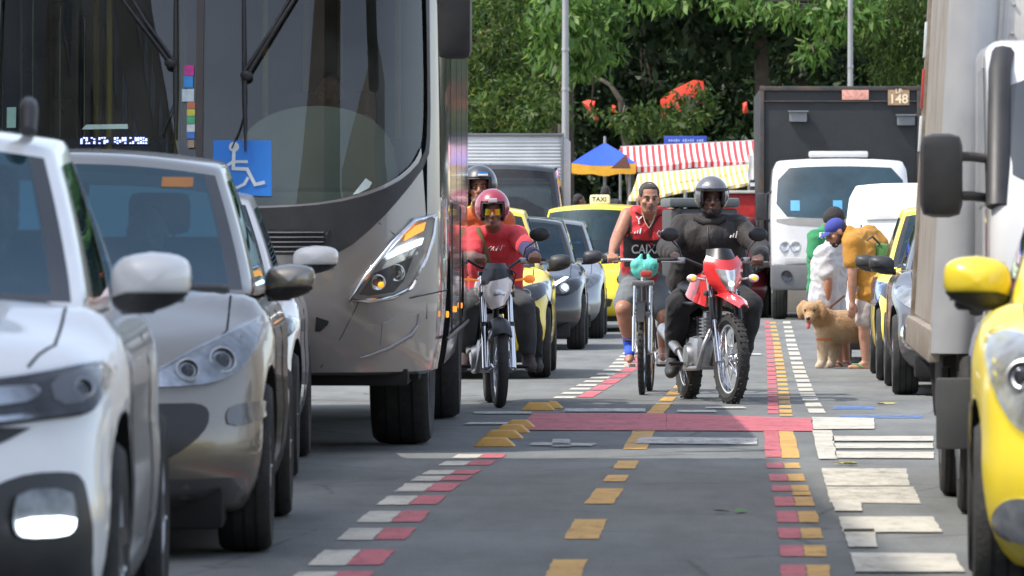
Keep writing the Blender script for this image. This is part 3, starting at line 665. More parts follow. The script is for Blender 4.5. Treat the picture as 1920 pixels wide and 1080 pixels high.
    for s in (-1, 1):
        put_wheel(t, s * (hw - .115), axf, wr, .20, s, steer); put_wheel(t, s * (hw - .115), axf + wb, wr, .20, s)
    # shut lines
    def seam(pts, axis, q):
        d, org = AX[axis]; d = V(d); P = []
        for a, b in zip(pts, pts[1:]):
            for i in range(9):
                p = (lerp(a[0], b[0], i / 8), lerp(a[1], b[1], i / 8)); h = bv.ray_cast(org(p), d)
                if h[0]: P.append(h[0] + d * .001)
        if len(P) > 2: q.tube(P, .0045, 5)
    for s in (-1, 1):
        q = MB(); seam([(s * hw * .74, .42), (s * hw * .80, .62), (s * hw * .80, cowl + .05)], 'z+', q)
        if q.v: q.build('bonnet_gap', M_well, body, 60)
        a = 'x+' if s > 0 else 'x-'
        for yy in (cowl + .32, cowl + 1.42): 
            q = MB(); seam([(yy, belt - .05), (yy + .02, zs + .12)], a, q)
            if q.v: q.build('door_gap', M_well, body, 60)
    t['hw'] = hw
    return t, bv, body
def unprop(t):
    if 'hw' in t: del t['hw']
def headlight(t, bv, poly, lit=None, dark=False, lens=True, bulbs=(), step=.035):
    """lamp unit: dark or bright reflector bowl, round projectors, clear lens over it"""
    o = decal(bv, poly, 'y-', .006, .02, step).build('headlight', M_lampdark if dark else M_refl, t, 40)
    cx = sum(p[0] for p in poly) / len(poly); cz = sum(p[1] for p in poly) / len(poly)
    for (bx, bz, br) in bulbs:
        h = bv.ray_cast(V((bx, -3, bz)), V((0, 1, 0)))
        if h[0] is None: continue
        n = h[1] if h[1].y < 0 else -h[1]; n = (n + V((0, -.9, 0))).normalized(); p = h[0] + n * .012
        r = MB(); r.lathe([(br, .0), (br * 1.02, .012), (br * .86, .014), (br * .72, -.002), (br * .3, -.006)], p, n, 20); r.build('lamp_ring', M_alloy, o, 50)
        k = MB(); k.ball(p + n * .002, (br * .55, br * .25, br * .55)); k.build('lamp_bulb', lit or M_lampdark, o, 60)
    if lens: decal(bv, poly, 'y-', .035, .02, step).build('lamp_lens', G_lens, o, 40)
    return o
def islands(mb):
    par = {}
    def find(a):
        while par.setdefault(a, a) != a: a = par[a]
        return a
    for f in mb.f:
        for i in f[1:]: par[find(i)] = find(f[0])
    out = {}
    for f in mb.f:
        k = out.setdefault(find(f[0]), MB()); k.v = mb.v; k.f.append(f); k.m.append(0)
    return list(out.values())
def mir(poly, s): return poly if s > 0 else [(-x, z) for x, z in poly][::-1]
# ------------------------------------------------------------------ people sitting in cars come later; first the vehicles
# --- white car, nearest on the left
wc, bv, body = car('parked_car', 'white hatchback nearest the camera at the left edge with its low lamp lit', 'car', -1.815, 12.5, R(1.4), C_white, L=4.1, hw=.88, roof=1.50, belt=.95, cowl=1.02, yt0=1.92, yt1=3.2, yc1=3.8, gw0=.76, gw1=.62,
    T=[(0, .80), (.1, .86), (.3, .93), (.7, .985), (1.02, 1.03), (1.6, 1.0), (3.6, 1.02), (4.1, .9)], axf=.86, wb=2.55, wr=.33, arch=.385, pr=.36)
for s in (-1, 1):
    headlight(wc, bv, mir([(.25, .79), (.59, .829), (.686, .841), (.782, .860), (.812, .861), (.836, .838), (.829, .793), (.81, .748), (.782, .7355), (.70, .729), (.59, .716), (.3, .69)], s), None, True, True, [(s * .775, .795, .026)])
    decal(bv, mir([(.30, .775), (.66, .815), (.69, .79), (.64, .765), (.30, .745)], s), 'y-', .016, .02, .04, 1).build('lamp_bowl', M_refl, wc, 40); decal(bv, mir([(.70, .825), (.79, .845), (.815, .835), (.80, .77), (.72, .76)], s), 'y-', .014, .02, .04, 1).build('lamp_bowl', M_alloy, wc, 40)
    decal(bv, mir([(.32, .722), (.60, .738), (.74, .748), (.74, .738), (.60, .726), (.32, .708)], s), 'y-', .018, .01, .04, 0).build('chrome_bar', M_chrome, wc, 40)
    decal(bv, mir([(.50, .52), (.56, .56), (.60, .585), (.667, .605), (.756, .605), (.785, .59), (.798, .54), (.812, .45), (.80, .30), (.45, .30), (.46, .44)], s), 'y-', .008, .03, .04, 1).build('lamp_surround', M_blk, body, 40)
    fo = decal(bv, mir([(.64, .565), (.755, .565), (.770, .51), (.762, .465), (.74, .452), (.655, .452), (.632, .465), (.626, .51)], s), 'y-', .022, .03, .03, 1).build('fog_lamp', mat('fog_bowl', (.20, .21, .22), .4, .5, var=.4, scale=20), wc, 40)
    decal(bv, mir([(.632, .500), (.764, .500), (.762, .47), (.742, .455), (.652, .455), (.634, .47)], s), 'y-', .034, .02, .03, 1).build('lamp_tube', M_drl, fo, 40)
    mirror(wc, s, .88, 1.62, 1.055, C_white, .215, .155, .17, .125)
    rr = MB(); rr.tube([(s * .545, 2.02, 1.46), (s * .545, 2.06, 1.515), (s * .54, 2.14, 1.535), (s * .50, 2.9, 1.54), (s * .48, 3.1, 1.47)], [.022, .026, .024, .018, .02], 10); rr.build('roof_rail', M_blk, wc, 60)
decal(bv, [(-.868, .45), (.868, .45), (.868, .21), (-.868, .21)], 'y-', .005, .03, .06, 0).build('bumper_lip', M_blk, body, 40)
decal(bv, [(-.69, .724), (.69, .724), (.60, .675), (.45, .61), (-.45, .61), (-.60, .675)], 'y-', .004, .03, .05, 1).build('grille', M_blk, wc, 40)
mb = MB(); mb.ball((.465, .16, .795), (.016, .01, .016)); mb.build('red_reflection_spot', M_redglint, wc); unprop(wc)  # glowing ball painted in as a red reflection in the headlamp
st = decal(bvh_of(bpy.data.objects['windscreen'].data), [(.36, 1.395), (.47, 1.395), (.47, 1.355), (.36, 1.355)], 'y-', .003, 0, .2, 0)
st.build('toll_sticker', mat('sticker_pale', (.35, .55, .5), .6), wc)
# --- silver hatchback
pc, bv, body = car('parked_car', 'silver hatchback with rounded headlamps between the white hatchback and the bus', 'car', -1.76, 19.2, R(.75), C_silver, L=4.2, hw=.885, zs=.16, roof=1.545, belt=.94, cowl=.92, yt0=1.98, yt1=3.1, yc1=3.9, gw0=.80, gw1=.63,
    T=[(0, .68), (.12, .74), (.35, .83), (.7, .93), (.95, 1.0), (1.6, .98), (3.6, 1.0), (4.2, .9)], axf=.86, wb=2.6, wr=.317, arch=.365, pr=.40, wcurve=.30)
for s in (-1, 1):
    headlight(pc, bv, mir([(.40, .665), (.45, .69), (.532, .731), (.59, .766), (.698, .819), (.776, .854), (.845, .90), (.855, .87), (.838, .809), (.805, .741), (.756, .682), (.668, .643), (.536, .633), (.42, .635)], s), None, False, True, [(s * .575, .688, .044), (s * .695, .722, .052)])
    decal(bv, mir([(.40, .575), (.536, .575), (.62, .575), (.659, .55), (.655, .49), (.61, .438), (.536, .386), (.40, .33)], s), 'y-', .004, .03, .04, 1).build('bumper_vent', M_blk, body, 40)
    decal(bv, mir([(.715, .53), (.735, .565), (.80, .572), (.860, .575), (.866, .525), (.825, .497), (.727, .487)], s), 'y-', .006, .03, .035, 1).build('fog_lamp_blank', C_gun, body, 40)
    mirror(pc, s, .885, 1.72, 1.01, C_silver, .20, .135, .16, .125)
decal(bv, [(-.42, .70), (-.2, .72), (.2, .72), (.42, .70), (.40, .40), (-.40, .40)], 'y-', .006, .03, .05, 1).build('grille', M_blk, pc, 40)
decal(bv, [(-.84, .30), (.84, .30), (.82, .21), (-.82, .21)], 'y-', .004, .02, .06, 0).build('bumper_lip', C_gun, body, 40); unprop(pc)
wsx = [c for c in pc.children if c.name.startswith('windscreen')][0]
decal(bvh_of(wsx.data), [(.40, 1.42), (.52, 1.42), (.52, 1.38), (.40, 1.38)], 'y-', .003, 0, .2, 0).build('licence_sticker', mat('sticker_orange', (.40, .16, .04), .7), pc)
# --- white sedan, third in the queue
tc, bv, body = car('parked_car', 'white car mostly hidden behind the silver hatchback, only its mirror and side showing', 'car', -1.90, 25.6, R(.9), C_white, L=4.3, hw=.87, roof=1.47, belt=.93, cowl=1.0, yt0=1.85, yt1=3.0, yc1=3.8, axf=.85, wb=2.6, wr=.31)
for s in (-1, 1):
    headlight(tc, bv, mir([(.5, .70), (.7, .78), (.85, .80), (.84, .70), (.6, .62)], s), None, True)
    mirror(tc, s, .87, 1.58, 1.08, C_white, .235, .14, .16, .17)
unprop(tc)
# --- near taxi on the right
nt_, bv, body = car('parked_taxi', 'yellow taxi nearest the camera at the right edge, its yellow mirror sticking out', 'taxi', 2.17, 15.2, -R(4.5), C_yellow, 'yellow taxis', L=4.1, hw=.86, roof=1.50, belt=.93, cowl=1.0, yt0=1.85, yt1=3.1, yc1=3.8,
    T=[(0, .74), (.12, .82), (.35, .90), (.7, .96), (1.0, 1.01), (1.6, .97), (3.6, .98), (4.1, .88)], axf=.84, wb=2.5, wr=.31, arch=.36, pr=.40)
for s in (-1, 1):
    headlight(nt_, bv, mir([(.50, .80), (.64, .87), (.76, .90), (.81, .86), (.79, .72), (.72, .60), (.60, .575), (.50, .62)], s), None, False, True, [(s * .60, .73, .06), (s * .70, .76, .05)])
    decal(bv, mir([(.60, .40), (.74, .42), (.80, .36), (.78, .28), (.60, .27)], s), 'y-', .006, .03, .04).build('fog_lamp', M_refl, nt_, 40)
    mirror(nt_, s, .86, 1.55, 1.035, C_yellow, .215, .165, .17, .075)
    a = 'x+' if s > 0 else 'x-'
    decal(bv, [(1.25, .90), (3.9, .88), (3.9, .68), (1.25, .69), (1.18, .78)], a, .006, .02, .06, 1).build('side_stripe', M_blue, nt_, 40)
decal(bv, [(-.6, .36), (.6, .36), (.58, .25), (-.58, .25)], 'y-', .008, .03, .05, 1).build('grille', M_blk, nt_, 40); unprop(nt_)

# --- taxi behind the left motorcycle
def taxi(label, X, Y, yaw, sign=True, **k):
    kw = dict(L=3.95, hw=.85, roof=1.50, axf=.8, wb=2.45); kw.update(k); hw = kw['hw']
    t, bv, body = car('taxi', label, 'taxi', X, Y, yaw, C_yellow, 'yellow taxis', **kw)
    for s in (-1, 1):
        headlight(t, bv, mir([(.48, .74), (.62, .80), (.80, .84), (.83, .76), (.72, .66), (.52, .62)], s), None, True, True, [(s * .62, .72, .05)])
        mirror(t, s, hw, 1.55, 1.0, M_blk, .2, .14, .14, .15); a = 'x+' if s > 0 else 'x-'
        decal(bv, [(.95, .88), (3.7, .86), (3.7, .64), (.95, .62), (.6, .70)], a, .006, .02, .08, 1).build('side_stripe', M_blue, t, 40)
        decal(bv, mir([(.58, .44), (.72, .46), (.76, .38), (.6, .34)], s), 'y-', .004, .02, .06).build('fog_lamp', M_lampdark, body, 40)
    decal(bv, [(-.48, .48), (.48, .48), (.42, .30), (-.42, .30)], 'y-', .006, .03, .06, 1).build('grille', M_blk, t, 40)
    if sign:
        ry = (kw.get('yt0', 1.75) + kw.get('yt1', 3.05)) / 2 - .35; m = MB(); m.box((0, ry, kw['roof'] + .055), (.27, .13, .13), bev=.03); so_ = m.build('roof_sign', mat('taxi_sign_cream', (.75, .68, .45), .5), t)
        text_mb('TAXI', .09, lambda x, y: V((x, ry - .069, kw['roof'] + .055 + y))).build('sign_text', M_blk, so_, 0)
    unprop(t); return t
taxi('yellow taxi half hidden behind the motorcycle with two riders, beside the bus', -.52, 45.6, -R(1.6), roof=1.52)
taxi('yellow taxi with a cream roof sign, angled behind the silver car and the cyclist', gx(1082, 70.5), 70.5, -R(8.5), roof=1.72, hw=.90, L=4.3, gw1=.66, yt0=1.7, yt1=3.6, yc1=4.1, belt=.98, wb=2.6)
taxi('yellow taxi parked at the right behind the dark grey car, beside the bending man', 3.90, 44.6, -R(2.6), False, roof=1.52)
# --- dark car and silver car left of centre
dk, bv, body = car('dark_car', 'dark blue car with one bright headlamp, in front of the silver car', 'car', -.06, 58.2, -R(1.6), C_dark, L=3.95, hw=.86, roof=1.49, axf=.8, wb=2.5)
for s in (-1, 1):
    headlight(dk, bv, mir([(.48, .68), (.62, .76), (.80, .80), (.83, .72), (.72, .62), (.52, .60)], s), M_hl if s > 0 else None, True, True, [(s * .62, .68, .055)])
    mirror(dk, s, .86, 1.5, 1.02, M_blk, .22, .15, .14, .17)
    m = decal(bv, mir([(.46, .70), (.62, .79), (.66, .785), (.50, .685)], s), 'y-', .04, .01, .04, 0).build('day_lamp_strip', M_drl, dk, 40)
decal(bv, [(-.42, .66), (.42, .66), (.36, .36), (-.36, .36)], 'y-', .006, .03, .06, 1).build('grille', M_blk, dk, 40)
sc, bv, body = car('silver_car', 'silver car directly behind the dark blue car, its roof paler than the taxi behind', 'car', .27, 65.2, -R(1.8), C_grey, L=4.0, hw=.86, roof=1.51, axf=.8, wb=2.5)
for s in (-1, 1):
    headlight(sc, bv, mir([(.48, .70), (.62, .78), (.80, .82), (.83, .74), (.72, .64), (.52, .62)], s), None, False, True, [(s * .62, .7, .05)]); mirror(sc, s, .86, 1.5, 1.0, M_blk, .2, .14, .14, .15)
    decal(bv, mir([(.58, .42), (.68, .42), (.68, .32), (.58, .32)], s), 'y-', .004, .02, .06).build('fog_lamp', M_refl, body, 40)
decal(bv, [(-.44, .66), (.44, .66), (.4, .36), (-.4, .36)], 'y-', .006, .03, .06, 1).build('grille', M_blk, sc, 40)
# --- right side: dark grey car, maroon car, white car with open bonnet
gc, bv, body = car('parked_car', 'dark grey car parked between the yellow taxi and the silver box truck', 'car', 3.74, 40.3, -R(2.6), C_gun, L=4.0, hw=.86, roof=1.50, axf=.8, wb=2.5)
for s in (-1, 1):
    headlight(gc, bv, mir([(.48, .72), (.62, .80), (.80, .84), (.83, .76), (.72, .66), (.52, .64)], s), None, False, True, [(s * .62, .72, .05)]); mirror(gc, s, .86, 1.5, 1.0, M_blk, .2, .14, .14, .15)
    decal(bv, mir([(.62, .52), (.76, .56), (.80, .48), (.76, .36), (.64, .34)], s), 'y-', .006, .02, .05).build('lamp_surround', M_chrome, body, 40); decal(bv, mir([(.65, .50), (.75, .53), (.77, .47), (.74, .38), (.66, .37)], s), 'y-', .014, .02, .05).build('fog_lamp', M_blk, gc, 40)
decal(bv, [(-.42, .66), (.42, .66), (.36, .36), (-.36, .36)], 'y-', .006, .03, .06, 1).build('grille', M_blk, gc, 40)
mc, bv, body = car('parked_car', 'maroon car behind the rider in black, left of the black box truck', 'car', gx(1338, 84), 84., -R(2.6), C_maroon, L=4.3, hw=.88, roof=1.66, axf=.85, wb=2.6, gw1=.64, T=[(0, .82), (.15, .9), (.5, .98), (1.05, 1.06), (1.65, 1.04), (3.8, 1.04), (4.3, .95)], belt=1.02)
for s in (-1, 1):
    headlight(mc, bv, mir([(.48, .78), (.62, .86), (.80, .90), (.83, .80), (.72, .72), (.52, .70)], s), None, False, True, [(s * .62, .78, .06)]); mirror(mc, s, .88, 1.5, 1.1, C_maroon, .2, .15, .14, .15)
decal(bv, [(-.44, .76), (.44, .76), (.4, .5), (-.4, .5)], 'y-', .006, .03, .06, 1).build('grille', M_blk, mc, 40)
oc, bv, body = car('parked_car', 'white car with its bonnet raised, beside the men and the dog', 'car', 3.92, 51.2, -R(2.6), C_white, L=4.0, hw=.86, roof=1.47, axf=.8, wb=2.5)
for s in (-1, 1):
    headlight(oc, bv, mir([(.48, .70), (.62, .78), (.80, .82), (.83, .74), (.72, .64), (.52, .62)], s), None, False, True, [(s * .62, .70, .05)]); mirror(oc, s, .86, 1.5, 1.0, M_blk, .2, .14, .14, .16)
def hood(a, b):
    u = 2 * a - 1; w = lerp(.70, .62, b ** 1.5) - .05 * max(0, b - .85) / .15; return V((u * w - .02, 1.02 + .20 * b - .05 * (1 - u * u), 1.02 + .74 * b - .03 * abs(u) ** 3))
m = MB(); m.sheet(hood, 14, 12); hb = link('bonnet', bake(m.mesh('b'), [('SOLIDIFY', dict(thickness=.035, offset=0)), ('BEVEL', dict(width=.01, segments=2))]), C_white, oc, 40)
m = MB(); m.sheet(lambda a, b: hood(lerp(.14, .86, a), lerp(.16, .40, b)) + V((0, -.035, 0)), 8, 3); m.sheet(lambda a, b: hood(lerp(.14, .86, a), lerp(.52, .84, b)) + V((0, -.035, 0)), 8, 3); link('bonnet_liner', bake(m.mesh('b'), [('SOLIDIFY', dict(thickness=.02, offset=0)), ('BEVEL', dict(width=.01, segments=2))]), mat('bonnet_inner', (.66, .65, .63), .6, dirt=.3), hb, 40)
m = MB(); m.box((0, .62, .80), (1.1, .62, .2), bev=.05); m.box((.2, .6, .92), (.4, .3, .1), bev=.03); m.tube([(-.5, .45, .85), (-.55, .8, 1.2), (-.55, .85, 1.35)], .008); m.build('engine', M_blk, oc)
for t in (dk, sc, gc, mc, oc): unprop(t)
# ------------------------------------------------------------------ the city bus
BY, BS, BC = 29.3, FPX / 29.3, 388.0
def bl(px, py): return ((px - BC) / BS, CH + (HOR - py) / BS)
bus = thing('city_bus', 'silver grey city bus with a big windscreen and a wheelchair sign', 'bus', (gx(BC, BY), BY, 0), -R(.45))
BL, BW, BH, BZ = 8.6, 1.30, 3.25, .43
def fb(u, v, w):
    z = BZ + (BH - BZ) * w; lean = .13 * max(0, z - 1.15) ** 1.25 + .10 * max(0, .8 - z)
    yf = lean + .10 * u * u + .42 * abs(u) ** 7; y = lerp(yf, BL - .15 * abs(u) ** 6, v)
    x = u * BW * interp([(0, .965), (.04, .985), (.1, 1), (1, 1)], v) * interp([(0, .97), (.12, 1), (.8, 1), (.95, .97), (1, .92)], w)
    return (x, y, z)
P, F, tg = boxgrid([-1, -.97, -.92, -.85] + lin(-.78, .78, 14) + [.85, .92, .97, 1], [0, .01, .025, .05] + lin(.08, 1, 22), lin(0, 1, 26), fb, 2, .4)
mb = MB(); mb.add(P, F); bme = mb.mesh('body'); bbv = bvh_of(bme)
glass_poly = [bl(*p) for p in ((385, -190), (700, -180), (765, -150), (786, -60), (791, 100), (792, 230), (786, 285), (755, 325), (700, 356), (620, 378), (510, 387), (385, 389))]
glass_poly = glass_poly[1:] + []                    # right half outline, mirrored below
gp_r = chaikin([bl(385, -190)] + glass_poly, 1)
full = [p for p in [bl(*q) for q in ((700, -180), (765, -150), (786, -60), (791, 100), (792, 230), (786, 285), (755, 325), (700, 356), (620, 378), (510, 387))]]
full = full + [(-x, z) for x, z in full[::-1]]
bme.materials.append(C_busgrey)
ci = MB(); ci.box((0, BL / 2 + .10, 1.92), (2.40, BL - .62, 2.36)); cm = ci.mesh('c'); cm.materials.append(mat('bus_interior', (.32, .32, .30), .8, dirt=.3)); bme = boolean(bme, cm)
cp = MB(); cp.prism(chaikin(full, 2), 'xz', -1.5, 1.2); cm = cp.mesh('c'); cm.materials.append(M_frit); bme = boolean(bme, cm)
wcut = MB()
for s in (-1, 1):
    for yy in (1.62, 6.2): wcut.lathe([(.60, -.26), (.60, .26)], (s * 1.12, yy, .52), (1, 0, 0), 32, caps=True)
cm = wcut.mesh('c'); cm.materials.append(M_well); bme = boolean(bme, cm)
SIDEW = ((.72, 1.75), (1.85, 3.6), (3.7, 5.4), (5.5, 7.2), (7.3, 8.2)); wcut = MB()
for a, b in SIDEW: wcut.box((0, (a + b) / 2, 2.08), (4, b - a - .06, 1.24))
cm = wcut.mesh('c'); cm.materials.append(M_frit); bme = boolean(bme, cm)
bbody = link('body', bme, [], bus, 38)
wind = decal(bbv, full, 'y-', -.012, 0, .08, 2).build('windscreen', G_bus, bus, 60)
# black surround under and beside the glass, down to the grille
def ring(outer, inner): return outer, inner
trim_r = [bl(*p) for p in ((388, 391), (510, 390), (622, 382), (704, 361), (760, 331), (792, 292), (797, 236), (796, 100), (792, -60), (799, -60), (801, 100), (803, 240), (799, 300), (757, 360), (708, 417), (645, 472), (600, 478), (388, 478))]
for s in (-1, 1): decal(bbv, mir(trim_r, s), 'y-', .006, .02, .06, 1).build('windscreen_surround', M_blk, bus, 40)
gr = decal(bbv, [bl(*p) for p in ((160, 430), (618, 430), (600, 474), (180, 474))], 'y-', .012, .015, .06, 0).build('grille', mat('grille_mesh', (.012, .012, .013), .6, bump=1., bscale=120), bus, 40)
mb = MB()
for k in range(5):
    pts = []
    for i in range(25):
        x = lerp(-.62, .64, i / 24); h = bbv.ray_cast(V((x, -3, bl(0, 436 + 9 * k)[1])), V((0, 1, 0))); pts.append(h[0] + V((0, -.014, 0)))
    mb.tube(pts, .004, 5)
mb.build('grille_bars', C_gun, gr, 60)
dv = decal(bbv, [bl(*p) for p in ((365, -190), (379, -190), (379, 389), (365, 389))], 'y-', .014, .03, .08, 0).build('centre_pillar', mat('pillar_brown', (.075, .062, .055), .5), bus, 40)
for s in (-1, 1):
    hp = [bl(*p) for p in ((812, 404), (808, 440), (795, 485), (768, 540), (735, 558), (690, 564), (654, 562), (676, 530), (735, 455), (775, 413))]
    h = decal(bbv, mir(hp, s), 'y-', .012, .03, .035, 1).build('headlight', mat('lamp_housing_silver', (.30, .29, .285), .35, .7), bus, 40)
    edge = MB(); pts = []
    for p in mir(hp, s) + mir(hp, s)[:1]:
        r = bbv.ray_cast(V((p[0], -3, p[1])), V((0, 1, 0))); pts.append((r[0] if r[0] else V((p[0], .3, p[1]))) + V((0, -.02, 0)))
    edge.tube(pts, .015, 6); edge.build('chrome_edge', M_chrome, h, 60)
    def band(q, nm, m, o): decal(bbv, mir([bl(*p) for p in q], s), 'y-', o, .02, .03, 0).build(nm, m, h, 40)
    band(((772, 424), (792, 416), (788, 432), (752, 452), (755, 440)), 'indicator', M_amber, .024)
    band(((745, 462), (788, 446), (784, 458), (722, 486), (724, 478)), 'day_lamp_strip', M_drl, .024)
    band(((722, 488), (784, 462), (776, 478), (712, 506)), 'chrome_bar', M_chrome, .026)
    band(((700, 512), (770, 482), (752, 528), (735, 548), (690, 555), (672, 552)), 'lamp_bowl', M_lampdark, .02)
    for (bx, by, r_) in ((708, 530, .042), (742, 512, .046)):
        c = bl(bx, by); q = bbv.ray_cast(V((s * c[0], -3, c[1])), V((0, 1, 0)))[0] + V((0, -.035, 0)); k = MB(); k.lathe([(r_, .03), (r_ * 1.05, 0), (r_ * .8, -.002), (r_ * .3, .02), (.002, .022)], q, (0, 1, 0), 20); k.build('lamp_ring', M_chrome, h, 60)
    k = MB(); c = bl(713, 534); q = bbv.ray_cast(V((s * c[0], -3, c[1])), V((0, 1, 0)))[0]; k.ball(q + V((0, -.05, 0)), (.016, .01, .016)); k.build('lamp_bulb', M_amber, h, 60)
    decal(bbv, mir(hp, s), 'y-', .05, .03, .05, 1).build('lamp_lens', G_lens, h, 40)
    # moulded fog-lamp recess with its bright lower lip
    for line in (((690, 612), (735, 600), (778, 592)), ((716, 606), (712, 648)), ((714, 607), (738, 603))):
        ln = MB(); pts = []
        for p in line:
            c = bl(*p); r = bbv.ray_cast(V((s * c[0], -3, c[1])), V((0, 1, 0))); pts.append((r[0] if r[0] else V((s * c[0], .4, c[1]))) + V((0, .001, 0)))
        ln.tube(pts, .005, 6); ln.build('bumper_crease', C_busgrey, bbody, 60)
    lip = MB(); pts = []
    for p in ((782, 590), (781, 612), (768, 630), (725, 655), (690, 668), (672, 672)):
        c = bl(*p); r = bbv.ray_cast(V((s * c[0], -3, c[1])), V((0, 1, 0))); pts.append((r[0] if r[0] else V((s * c[0], .4, c[1]))) + V((0, -.004, 0)))
    lip.tube(pts, [.006, .012, .014, .012, .009, .003], 6); lip.build('bumper_lip', C_busgrey, bbody, 60)
    decal(bbv, mir([bl(*p) for p in ((592, 594), (616, 602), (614, 609), (600, 622), (590, 622))], s), 'y-', .006, .02, .04, 0).build('tow_slot', M_well, bbody, 40)
    # panel seams
    sm = MB()
    for line in (((709, 418), (738, 440)), ((672, 566), (640, 630), (600, 690)), ((765, 560), (836, 545))):
        pts = []
        for p in line:
            c = bl(*p); r = bbv.ray_cast(V((s * c[0], -3, c[1])), V((0, 1, 0))); pts.append((r[0] if r[0] else V((s * c[0], .45, c[1]))) + V((0, .001, 0)))
        sm.tube(pts, .004, 5)
    sm.build('panel_seam', M_blk, bbody, 60)
    a = 'x+' if s > 0 else 'x-'
    # side: dark window band, its posts, door leaves, rub strips, amber markers
    for (y0, y1) in SIDEW:
        decal(bbv, [(y0, 1.42), (y1, 1.42), (y1, 2.75), (y0, 2.75)], a, .005, .02, .2, 0).build('side_window', G_side, bus, 40)
    sm = MB()
    for yy in (2.4, 5.2): sm.box((s * 1.300, yy, 1.0), (.010, .012, .8))
    for zz in (.62,): sm.box((s * 1.304, 4.6, zz), (.014, 7.6, .02), bev=.005)
    sm.build('side_trim', M_blk, bbody, 40)
    for yy in (.85, 3.3, 5.3):
        k = MB(); k.box((s * 1.304, yy, .76), (.016, .07, .035), bev=.005); k.build('side_marker', M_amber, bus, 40)
    put_wheel(bus, s * 1.03, 1.62, .50, .34, s, R(-1.5)); put_wheel(bus, s * 1.06, 6.2, .50, .45, s)
mb = MB(); mb.box((0, 1.0, .42), (2.2, 1.4, .1), bev=.03); mb.tube([(-1., 1.62, .5), (1., 1.62, .5)], .07, 10); mb.box((0, 4., .50), (2.3, 7, .2)); mb.build('chassis', M_well, bus)
# outside mirror hanging at the right
mb = MB(); mb.box((bl(854, 0)[0], -.12, 2.52), (.185, .13, .70), bev=.045); mm = mb.build('mirror', M_blk, bus, 40)
mb = MB(); mb.tube([(bl(854, 0)[0], -.10, 2.85), (bl(840, 0)[0], -.12, 3.05), (1.05, .2, 3.08)], .03, 8); mb.build('mirror_arm', M_blk, mm, 60)
# wipers: twin arms from above, upright blades
def on_glass(px, py, o=.03):
    c = bl(px, py); r = bbv.ray_cast(V((c[0], -3, c[1])), V((0, 1, 0))); return (r[0] if r[0] else V((c[0], .4, c[1]))) + V((0, -o, 0))
for arms, knuckle, blade in ((((205, -30), (222, -40)), (318, 117), ((325, -60), (326, 60), (327, 160), (328, 258))), (((555, -30), (572, -40)), (461, 140), ((453, -60), (455, 60), (457, 180), (460, 284)))):
    w = MB()
    for a in arms: w.tube([on_glass(*a, .06), on_glass((a[0] + knuckle[0]) / 2, (a[1] + knuckle[1]) / 2, .075), on_glass(knuckle[0] - (5 if a == arms[0] else -5), knuckle[1] - 6, .06)], .0105, 8)
    w.ball(on_glass(*knuckle, .05), (.035, .025, .028)); wo = w.build('wiper', M_blk, bus, 60)
    w = MB(); w.tube([on_glass(*p, .035) for p in blade], [.008, .012, .014, .006], 8); w.build('wiper_blade', M_blk, wo, 60)
    w = MB(); w.tube([on_glass(blade[3][0] - 2, blade[2][1] + 30, .03), on_glass(blade[3][0] - 12, blade[3][1] - 40, .03), on_glass(blade[3][0] - 26, blade[3][1] - 6, .03)], .004, 6); w.build('washer_hose', M_blk, wo, 60)
# signs behind and on the glass
def gdecal(q, nm, m, o=.006, par=None, step=.05): return decal(bbv, [bl(*p) for p in q], 'y-', o, .004, step, 0).build(nm, m, par or bus, 0)
M_signblue = mat('sign_blue', (.025, .22, .72), .45, var=.05); M_signwhite = mat('sign_white', (.72, .78, .80), .5, var=.05)
ws_ = gdecal(((399, 263), (507, 263), (509, 368), (399, 366)), 'wheelchair_sign', M_signblue, .014)
def stroke(pts, r, nm, par):
    m = MB()
    P = [on_glass(*p, .021) for p in pts]
    for a, b in zip(P, P[1:]):
        d = (b - a).normalized(); n = V((-d.z, 0, d.x)) * r; a2 = a - d * r * .7; b2 = b + d * r * .7; m.add([a2 + n, b2 + n, b2 - n, a2 - n], [[0, 1, 2, 3]])
    m.build(nm, M_signwhite, par, 0)
stroke([(438, 284), (437, 316), (463, 317), (478, 346), (494, 342)], .0095, 'symbol_body', ws_); stroke([(438, 303), (462, 303)], .008, 'symbol_arm', ws_)
cpts = [(438 - 14 * math.cos(t) - 2, 323 + 22 * math.sin(t) + 4) for t in lin(-.9, 2.1, 9)]; stroke([(436, 303), (426, 310), (420, 322), (421, 336), (430, 348), (444, 352), (458, 345), (464, 334)], .008, 'symbol_wheel', ws_)
mb = MB(); mb.lathe([(.001, 0), (.028, 0)], on_glass(438, 275, .021), (0, 1, 0), 20); mb.build('symbol_head', M_signwhite, ws_, 0)
sk = None
for i, (c, y0, y1, x0, x1) in enumerate((((.62, .05, .30), 121, 141, 343, 361), ((.05, .30, .70), 142, 164, 342, 360), ((.62, .72, .74), 166, 190, 339, 362), ((.62, .20, .12), 191, 203, 349, 364), ((.70, .62, .10), 204, 217, 349, 364), ((.10, .48, .22), 218, 232, 349, 364), ((.70, .74, .74), 233, 247, 349, 364), ((.08, .22, .62), 248, 260, 349, 364), ((.45, .32, .22), 262, 277, 351, 363))):
    gdecal(((x0, y0), (x1, y0), (x1, y1), (x0, y1)), 'fare_sticker', mat('sticker_%d' % i, c, .5, var=.15, scale=30), .012)
gdecal(((0, 198), (20, 198), (20, 237), (0, 237)), 'route_card', mat('card_mint', (.45, .75, .62), .6), .006)
gdecal(((158, 233), (237, 232), (238, 241), (150, 242)), 'dash_card', mat('card_pale', (.50, .66, .56), .6), .006)
gdecal(((660, 365), (684, 334), (696, 342), (690, 352), (672, 362)), 'paper_note', mat('paper', (.62, .70, .68), .7), .004)
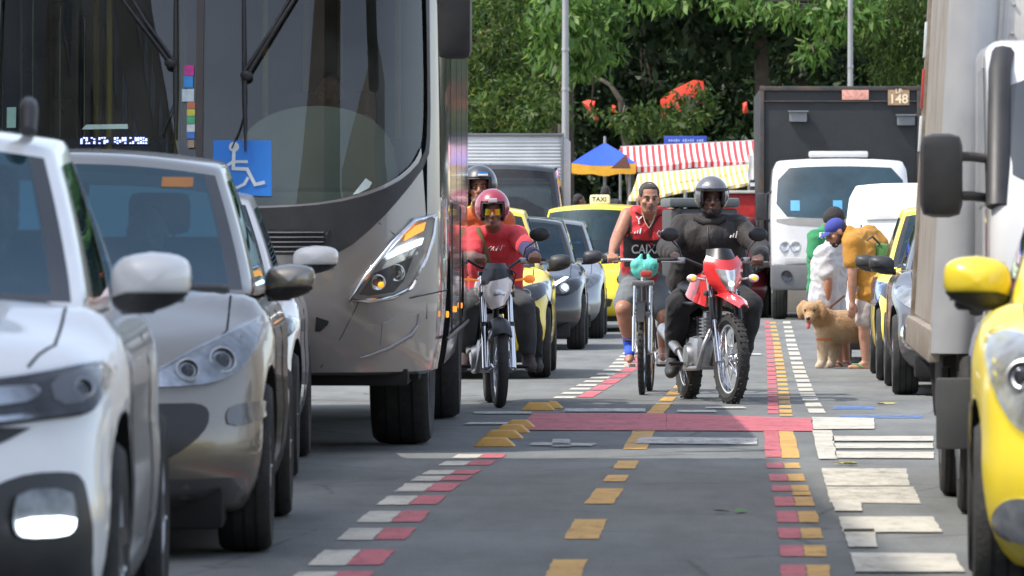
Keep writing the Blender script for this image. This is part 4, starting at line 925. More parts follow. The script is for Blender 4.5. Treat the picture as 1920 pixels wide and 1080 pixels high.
led = gdecal(((146, 256), (279, 256), (279, 271), (146, 271)), 'route_display', M_blk, .010)
ledm = glow('led_blue_white', (.35, .42, 1.), 2.2); mb = MB(); random.seed(4)
for i in range(26):
    if i in (6, 11, 12): continue
    for j in range(5):
        if random.random() < .62 and (i + j) % 5: x, y = 150 + i * 4.9, 258 + j * 2.5; q = on_glass(x, y, .016); mb.box(q, (.010, .003, .006))
mb.build('display_dots', ledm, led, 0)
# inside the bus
M_dash = mat('bus_dash', (.42, .44, .42), .6, dirt=.3)
mb = MB(); mb.box((0, .78, 1.30), (2.3, .62, .34), bev=.10); mb.build('dashboard', M_dash, bus)
mb = MB()
def cowl(a, b): t = math.pi * a; return V((.56 - .46 * math.cos(t), .92 + .22 * b, 1.44 + .50 * math.sin(t) ** .55 * (1 - .12 * b)))
mb.sheet(cowl, 20, 3); mb.add([cowl(i / 20, 0) for i in range(21)], [list(range(21))]); mb.build('instrument_hood', M_dash, bus, 60)
mb = MB(); mb.lathe([(.225, -.014), (.24, 0), (.225, .014), (.21, 0)], (.60, 1.34, 1.76), (.0, -.45, .89), 32, closed=True); mb.tube([(.38, 1.32, 1.75), (.60, 1.36, 1.74), (.82, 1.32, 1.75)], .014); mb.tube([(.60, 1.36, 1.74), (.6, 1.25, 1.4)], .03); mb.build('steering_wheel', M_blk, bus, 60)
M_pole = mat('grab_pole_yellow', (.50, .36, .03), .35)
for (x, y) in ((-.72, 2.2), (-.38, 3.), (.18, 2.6), (-.95, 4.), (.35, 4.2), (.95, 3.4), (-.5, 5.4), (.5, 5.8)):
    mb = MB(); mb.tube([(x, y, .76), (x, y, 3.05)], .018, 8); mb.build('grab_pole', M_pole, bus, 60)
for i in range(4):
    for x in (-.85, .85):
        mb = MB(); mb.box((x, 2.9 + i * 1.2, 1.42), (.85, .09, .75), rot=(-.12, 0, 0), bev=.04); mb.box((x, 2.65 + i * 1.2, 1.1), (.85, .44, .10), bev=.03); mb.build('passenger_seat', mat('bus_seat_blue', (.05, .08, .16), .8), bus)
mb = MB(); mb.box((.62, 1.78, 1.55), (.52, .14, 1.0), rot=(-.12, 0, 0), bev=.06); mb.build('driver_seat', M_seat, bus)

# ------------------------------------------------------------------ silver box truck on the right
st_ = thing('box_truck', 'white box truck with a silver corner post and a big black mirror', 'truck', (1.65, 20.6, 0), -R(3.0))
M_panel = mat('truck_panel_white', (.66, .64, .60), .5, dirt=.35, dirtcol=(.35, .30, .25), dscale=2.); M_post = mat('post_silver', (.52, .53, .55), .42, metal=.35, dirt=.35, dirtcol=(.35, .33, .30)); M_rust = mat('rusty_edge', (.34, .31, .27), .6, metal=.3, var=.35, scale=9., dirt=.9, dirtcol=(.22, .12, .055), dscale=5)
def tl(p): return (p[0] + (p[2] - .7) * .055, p[1], p[2])       # the old body leans
mb = MB(); bx0, bx1, by0, by1, bz0, bz1 = .06, 2.25, 2.1, 6.8, .70, 3.5
mb.box(((bx0 + bx1) / 2, (by0 + by1) / 2, (bz0 + bz1) / 2), (bx1 - bx0, by1 - by0 - .05, bz1 - bz0)); mb.v = [tl(p) for p in mb.v]; cargo = mb.build('cargo_box', M_panel, st_)
mb = MB(); mb.lathe([(.115, bz0 - .01), (.115, bz1)], (bx0 + .075, by0 + .08, 0), (0, 0, 1), 24, caps=True); mb.v = [tl(p) for p in mb.v]; mb.build('corner_post', M_post, cargo, 60)
mb = MB()
for yy, ww in ((by1 - .1, .14), (by0 + .26, .06)): mb.box((bx0 - .012, yy, (bz0 + bz1) / 2), (.03, ww, bz1 - bz0), bev=.006)
mb.box((bx0 - .02, (by0 + by1) / 2, bz0 + .02), (.05, by1 - by0 - .1, .14), bev=.01); mb.v = [tl(p) for p in mb.v]; mb.build('rusty_side_rail', M_rust, cargo, 40)
mb = MB(); mb.box((bx0 - .001, (by0 + by1) / 2, (bz0 + bz1) / 2 + .05), (.012, by1 - by0 - .3, bz1 - bz0 - .1)); mb.v = [tl(p) for p in mb.v]; mb.build('side_panel', mat('side_panel_weathered', (.40, .37, .33), .6, .2, 0, .25, 3., dirt=.8, dirtcol=(.20, .14, .09), dscale=3., stretch=(1, 3, .3)), cargo)
mb = MB(); mb.box((bx0 - .03, by1 - .12, 1.95), (.012, .10, .20), bev=.002); mb.v = [tl(p) for p in mb.v]; mb.build('reflector_tape', mat('reflector_red', (.5, .06, .05), .4), cargo)
for zz in (1.72, 2.2): mb = MB(); mb.box((bx0 - .03, by1 - .12, zz), (.012, .10, .18), bev=.002); mb.v = [tl(p) for p in mb.v]; mb.build('white_tape', M_signwhite, cargo)
mb = MB()
for k in range(22):
    zz = bz0 + .1 + k * .125; mb.ball((bx0 + .235, by0 + .018, zz), (.009, .006, .009), nu=8, nv=5)
mb.v = [tl(p) for p in mb.v]; mb.build('rivets', mat('rivet', (.42, .40, .40), .5, metal=.5), cargo)
mb = MB(); mb.box((bx0 + .205, by0 + .02, (bz0 + bz1) / 2), (.02, .012, bz1 - bz0)); mb.v = [tl(p) for p in mb.v]; mb.build('wall_flange', M_post, cargo)
M_cab = carpaint('paint_truck_white', (.62, .62, .62))
cabp = [(.0, .50), (.04, .95), (.10, 1.30), (.50, 1.84), (.70, 1.97), (1.85, 1.99), (1.9, .5)]
mb = MB(); mb.prism(cabp, 'yz', .20, 2.0); cabm = bake(mb.mesh('cab'), [('BEVEL', dict(width=.07, segments=4))]); cab = link('cab', cabm, M_cab, st_, 40)
cbv = bvh_of(cabm)
decal(cbv, [(.215, 1.29), (1.88, 1.29), (1.80, 1.92), (.26, 1.92)], 'y-', .006, .02, .1, 1).build('windscreen', M_pane, st_, 40)
decal(cbv, [(.42, 1.32), (1.30, 1.30), (1.30, 1.86), (.74, 1.86)], 'x-', .006, .02, .1, 0).build('door_window', M_pane, st_, 40)
mb = MB(); mb.tube([(.23, .12, 1.30), (.25, .46, 1.84), (.27, .62, 1.92)], .045, 8, flat=.6); mb.build('screen_pillar', M_blk, cab, 60)
decal(cbv, [(.22, .84), (.48, .86), (.50, .66), (.24, .64)], 'y-', .01, .03, .05, 2).build('headlight', M_refl, st_, 40)
decal(cbv, [(.12, .62), (1.98, .62), (1.98, .5), (.12, .5)], 'y-', .02, .04, .1, 1).build('bumper', M_blk, st_, 40)
mb = MB(); mb.box((.02, .42, 1.425), (.165, .14, .33), bev=.05); mi = mb.build('mirror', M_blk, st_, 40)
mb = MB()
for zz in (1.50, 1.345): mb.tube([(.02, .40, zz), (.14, .46, zz), (.22, .50, zz - .01)], .024, 8, flat=.8)
mb.build('mirror_bracket', M_blk, mi, 60)
mb = MB(); mb.box((.16, .5, .98), (.06, .12, .22), bev=.025); mb.build('kerb_mirror', M_blk, cab, 40)
mb = MB(); mb.box((1.1, 3.6, .58), (.8, 6.2, .16)); mb.box((.24, 3.5, .52), (.30, 1.0, .30), bev=.04); mb.tube([(.1, 2.6, .62), (.12, 2.65, .3), (.2, 2.9, .3)], .02); mb.tube([(.1, 4.6, .62), (.12, 4.6, .36), (.3, 5.2, .36)], .02); mb.build('chassis', M_blk, st_)
mb = MB(); mb.box((.12, 1.92, .44), (.16, .03, .30), bev=.01); mb.build('mud_flap', mat('mud_flap', (.07, .075, .075), .7, dirt=.5), st_)
for x, s in ((.225, -1), (1.95, 1)):
    put_wheel(st_, x, 2.3, .38, .165, s); put_wheel(st_, x + s * .03, 3.95, .38, .165, s); put_wheel(st_, x - s * .17, 3.95, .38, .165, s)

# ------------------------------------------------------------------ black box truck with a white cab, far right
kt = thing('box_truck', 'truck with a black cargo box and a white cab behind the men', 'truck', (gx(1577, 82), 82, 0), -R(1.5))
M_blackbox = mat('cargo_black', (.006, .0075, .009), .6, dirt=.25, dirtcol=(.06, .06, .06), dscale=1.2)
mb = MB(); mb.box((.06, 5.0, 2.22), (2.5, 6, 2.85), bev=.02); kb = mb.build('cargo_box', M_blackbox, kt)
mb = MB()
for s in (-1, 1): mb.box((.06 + s * 1.235, 1.99, 2.22), (.07, .05, 2.88), bev=.01)
mb.box((.06, 1.985, 3.62), (2.54, .05, .07), bev=.01); mb.box((.06, 1.985, .85), (2.54, .05, .10), bev=.01); mb.box((.06, 1.98, 3.42), (2.4, .03, .02)); mb.build('box_frame', mat('box_frame_dark', (.05, .05, .052), .5, metal=.4, dirt=.6, dirtcol=(.16, .09, .05)), kb)
for px, py in ((1490, 219), (1692, 226)):
    mb = MB(); mb.box((gx(px, 84) - kt.location.x, 1.96, gz(py, 84)), (.28, .1, .16), bev=.02); mb.box((gx(px, 84) - kt.location.x, 1.90, gz(py, 84) + .085), (.32, .12, .02)); mb.build('side_lamp', mat('lamp_box_grey', (.16, .17, .18), .45), kb)
def board(px0, px1, py0, py1, nm, m, Y=83.9):
    mb = MB(); mb.box((gx((px0 + px1) / 2, Y) - kt.location.x + .05, 1.975, gz((py0 + py1) / 2, Y)), (abs(gx(px1, Y) - gx(px0, Y)), .03, abs(gz(py0, Y) - gz(py1, Y))), bev=.004); return mb.build(nm, m, kb)
board(1567, 1617, 168, 187, 'pink_plate', mat('plate_pink', (.60, .28, .22), .6, var=.3, scale=20))
nb = board(1653, 1693, 165, 197, 'number_board', mat('plate_tan', (.30, .20, .12), .7, var=.3, scale=15))
M_num = mat('number_cream', (.78, .62, .42), .6); c0 = V((gx(1673, 83.9) - kt.location.x + .05, 1.957, 0))
text_mb('148', .20, lambda x, y: V((c0.x + x, c0.y, gz(186, 83.9) + y))).build('board_number', M_num, nb, 0); text_mb('LP', .10, lambda x, y: V((c0.x + x, c0.y, gz(171, 83.9) + y))).build('board_letters', M_num, nb, 0)
def fk(u, v, w):
    z = .78 + 1.72 * w; yf = .02 + .10 * u * u + .12 * abs(u) ** 6 + .42 * max(0, (z - 1.55)) ** 1.2 + .05 * max(0, 1 - z)
    return (u * 1.085 * interp([(0, .98), (.5, 1), (.9, .955), (1, .90)], w), lerp(yf, 1.85, v), z - .04 * u * u * (w > .9))
P, F, tg = boxgrid([-1, -.95, -.88] + lin(-.8, .8, 12) + [.88, .95, 1], lin(0, 1, 10), lin(0, 1, 20), fk, 2, .45); mb = MB(); mb.add(P, F); kme = mb.mesh('cab'); kbv = bvh_of(kme); kc = link('cab', kme, M_cab, kt, 40)
decal(kbv, [(-1.0, 1.60), (-.3, 1.56), (.3, 1.56), (1.0, 1.60), (.95, 2.34), (.3, 2.37), (-.3, 2.37), (-.95, 2.34)], 'y-', .008, .02, .1, 1).build('windscreen', mat('truck_screen', (.025, .05, .065), .08, spec=.5, var=.4, scale=1.2), kt, 40)
decal(kbv, [(-1.0, 1.58), (1.0, 1.58), (.98, 1.48), (.3, 1.44), (-.3, 1.44), (-.98, 1.48)], 'y-', .008, .02, .1, 1).build('cowl_panel', mat('cowl_grey', (.26, .25, .24), .6), kc, 40)
for x in (-.70, -.05): decal(kbv, [(x - .07, 1.84), (x + .07, 1.84), (x + .07, 1.68), (x - .07, 1.68)], 'y-', .014, .005, .1, 0).build('screen_sticker', mat('sticker_sky', (.07, .30, .52), .5), kt, 40)
for s in (-1, 1):
    for x in (.86, .70): 
        mb = MB(); q = kbv.ray_cast(V((s * x, -3, 1.13)), V((0, 1, 0)))[0]; mb.lathe([(.085, .02), (.085, -.02), (.07, -.025), (.05, -.012), (.002, -.01)], q, (0, 1, 0), 20); mb.build('headlight', M_refl, kt, 60)
    decal(kbv, mir([(.42, 1.25), (.28, 1.25), (.22, 1.05), (.5, 1.02)], s), 'y-', .006, .02, .1, 0).build('grille', M_blk, kt, 40)
    mb = MB(); mb.box((s * 1.22, .35, 1.75), (.16, .10, .42), bev=.04); m2 = mb.build('mirror', M_blk, kt); mb = MB(); mb.tube([(s * 1.2, .35, 1.9), (s * 1.02, .5, 2.0)], .018); mb.tube([(s * 1.2, .35, 1.58), (s * 1.03, .45, 1.5)], .018); mb.build('mirror_bracket', M_blk, m2, 60)
    put_wheel(kt, s * .92, 1.1, .41, .24, s); put_wheel(kt, s * .88, 5.8, .41, .40, s)
mb = MB(); mb.box((0, .10, .66), (2.16, .26, .40), bev=.06); bp = mb.build('bumper', mat('bumper_grey', (.13, .135, .14), .55, dirt=.4), kt)
for s in (-1, 1): mb = MB(); mb.lathe([(.085, 0), (.085, -.02), (.06, -.01), (.002, -.008)], (s * .84, -.03, .68), (0, 1, 0), 18); mb.build('fog_lamp', M_lampdark, bp, 60)
mb = MB(); mb.box((-.66, .0, .92), (.42, .04, .09), bev=.01); mb.build('licence_plate', mat('plate_grey', (.5, .5, .48), .6), kt)
mb = MB(); mb.box((-.02, .72, 2.56), (.92, .34, .10), bev=.035); mb.build('roof_vent', M_cab, kc); mb = MB(); mb.box((0, 4.4, .62), (.9, 7, .25)); mb.build('chassis', M_well, kt)

# ------------------------------------------------------------------ dark van and the ribbed white truck left of centre
van, bv, body = car('passenger_van', 'tall van with a big dark windscreen behind the two riders on the left', 'van', gx(925, 72), 72, -R(1.5), C_dark, L=5.2, hw=.97, roof=2.30, belt=1.32, cowl=.72, yt0=1.55, yt1=4.8, yc1=5.1, gw0=.955, gw1=.82, T=[(0, .95), (.15, 1.06), (.5, 1.24), (.8, 1.38), (1.4, 1.36), (5.2, 1.34)], gl=G_dark, axf=.95, wb=3.2, wr=.34, wcurve=.16, frameside=C_dark)
for s in (-1, 1):
    headlight(van, bv, mir([(.56, .92), (.75, 1.02), (.88, 1.08), (.9, .95), (.75, .82)], s), None, False, True); mirror(van, s, .97, .95, 1.5, M_blk, .2, .3, .15, .18)
decal(bv, [(-.5, .86), (.5, .86), (.45, .55), (-.45, .55)], 'y-', .006, .03, .06, 1).build('grille', M_blk, van, 40); unprop(van)
wt = thing('box_truck', 'truck with a ribbed white cargo box rising behind the dark van', 'truck', (gx(935, 82), 82, 0), -R(2.0))
M_rib = mat('ribbed_alu', (.60, .61, .62), .5, metal=.25, dirt=.3)
mb = MB(); n = 34
mb.box((-.08, 5, 1.9), (2.0, 5.6, 2.0), bev=.01); cb = mb.build('cargo_box', M_rib, wt)
mb = MB()
for k in range(n): mb.box((-.08, 2.185, .98 + k * (1.86 / n)), (1.96, .03, .030), bev=.010)
mb.build('front_ribs', M_rib, cb)
mb = MB(); mb.box((.925, 2.17, 1.9), (.05, .06, 2.04), bev=.01); mb.box((-.08, 2.17, 2.89), (2.06, .07, .05), bev=.01); mb.build('box_frame', C_gun, cb)
mb = MB(); mb.prism([(0, .5), (.02, 1.1), (.35, 1.95), (.5, 2.05), (1.75, 2.05), (1.75, .5)], 'yz', -1., .85); wcab = link('cab', bake(mb.mesh('c'), [('BEVEL', dict(width=.08, segments=3))]), M_cab, wt, 40); b2 = bvh_of(wcab.data)
decal(b2, [(-.88, 1.15), (.73, 1.15), (.68, 1.9), (-.83, 1.9)], 'y-', .006, .02, .1, 1).build('windscreen', M_pane, wt, 40); decal(b2, [(-.95, .7), (.8, .7), (.8, .52), (-.95, .52)], 'y-', .02, .03, .1, 1).build('bumper', M_blk, wt, 40)
for s in (-1, 1): put_wheel(wt, s * .78 - .08, .95, .38, .2, s); put_wheel(wt, s * .74 - .08, 5.6, .38, .35, s)
mb = MB(); mb.box((-.08, 4.5, .66), (.8, 7, .2)); mb.build('chassis', M_well, wt)
# ------------------------------------------------------------------ figures
def skin(name, col): return mat(name, col, .5, 0, 0, .10, 25., bump=.1, bscale=60)
def cloth(name, col, rough=.9, wr=.55, var=.14): return mat(name, col, rough, 0, 0, var, 5., bump=wr, bscale=9., bstretch=(1.6, 1, .8), sheen=.05)
M_hair = mat('hair_dark', (.018, .014, .012), .6, bump=.8, bscale=90); M_eye = mat('eye_white', (.30, .27, .25), .25); M_iris = mat('eye_dark', (.015, .010, .008), .15)
def head_frame(c, f, up=(0, 0, 1)):
    f = V(f).normalized(); r = f.cross(V(up)).normalized(); u = r.cross(f); M = Matrix((r, f, u)).transposed(); c = V(c)
    return c, M, (lambda x, y, z: c + M @ V((x, y, z)))
def head_mb(mb, c, f, up=(0, 0, 1), k=1., neck=None, jaw=1.):
    c, M, H = head_frame(c, f, up)
    mb.ball(H(0, -.012, .035), (.076 * k, .096 * k, .092 * k), M); mb.ball(H(0, .018, -.045), (.062 * k * jaw, .072 * k, .066 * k), M); mb.ball(H(0, .062, -.088), (.032 * jaw, .026, .026), M)
    mb.cap(H(0, .088, .022), H(0, .112, -.022), .009, .016); mb.ball(H(-.014, .100, -.026), (.010, .012, .009), M); mb.ball(H(.014, .100, -.026), (.010, .012, .009), M)
    mb.ball(H(0, .074, .030), (.056, .022, .013), M)
    for s in (-1, 1): mb.ball(H(s * .045, .060, -.022), (.026, .026, .022), M); mb.ball(H(s * .078 * k, -.012, -.004), (.010, .024, .034), M); mb.cap(H(s * .05, .02, -.06), H(s * .03, .06, -.09), .02 * jaw, .02)
    mb.ball(H(0, .087, -.052), (.026, .014, .009), M); mb.ball(H(0, .085, -.066), (.023, .014, .010), M)
    if neck is not None: mb.cap(H(0, -.02, -.07), neck, .054, .062)
def face_parts(par, c, f, up=(0, 0, 1), lips=(.20, .08, .07), brow=True):
    c, M, H = head_frame(c, f, up)
    for s in (-1, 1):
        m = MB(); m.ball(H(s * .031, .081, .006), (.011, .008, .0065), M); e = m.build('eye', M_eye, par, 60); m = MB(); m.ball(H(s * .031, .0875, .006), (.0065, .005, .007), M); m.build('iris', M_iris, e, 60)
    if brow:
        for s in (-1, 1): m = MB(); m.tube([H(s * .014, .098, .026), H(s * .034, .094, .034), H(s * .052, .080, .028)], [.005, .006, .003], 6); m.build('eyebrow', M_hair, par, 60)
    m = MB(); m.ball(H(0, .0985, -.056), (.022, .006, .006), M); m.ball(H(0, .0965, -.066), (.018, .006, .007), M); m.build('mouth', mat('lips_%d' % int(lips[0] * 100), lips, .45), par, 60)
def helmet(par, c, f, m, up=(0, 0, 1), open_lat=.70, k=1., lo=-.95, hi=.38):
    c, M, H = head_frame(c, f, up)
    def shell(rx, ry, rz, ol, lo_, hi_, nm, mt, par_, th):
        q = MB(); nu, nv = 48, 26; vs = [H(rx * math.sin(math.pi * j / nv) * math.cos(2 * math.pi * i / nu), -.015 + ry * math.sin(math.pi * j / nv) * math.sin(2 * math.pi * i / nu), .035 + rz * math.cos(math.pi * j / nv)) for j in range(nv + 1) for i in range(nu)]
        fs = []
        for j in range(nv):
            for i in range(nu):
                a = 2 * math.pi * (i + .5) / nu; p = math.pi * (j + .5) / nv; dx, dy, dz = math.sin(p) * math.cos(a), math.sin(p) * math.sin(a), math.cos(p)
                if dz < lo_ + .2 and dz < -.62: continue
                if dy > 0 and abs(dx) < ol and lo_ < dz < hi_: continue
                fs.append([j * nu + i, j * nu + (i + 1) % nu, (j + 1) * nu + (i + 1) % nu, (j + 1) * nu + i])
        q.add(vs, fs); me = bake(q.mesh(nm), [('SOLIDIFY', dict(thickness=th, offset=0))]); return link(nm, me, mt, par_, 50)
    h = shell(.122 * k, .140 * k, .132 * k, open_lat, lo, hi, 'helmet', m, par, .010); shell(.116 * k, .133 * k, .126 * k, open_lat - .10, lo, hi - .09, 'helmet_lining', M_blk, h, .012); return h
def grip(mb, wrist, B, a, fwd=(0, -1, 0), side=1):
    """fist closed round a bar at B with axis a"""
    wrist, B, a, fw = V(wrist), V(B), V(a).normalized(), V(fwd).normalized(); up = V((0, 0, 1)); up = (up - a * up.dot(a)).normalized()
    pc = B + up * .026 - fw * .020; mb.cap(wrist, pc - fw * .015, .027, .026); mb.cap(pc - a * .026, pc + a * .026, .022, .020)
    for i, (o, l) in enumerate(((-.036, .92), (-.012, 1.0), (.012, .97), (.036, .82))):
        k = B + a * o; p0 = k + up * .030 + fw * .006; p1 = k + up * .012 + fw * .034 * l; p2 = k - up * .020 + fw * .024 * l; p3 = k - up * .026 - fw * .004
        mb.cap(p0, p1, .0105, .0098, 8); mb.cap(p1, p2, .0098, .009, 8); mb.cap(p2, p3, .009, .0082, 8)
    t0 = pc - a * side * .030; mb.cap(t0, B - a * side * .046 + fw * .012 - up * .004, .013, .011, 8); mb.cap(B - a * side * .046 + fw * .012 - up * .004, B - a * side * .03 + fw * .03 - up * .02, .011, .009, 8)
def loose(mb, wrist, d, pn, k=1.):
    """relaxed hand: palm and five slightly curled fingers along d, palm facing pn"""
    w, d, pn = V(wrist), V(d).normalized(), V(pn).normalized(); s = d.cross(pn).normalized(); pn = s.cross(d)
    pc = w + d * .05; mb.cap(w, pc, .026, .028)
    for o in (-.026, -.009, .009, .026): mb.cap(w + d * .02 + s * o * .7, w + d * .09 + s * o, .015, .0125, 8)
    for o, l in ((-.028, .80), (-.0095, .95), (.0095, 1.), (.028, .9)):
        p0 = w + d * .092 + s * o; p1 = p0 + (d * .9 + pn * .25) * .040 * l; p2 = p1 + (d * .65 + pn * .7) * .034 * l; mb.cap(p0, p1, .0105, .0095, 8); mb.cap(p1, p2, .0095, .008, 8)
    mb.cap(w + d * .03 + s * .03, w + d * .07 + s * .050 + pn * .015, .014, .011, 8); mb.cap(w + d * .07 + s * .050 + pn * .015, w + d * .10 + s * .046 + pn * .03, .011, .009, 8)
def segs(J, b=1., arm=1., leg=1.):
    sh = (J['shL'] + J['shR']) / 2; hp = (J['hipL'] + J['hipR']) / 2; sp = (sh - hp).normalized(); lat = (J['shR'] - J['shL']).normalized(); latp = (J['hipR'] - J['hipL']).normalized()
    ch = sh - sp * .11; be = hp.lerp(sh, .42); pl = hp + sp * .02; S = {}
    cw, bw, pw = .095 * b, .075 * b, .075 * b; fr = J.get('fwd', V((0, -1, 0)))
    S['torso'] = [(ch - lat * cw, be - lat * bw, .108 * b, .105 * b), (ch + lat * cw, be + lat * bw, .108 * b, .105 * b), (be - lat * bw, pl - latp * pw, .105 * b, .112 * b), (be + lat * bw, pl + latp * pw, .105 * b, .112 * b),
        (ch - lat * cw, ch + lat * cw, .105 * b, .105 * b), (be - lat * bw, be + lat * bw, .105 * b, .105 * b), (pl - latp * pw, pl + latp * pw, .11 * b, .11 * b), (J['shL'], J['shR'], .062, .062), (J['shL'], ch - lat * cw, .064, .09 * b), (J['shR'], ch + lat * cw, .064, .09 * b),
        (J['neck'], sh - sp * .03, .06, .075), (J['neck'] - sp * .02, J['shL'], .045, .055), (J['neck'] - sp * .02, J['shR'], .045, .055), (be + fr * .04 * b, pl + fr * .03 * b, .10 * b, .10 * b), (ch - lat * .07 + fr * .02, ch + lat * .07 + fr * .02, .10 * b, .10 * b)]
    S['pelvis'] = [(pl - latp * pw, pl + latp * pw, .112 * b, .112 * b), (be - lat * bw * .9, pl - latp * pw, .098 * b, .112 * b), (be + lat * bw * .9, pl + latp * pw, .098 * b, .112 * b)]
    for s in 'LR':
        S['uarm' + s] = [(J['sh' + s], J['el' + s], .056 * arm, .043 * arm)]; S['farm' + s] = [(J['el' + s], J['el' + s].lerp(J['wr' + s], .35), .042 * arm, .042 * arm), (J['el' + s].lerp(J['wr' + s], .35), J['wr' + s], .042 * arm, .028)]
        S['thigh' + s] = [(J['hip' + s], J['kn' + s], .092 * leg, .060 * leg)]; m = J['kn' + s].lerp(J['an' + s], .33); S['calf' + s] = [(J['kn' + s], m, .056 * leg, .056 * leg), (m, J['an' + s], .056 * leg, .036)]
        t = J['toe' + s] - J['an' + s]; h = J['an' + s] + V((0, 0, -.045)) - V((t.x, t.y, 0)).normalized() * .035; S['foot' + s] = [(J['an' + s], h, .038, .034), (h, J['toe' + s].lerp(h, .35), .036, .036), (J['toe' + s].lerp(h, .35), J['toe' + s], .038, .024), (J['an' + s], J['toe' + s].lerp(h, .4), .036, .034)]
    return S
def part(S, S_keys, infl, vox=.012, it=4, cutoff=None):
    """cloth shell over body segments; a key may carry a fraction: ('uarmL', .6)"""
    mb = MB()
    for k in S_keys:
        k, fr = (k, 1.) if isinstance(k, str) else k; L = S[k]; tot = sum((b - a).length for a, b, *_ in L) if not k in ('torso', 'pelvis') else 0; left = tot * fr
        for a, b, ra, rb in L:
            a, b = V(a), V(b)
            if fr < 1.:
                l = (b - a).length
                if left <= 0: break
                if l > left: rb = lerp(ra, rb, left / l); b = a.lerp(b, left / l)
                left -= l
            mb.cap(a, b, ra + infl, rb + infl)
    me = remesh(mb, vox, it)
    if infl >= .014:                                                # creases
        n_ = len(me.vertices); co = np.empty(n_ * 3); me.vertices.foreach_get('co', co); co = co.reshape(-1, 3); no = np.empty(n_ * 3); me.vertex_normals.foreach_get('vector', no); no = no.reshape(-1, 3); am = min(.0115, infl * .55)
        for i in range(n_):
            p = co[i]; w = noise.noise((p[0] * 3 + 7, p[1] * 3, p[2] * 3)); v = 1 - abs(noise.noise((p[0] * 7 + w * 1.5, p[1] * 7 + 3, p[2] * 11 + w * 2.5))) * 2.2; co[i] = p + no[i] * am * (max(v, -.3) * .75 + .35 * w)
        me.vertices.foreach_set('co', co.ravel()); me.update()
    return me
def person(label, root, J, face, sk, up=(0, 0, 1), bulk=1., arm=1., leg=1., hands=None, group=None, k=1., face_on=True, vox=.009, jaw=1., lips=(.20, .08, .07), parts=True):
    t = thing('person', label, 'person', root, 0, group); J = {a: V(b) for a, b in J.items()}; S = segs(J, bulk, arm, leg); mb = MB()
    for L in S.values():
        for a, b, ra, rb in L: mb.cap(a, b, ra, rb)
    head_mb(mb, J['head'], face, up, k, J['neck'], jaw)
    for h in hands or []: h(mb)
    link('body', remesh(mb, vox, 3, .4), sk, t, 0 or 180)
    if face_on: face_parts(t, J['head'], face, up, lips)
    return t, S, J
def loc(root):                      # photo point at a depth -> point relative to a figure's root
    r = V(root); return lambda px, py, Y: V(TP(px, py, Y)) - r
def shoes(t, S, m, sole, infl=.012, nm='shoe'):
    for s in 'LR':
        o = link(nm, part(S, ['foot' + s], infl, .009, 3), m, t, 180)
def sandals(t, J, m):
    for s in 'LR':
        a, b = J['an' + s], J['toe' + s]; d = V((b.x - a.x, b.y - a.y, 0)).normalized(); n = V((-d.y, d.x, 0)); z = min(a.z - .09, b.z - .03)
        h = V((a.x, a.y, z)) - d * .07; e = V((b.x, b.y, z)) + d * .035; q = MB()
        out = []
        for i in range(16): u = 2 * math.pi * i / 16; c = h.lerp(e, .5); w = .046 * (1 + .12 * math.cos(u)); out.append(c + d * math.cos(u) * (e - h).length / 2 + n * math.sin(u) * w)
        q.add(out + [p - V((0, 0, .018)) for p in out], [list(range(16)), list(range(31, 15, -1))] + [[i, 16 + i, 16 + (i + 1) % 16, (i + 1) % 16] for i in range(16)])
        p = b - d * .02; q.tube([p + V((0, 0, .034)), p - d * .05 + n * .03 + V((0, 0, .03)), p - d * .09 + n * .042 + V((0, 0, .0))], .006, 6); q.tube([p + V((0, 0, .034)), p - d * .05 - n * .03 + V((0, 0, .03)), p - d * .09 - n * .042 + V((0, 0, .0))], .006, 6)
        q.build('sandal', m, t, 50)
def chest_mark(t, gbvh, pts, m, nm='shirt_mark', r=.008, off=.006):
    """strokes laid on the front of a garment; pts are local (x, z) polylines"""
    q = MB()
    for line in pts:
        P = []
        for x, z in line:
            h = gbvh.ray_cast(V((x, -3, z)), V((0, 1, 0)))
            if h[0]: P.append(h[0] + V((0, -off, 0)))
        if len(P) > 1: q.tube(P, r, 6)
    if q.v: return q.build(nm, m, t, 60)

SK_tan = skin('skin_tan', (.36, .17, .105)); SK_brown = skin('skin_brown', (.20, .09, .055)); SK_dark = skin('skin_dark', (.095, .045, .030)); SK_pink = skin('skin_pink', (.38, .19, .125))
# ---------------- rider in black on the red trail motorcycle
rt = (gx(1330, 39.7), 39.7, 0); Q = loc(rt)
hL, hR = Q(1268, 486, 39.22), Q(1421, 491, 39.08); barB = (hR - hL).normalized()
J = dict(head=Q(1334, 374, 39.84), neck=Q(1330, 412, 39.92), shL=Q(1279, 424, 39.96), shR=Q(1384, 424, 39.94), elL=Q(1250, 466, 39.72), elR=Q(1424, 466, 39.62), wrL=Q(1264, 478, 39.33), wrR=Q(1427, 482, 39.20),
    hipL=Q(1306, 545, 40.22), hipR=Q(1352, 545, 40.20), knL=Q(1272, 572, 39.74), knR=Q(1406, 572, 39.62), anL=Q(1264, 672, 39.95), anR=Q(1392, 668, 39.85), toeL=Q(1258, 700, 39.72), toeR=Q(1392, 698, 39.64))
ra_, S, J = person('heavy man in black jacket and grey helmet riding the red trail motorcycle', rt, J, (.06, -1, -.06), SK_dark, bulk=1.30, arm=1.15, leg=1.15, k=1.05, jaw=1.15, lips=(.16, .07, .06),
    hands=[lambda m: grip(m, Q(1264, 478, 39.33), hL, barB, side=-1), lambda m: grip(m, Q(1427, 482, 39.20), hR, barB, side=1)])
M_jack = cloth('jacket_black', (.019, .015, .0135), .75, .9); M_pant = cloth('trousers_black', (.016, .016, .017), .85)
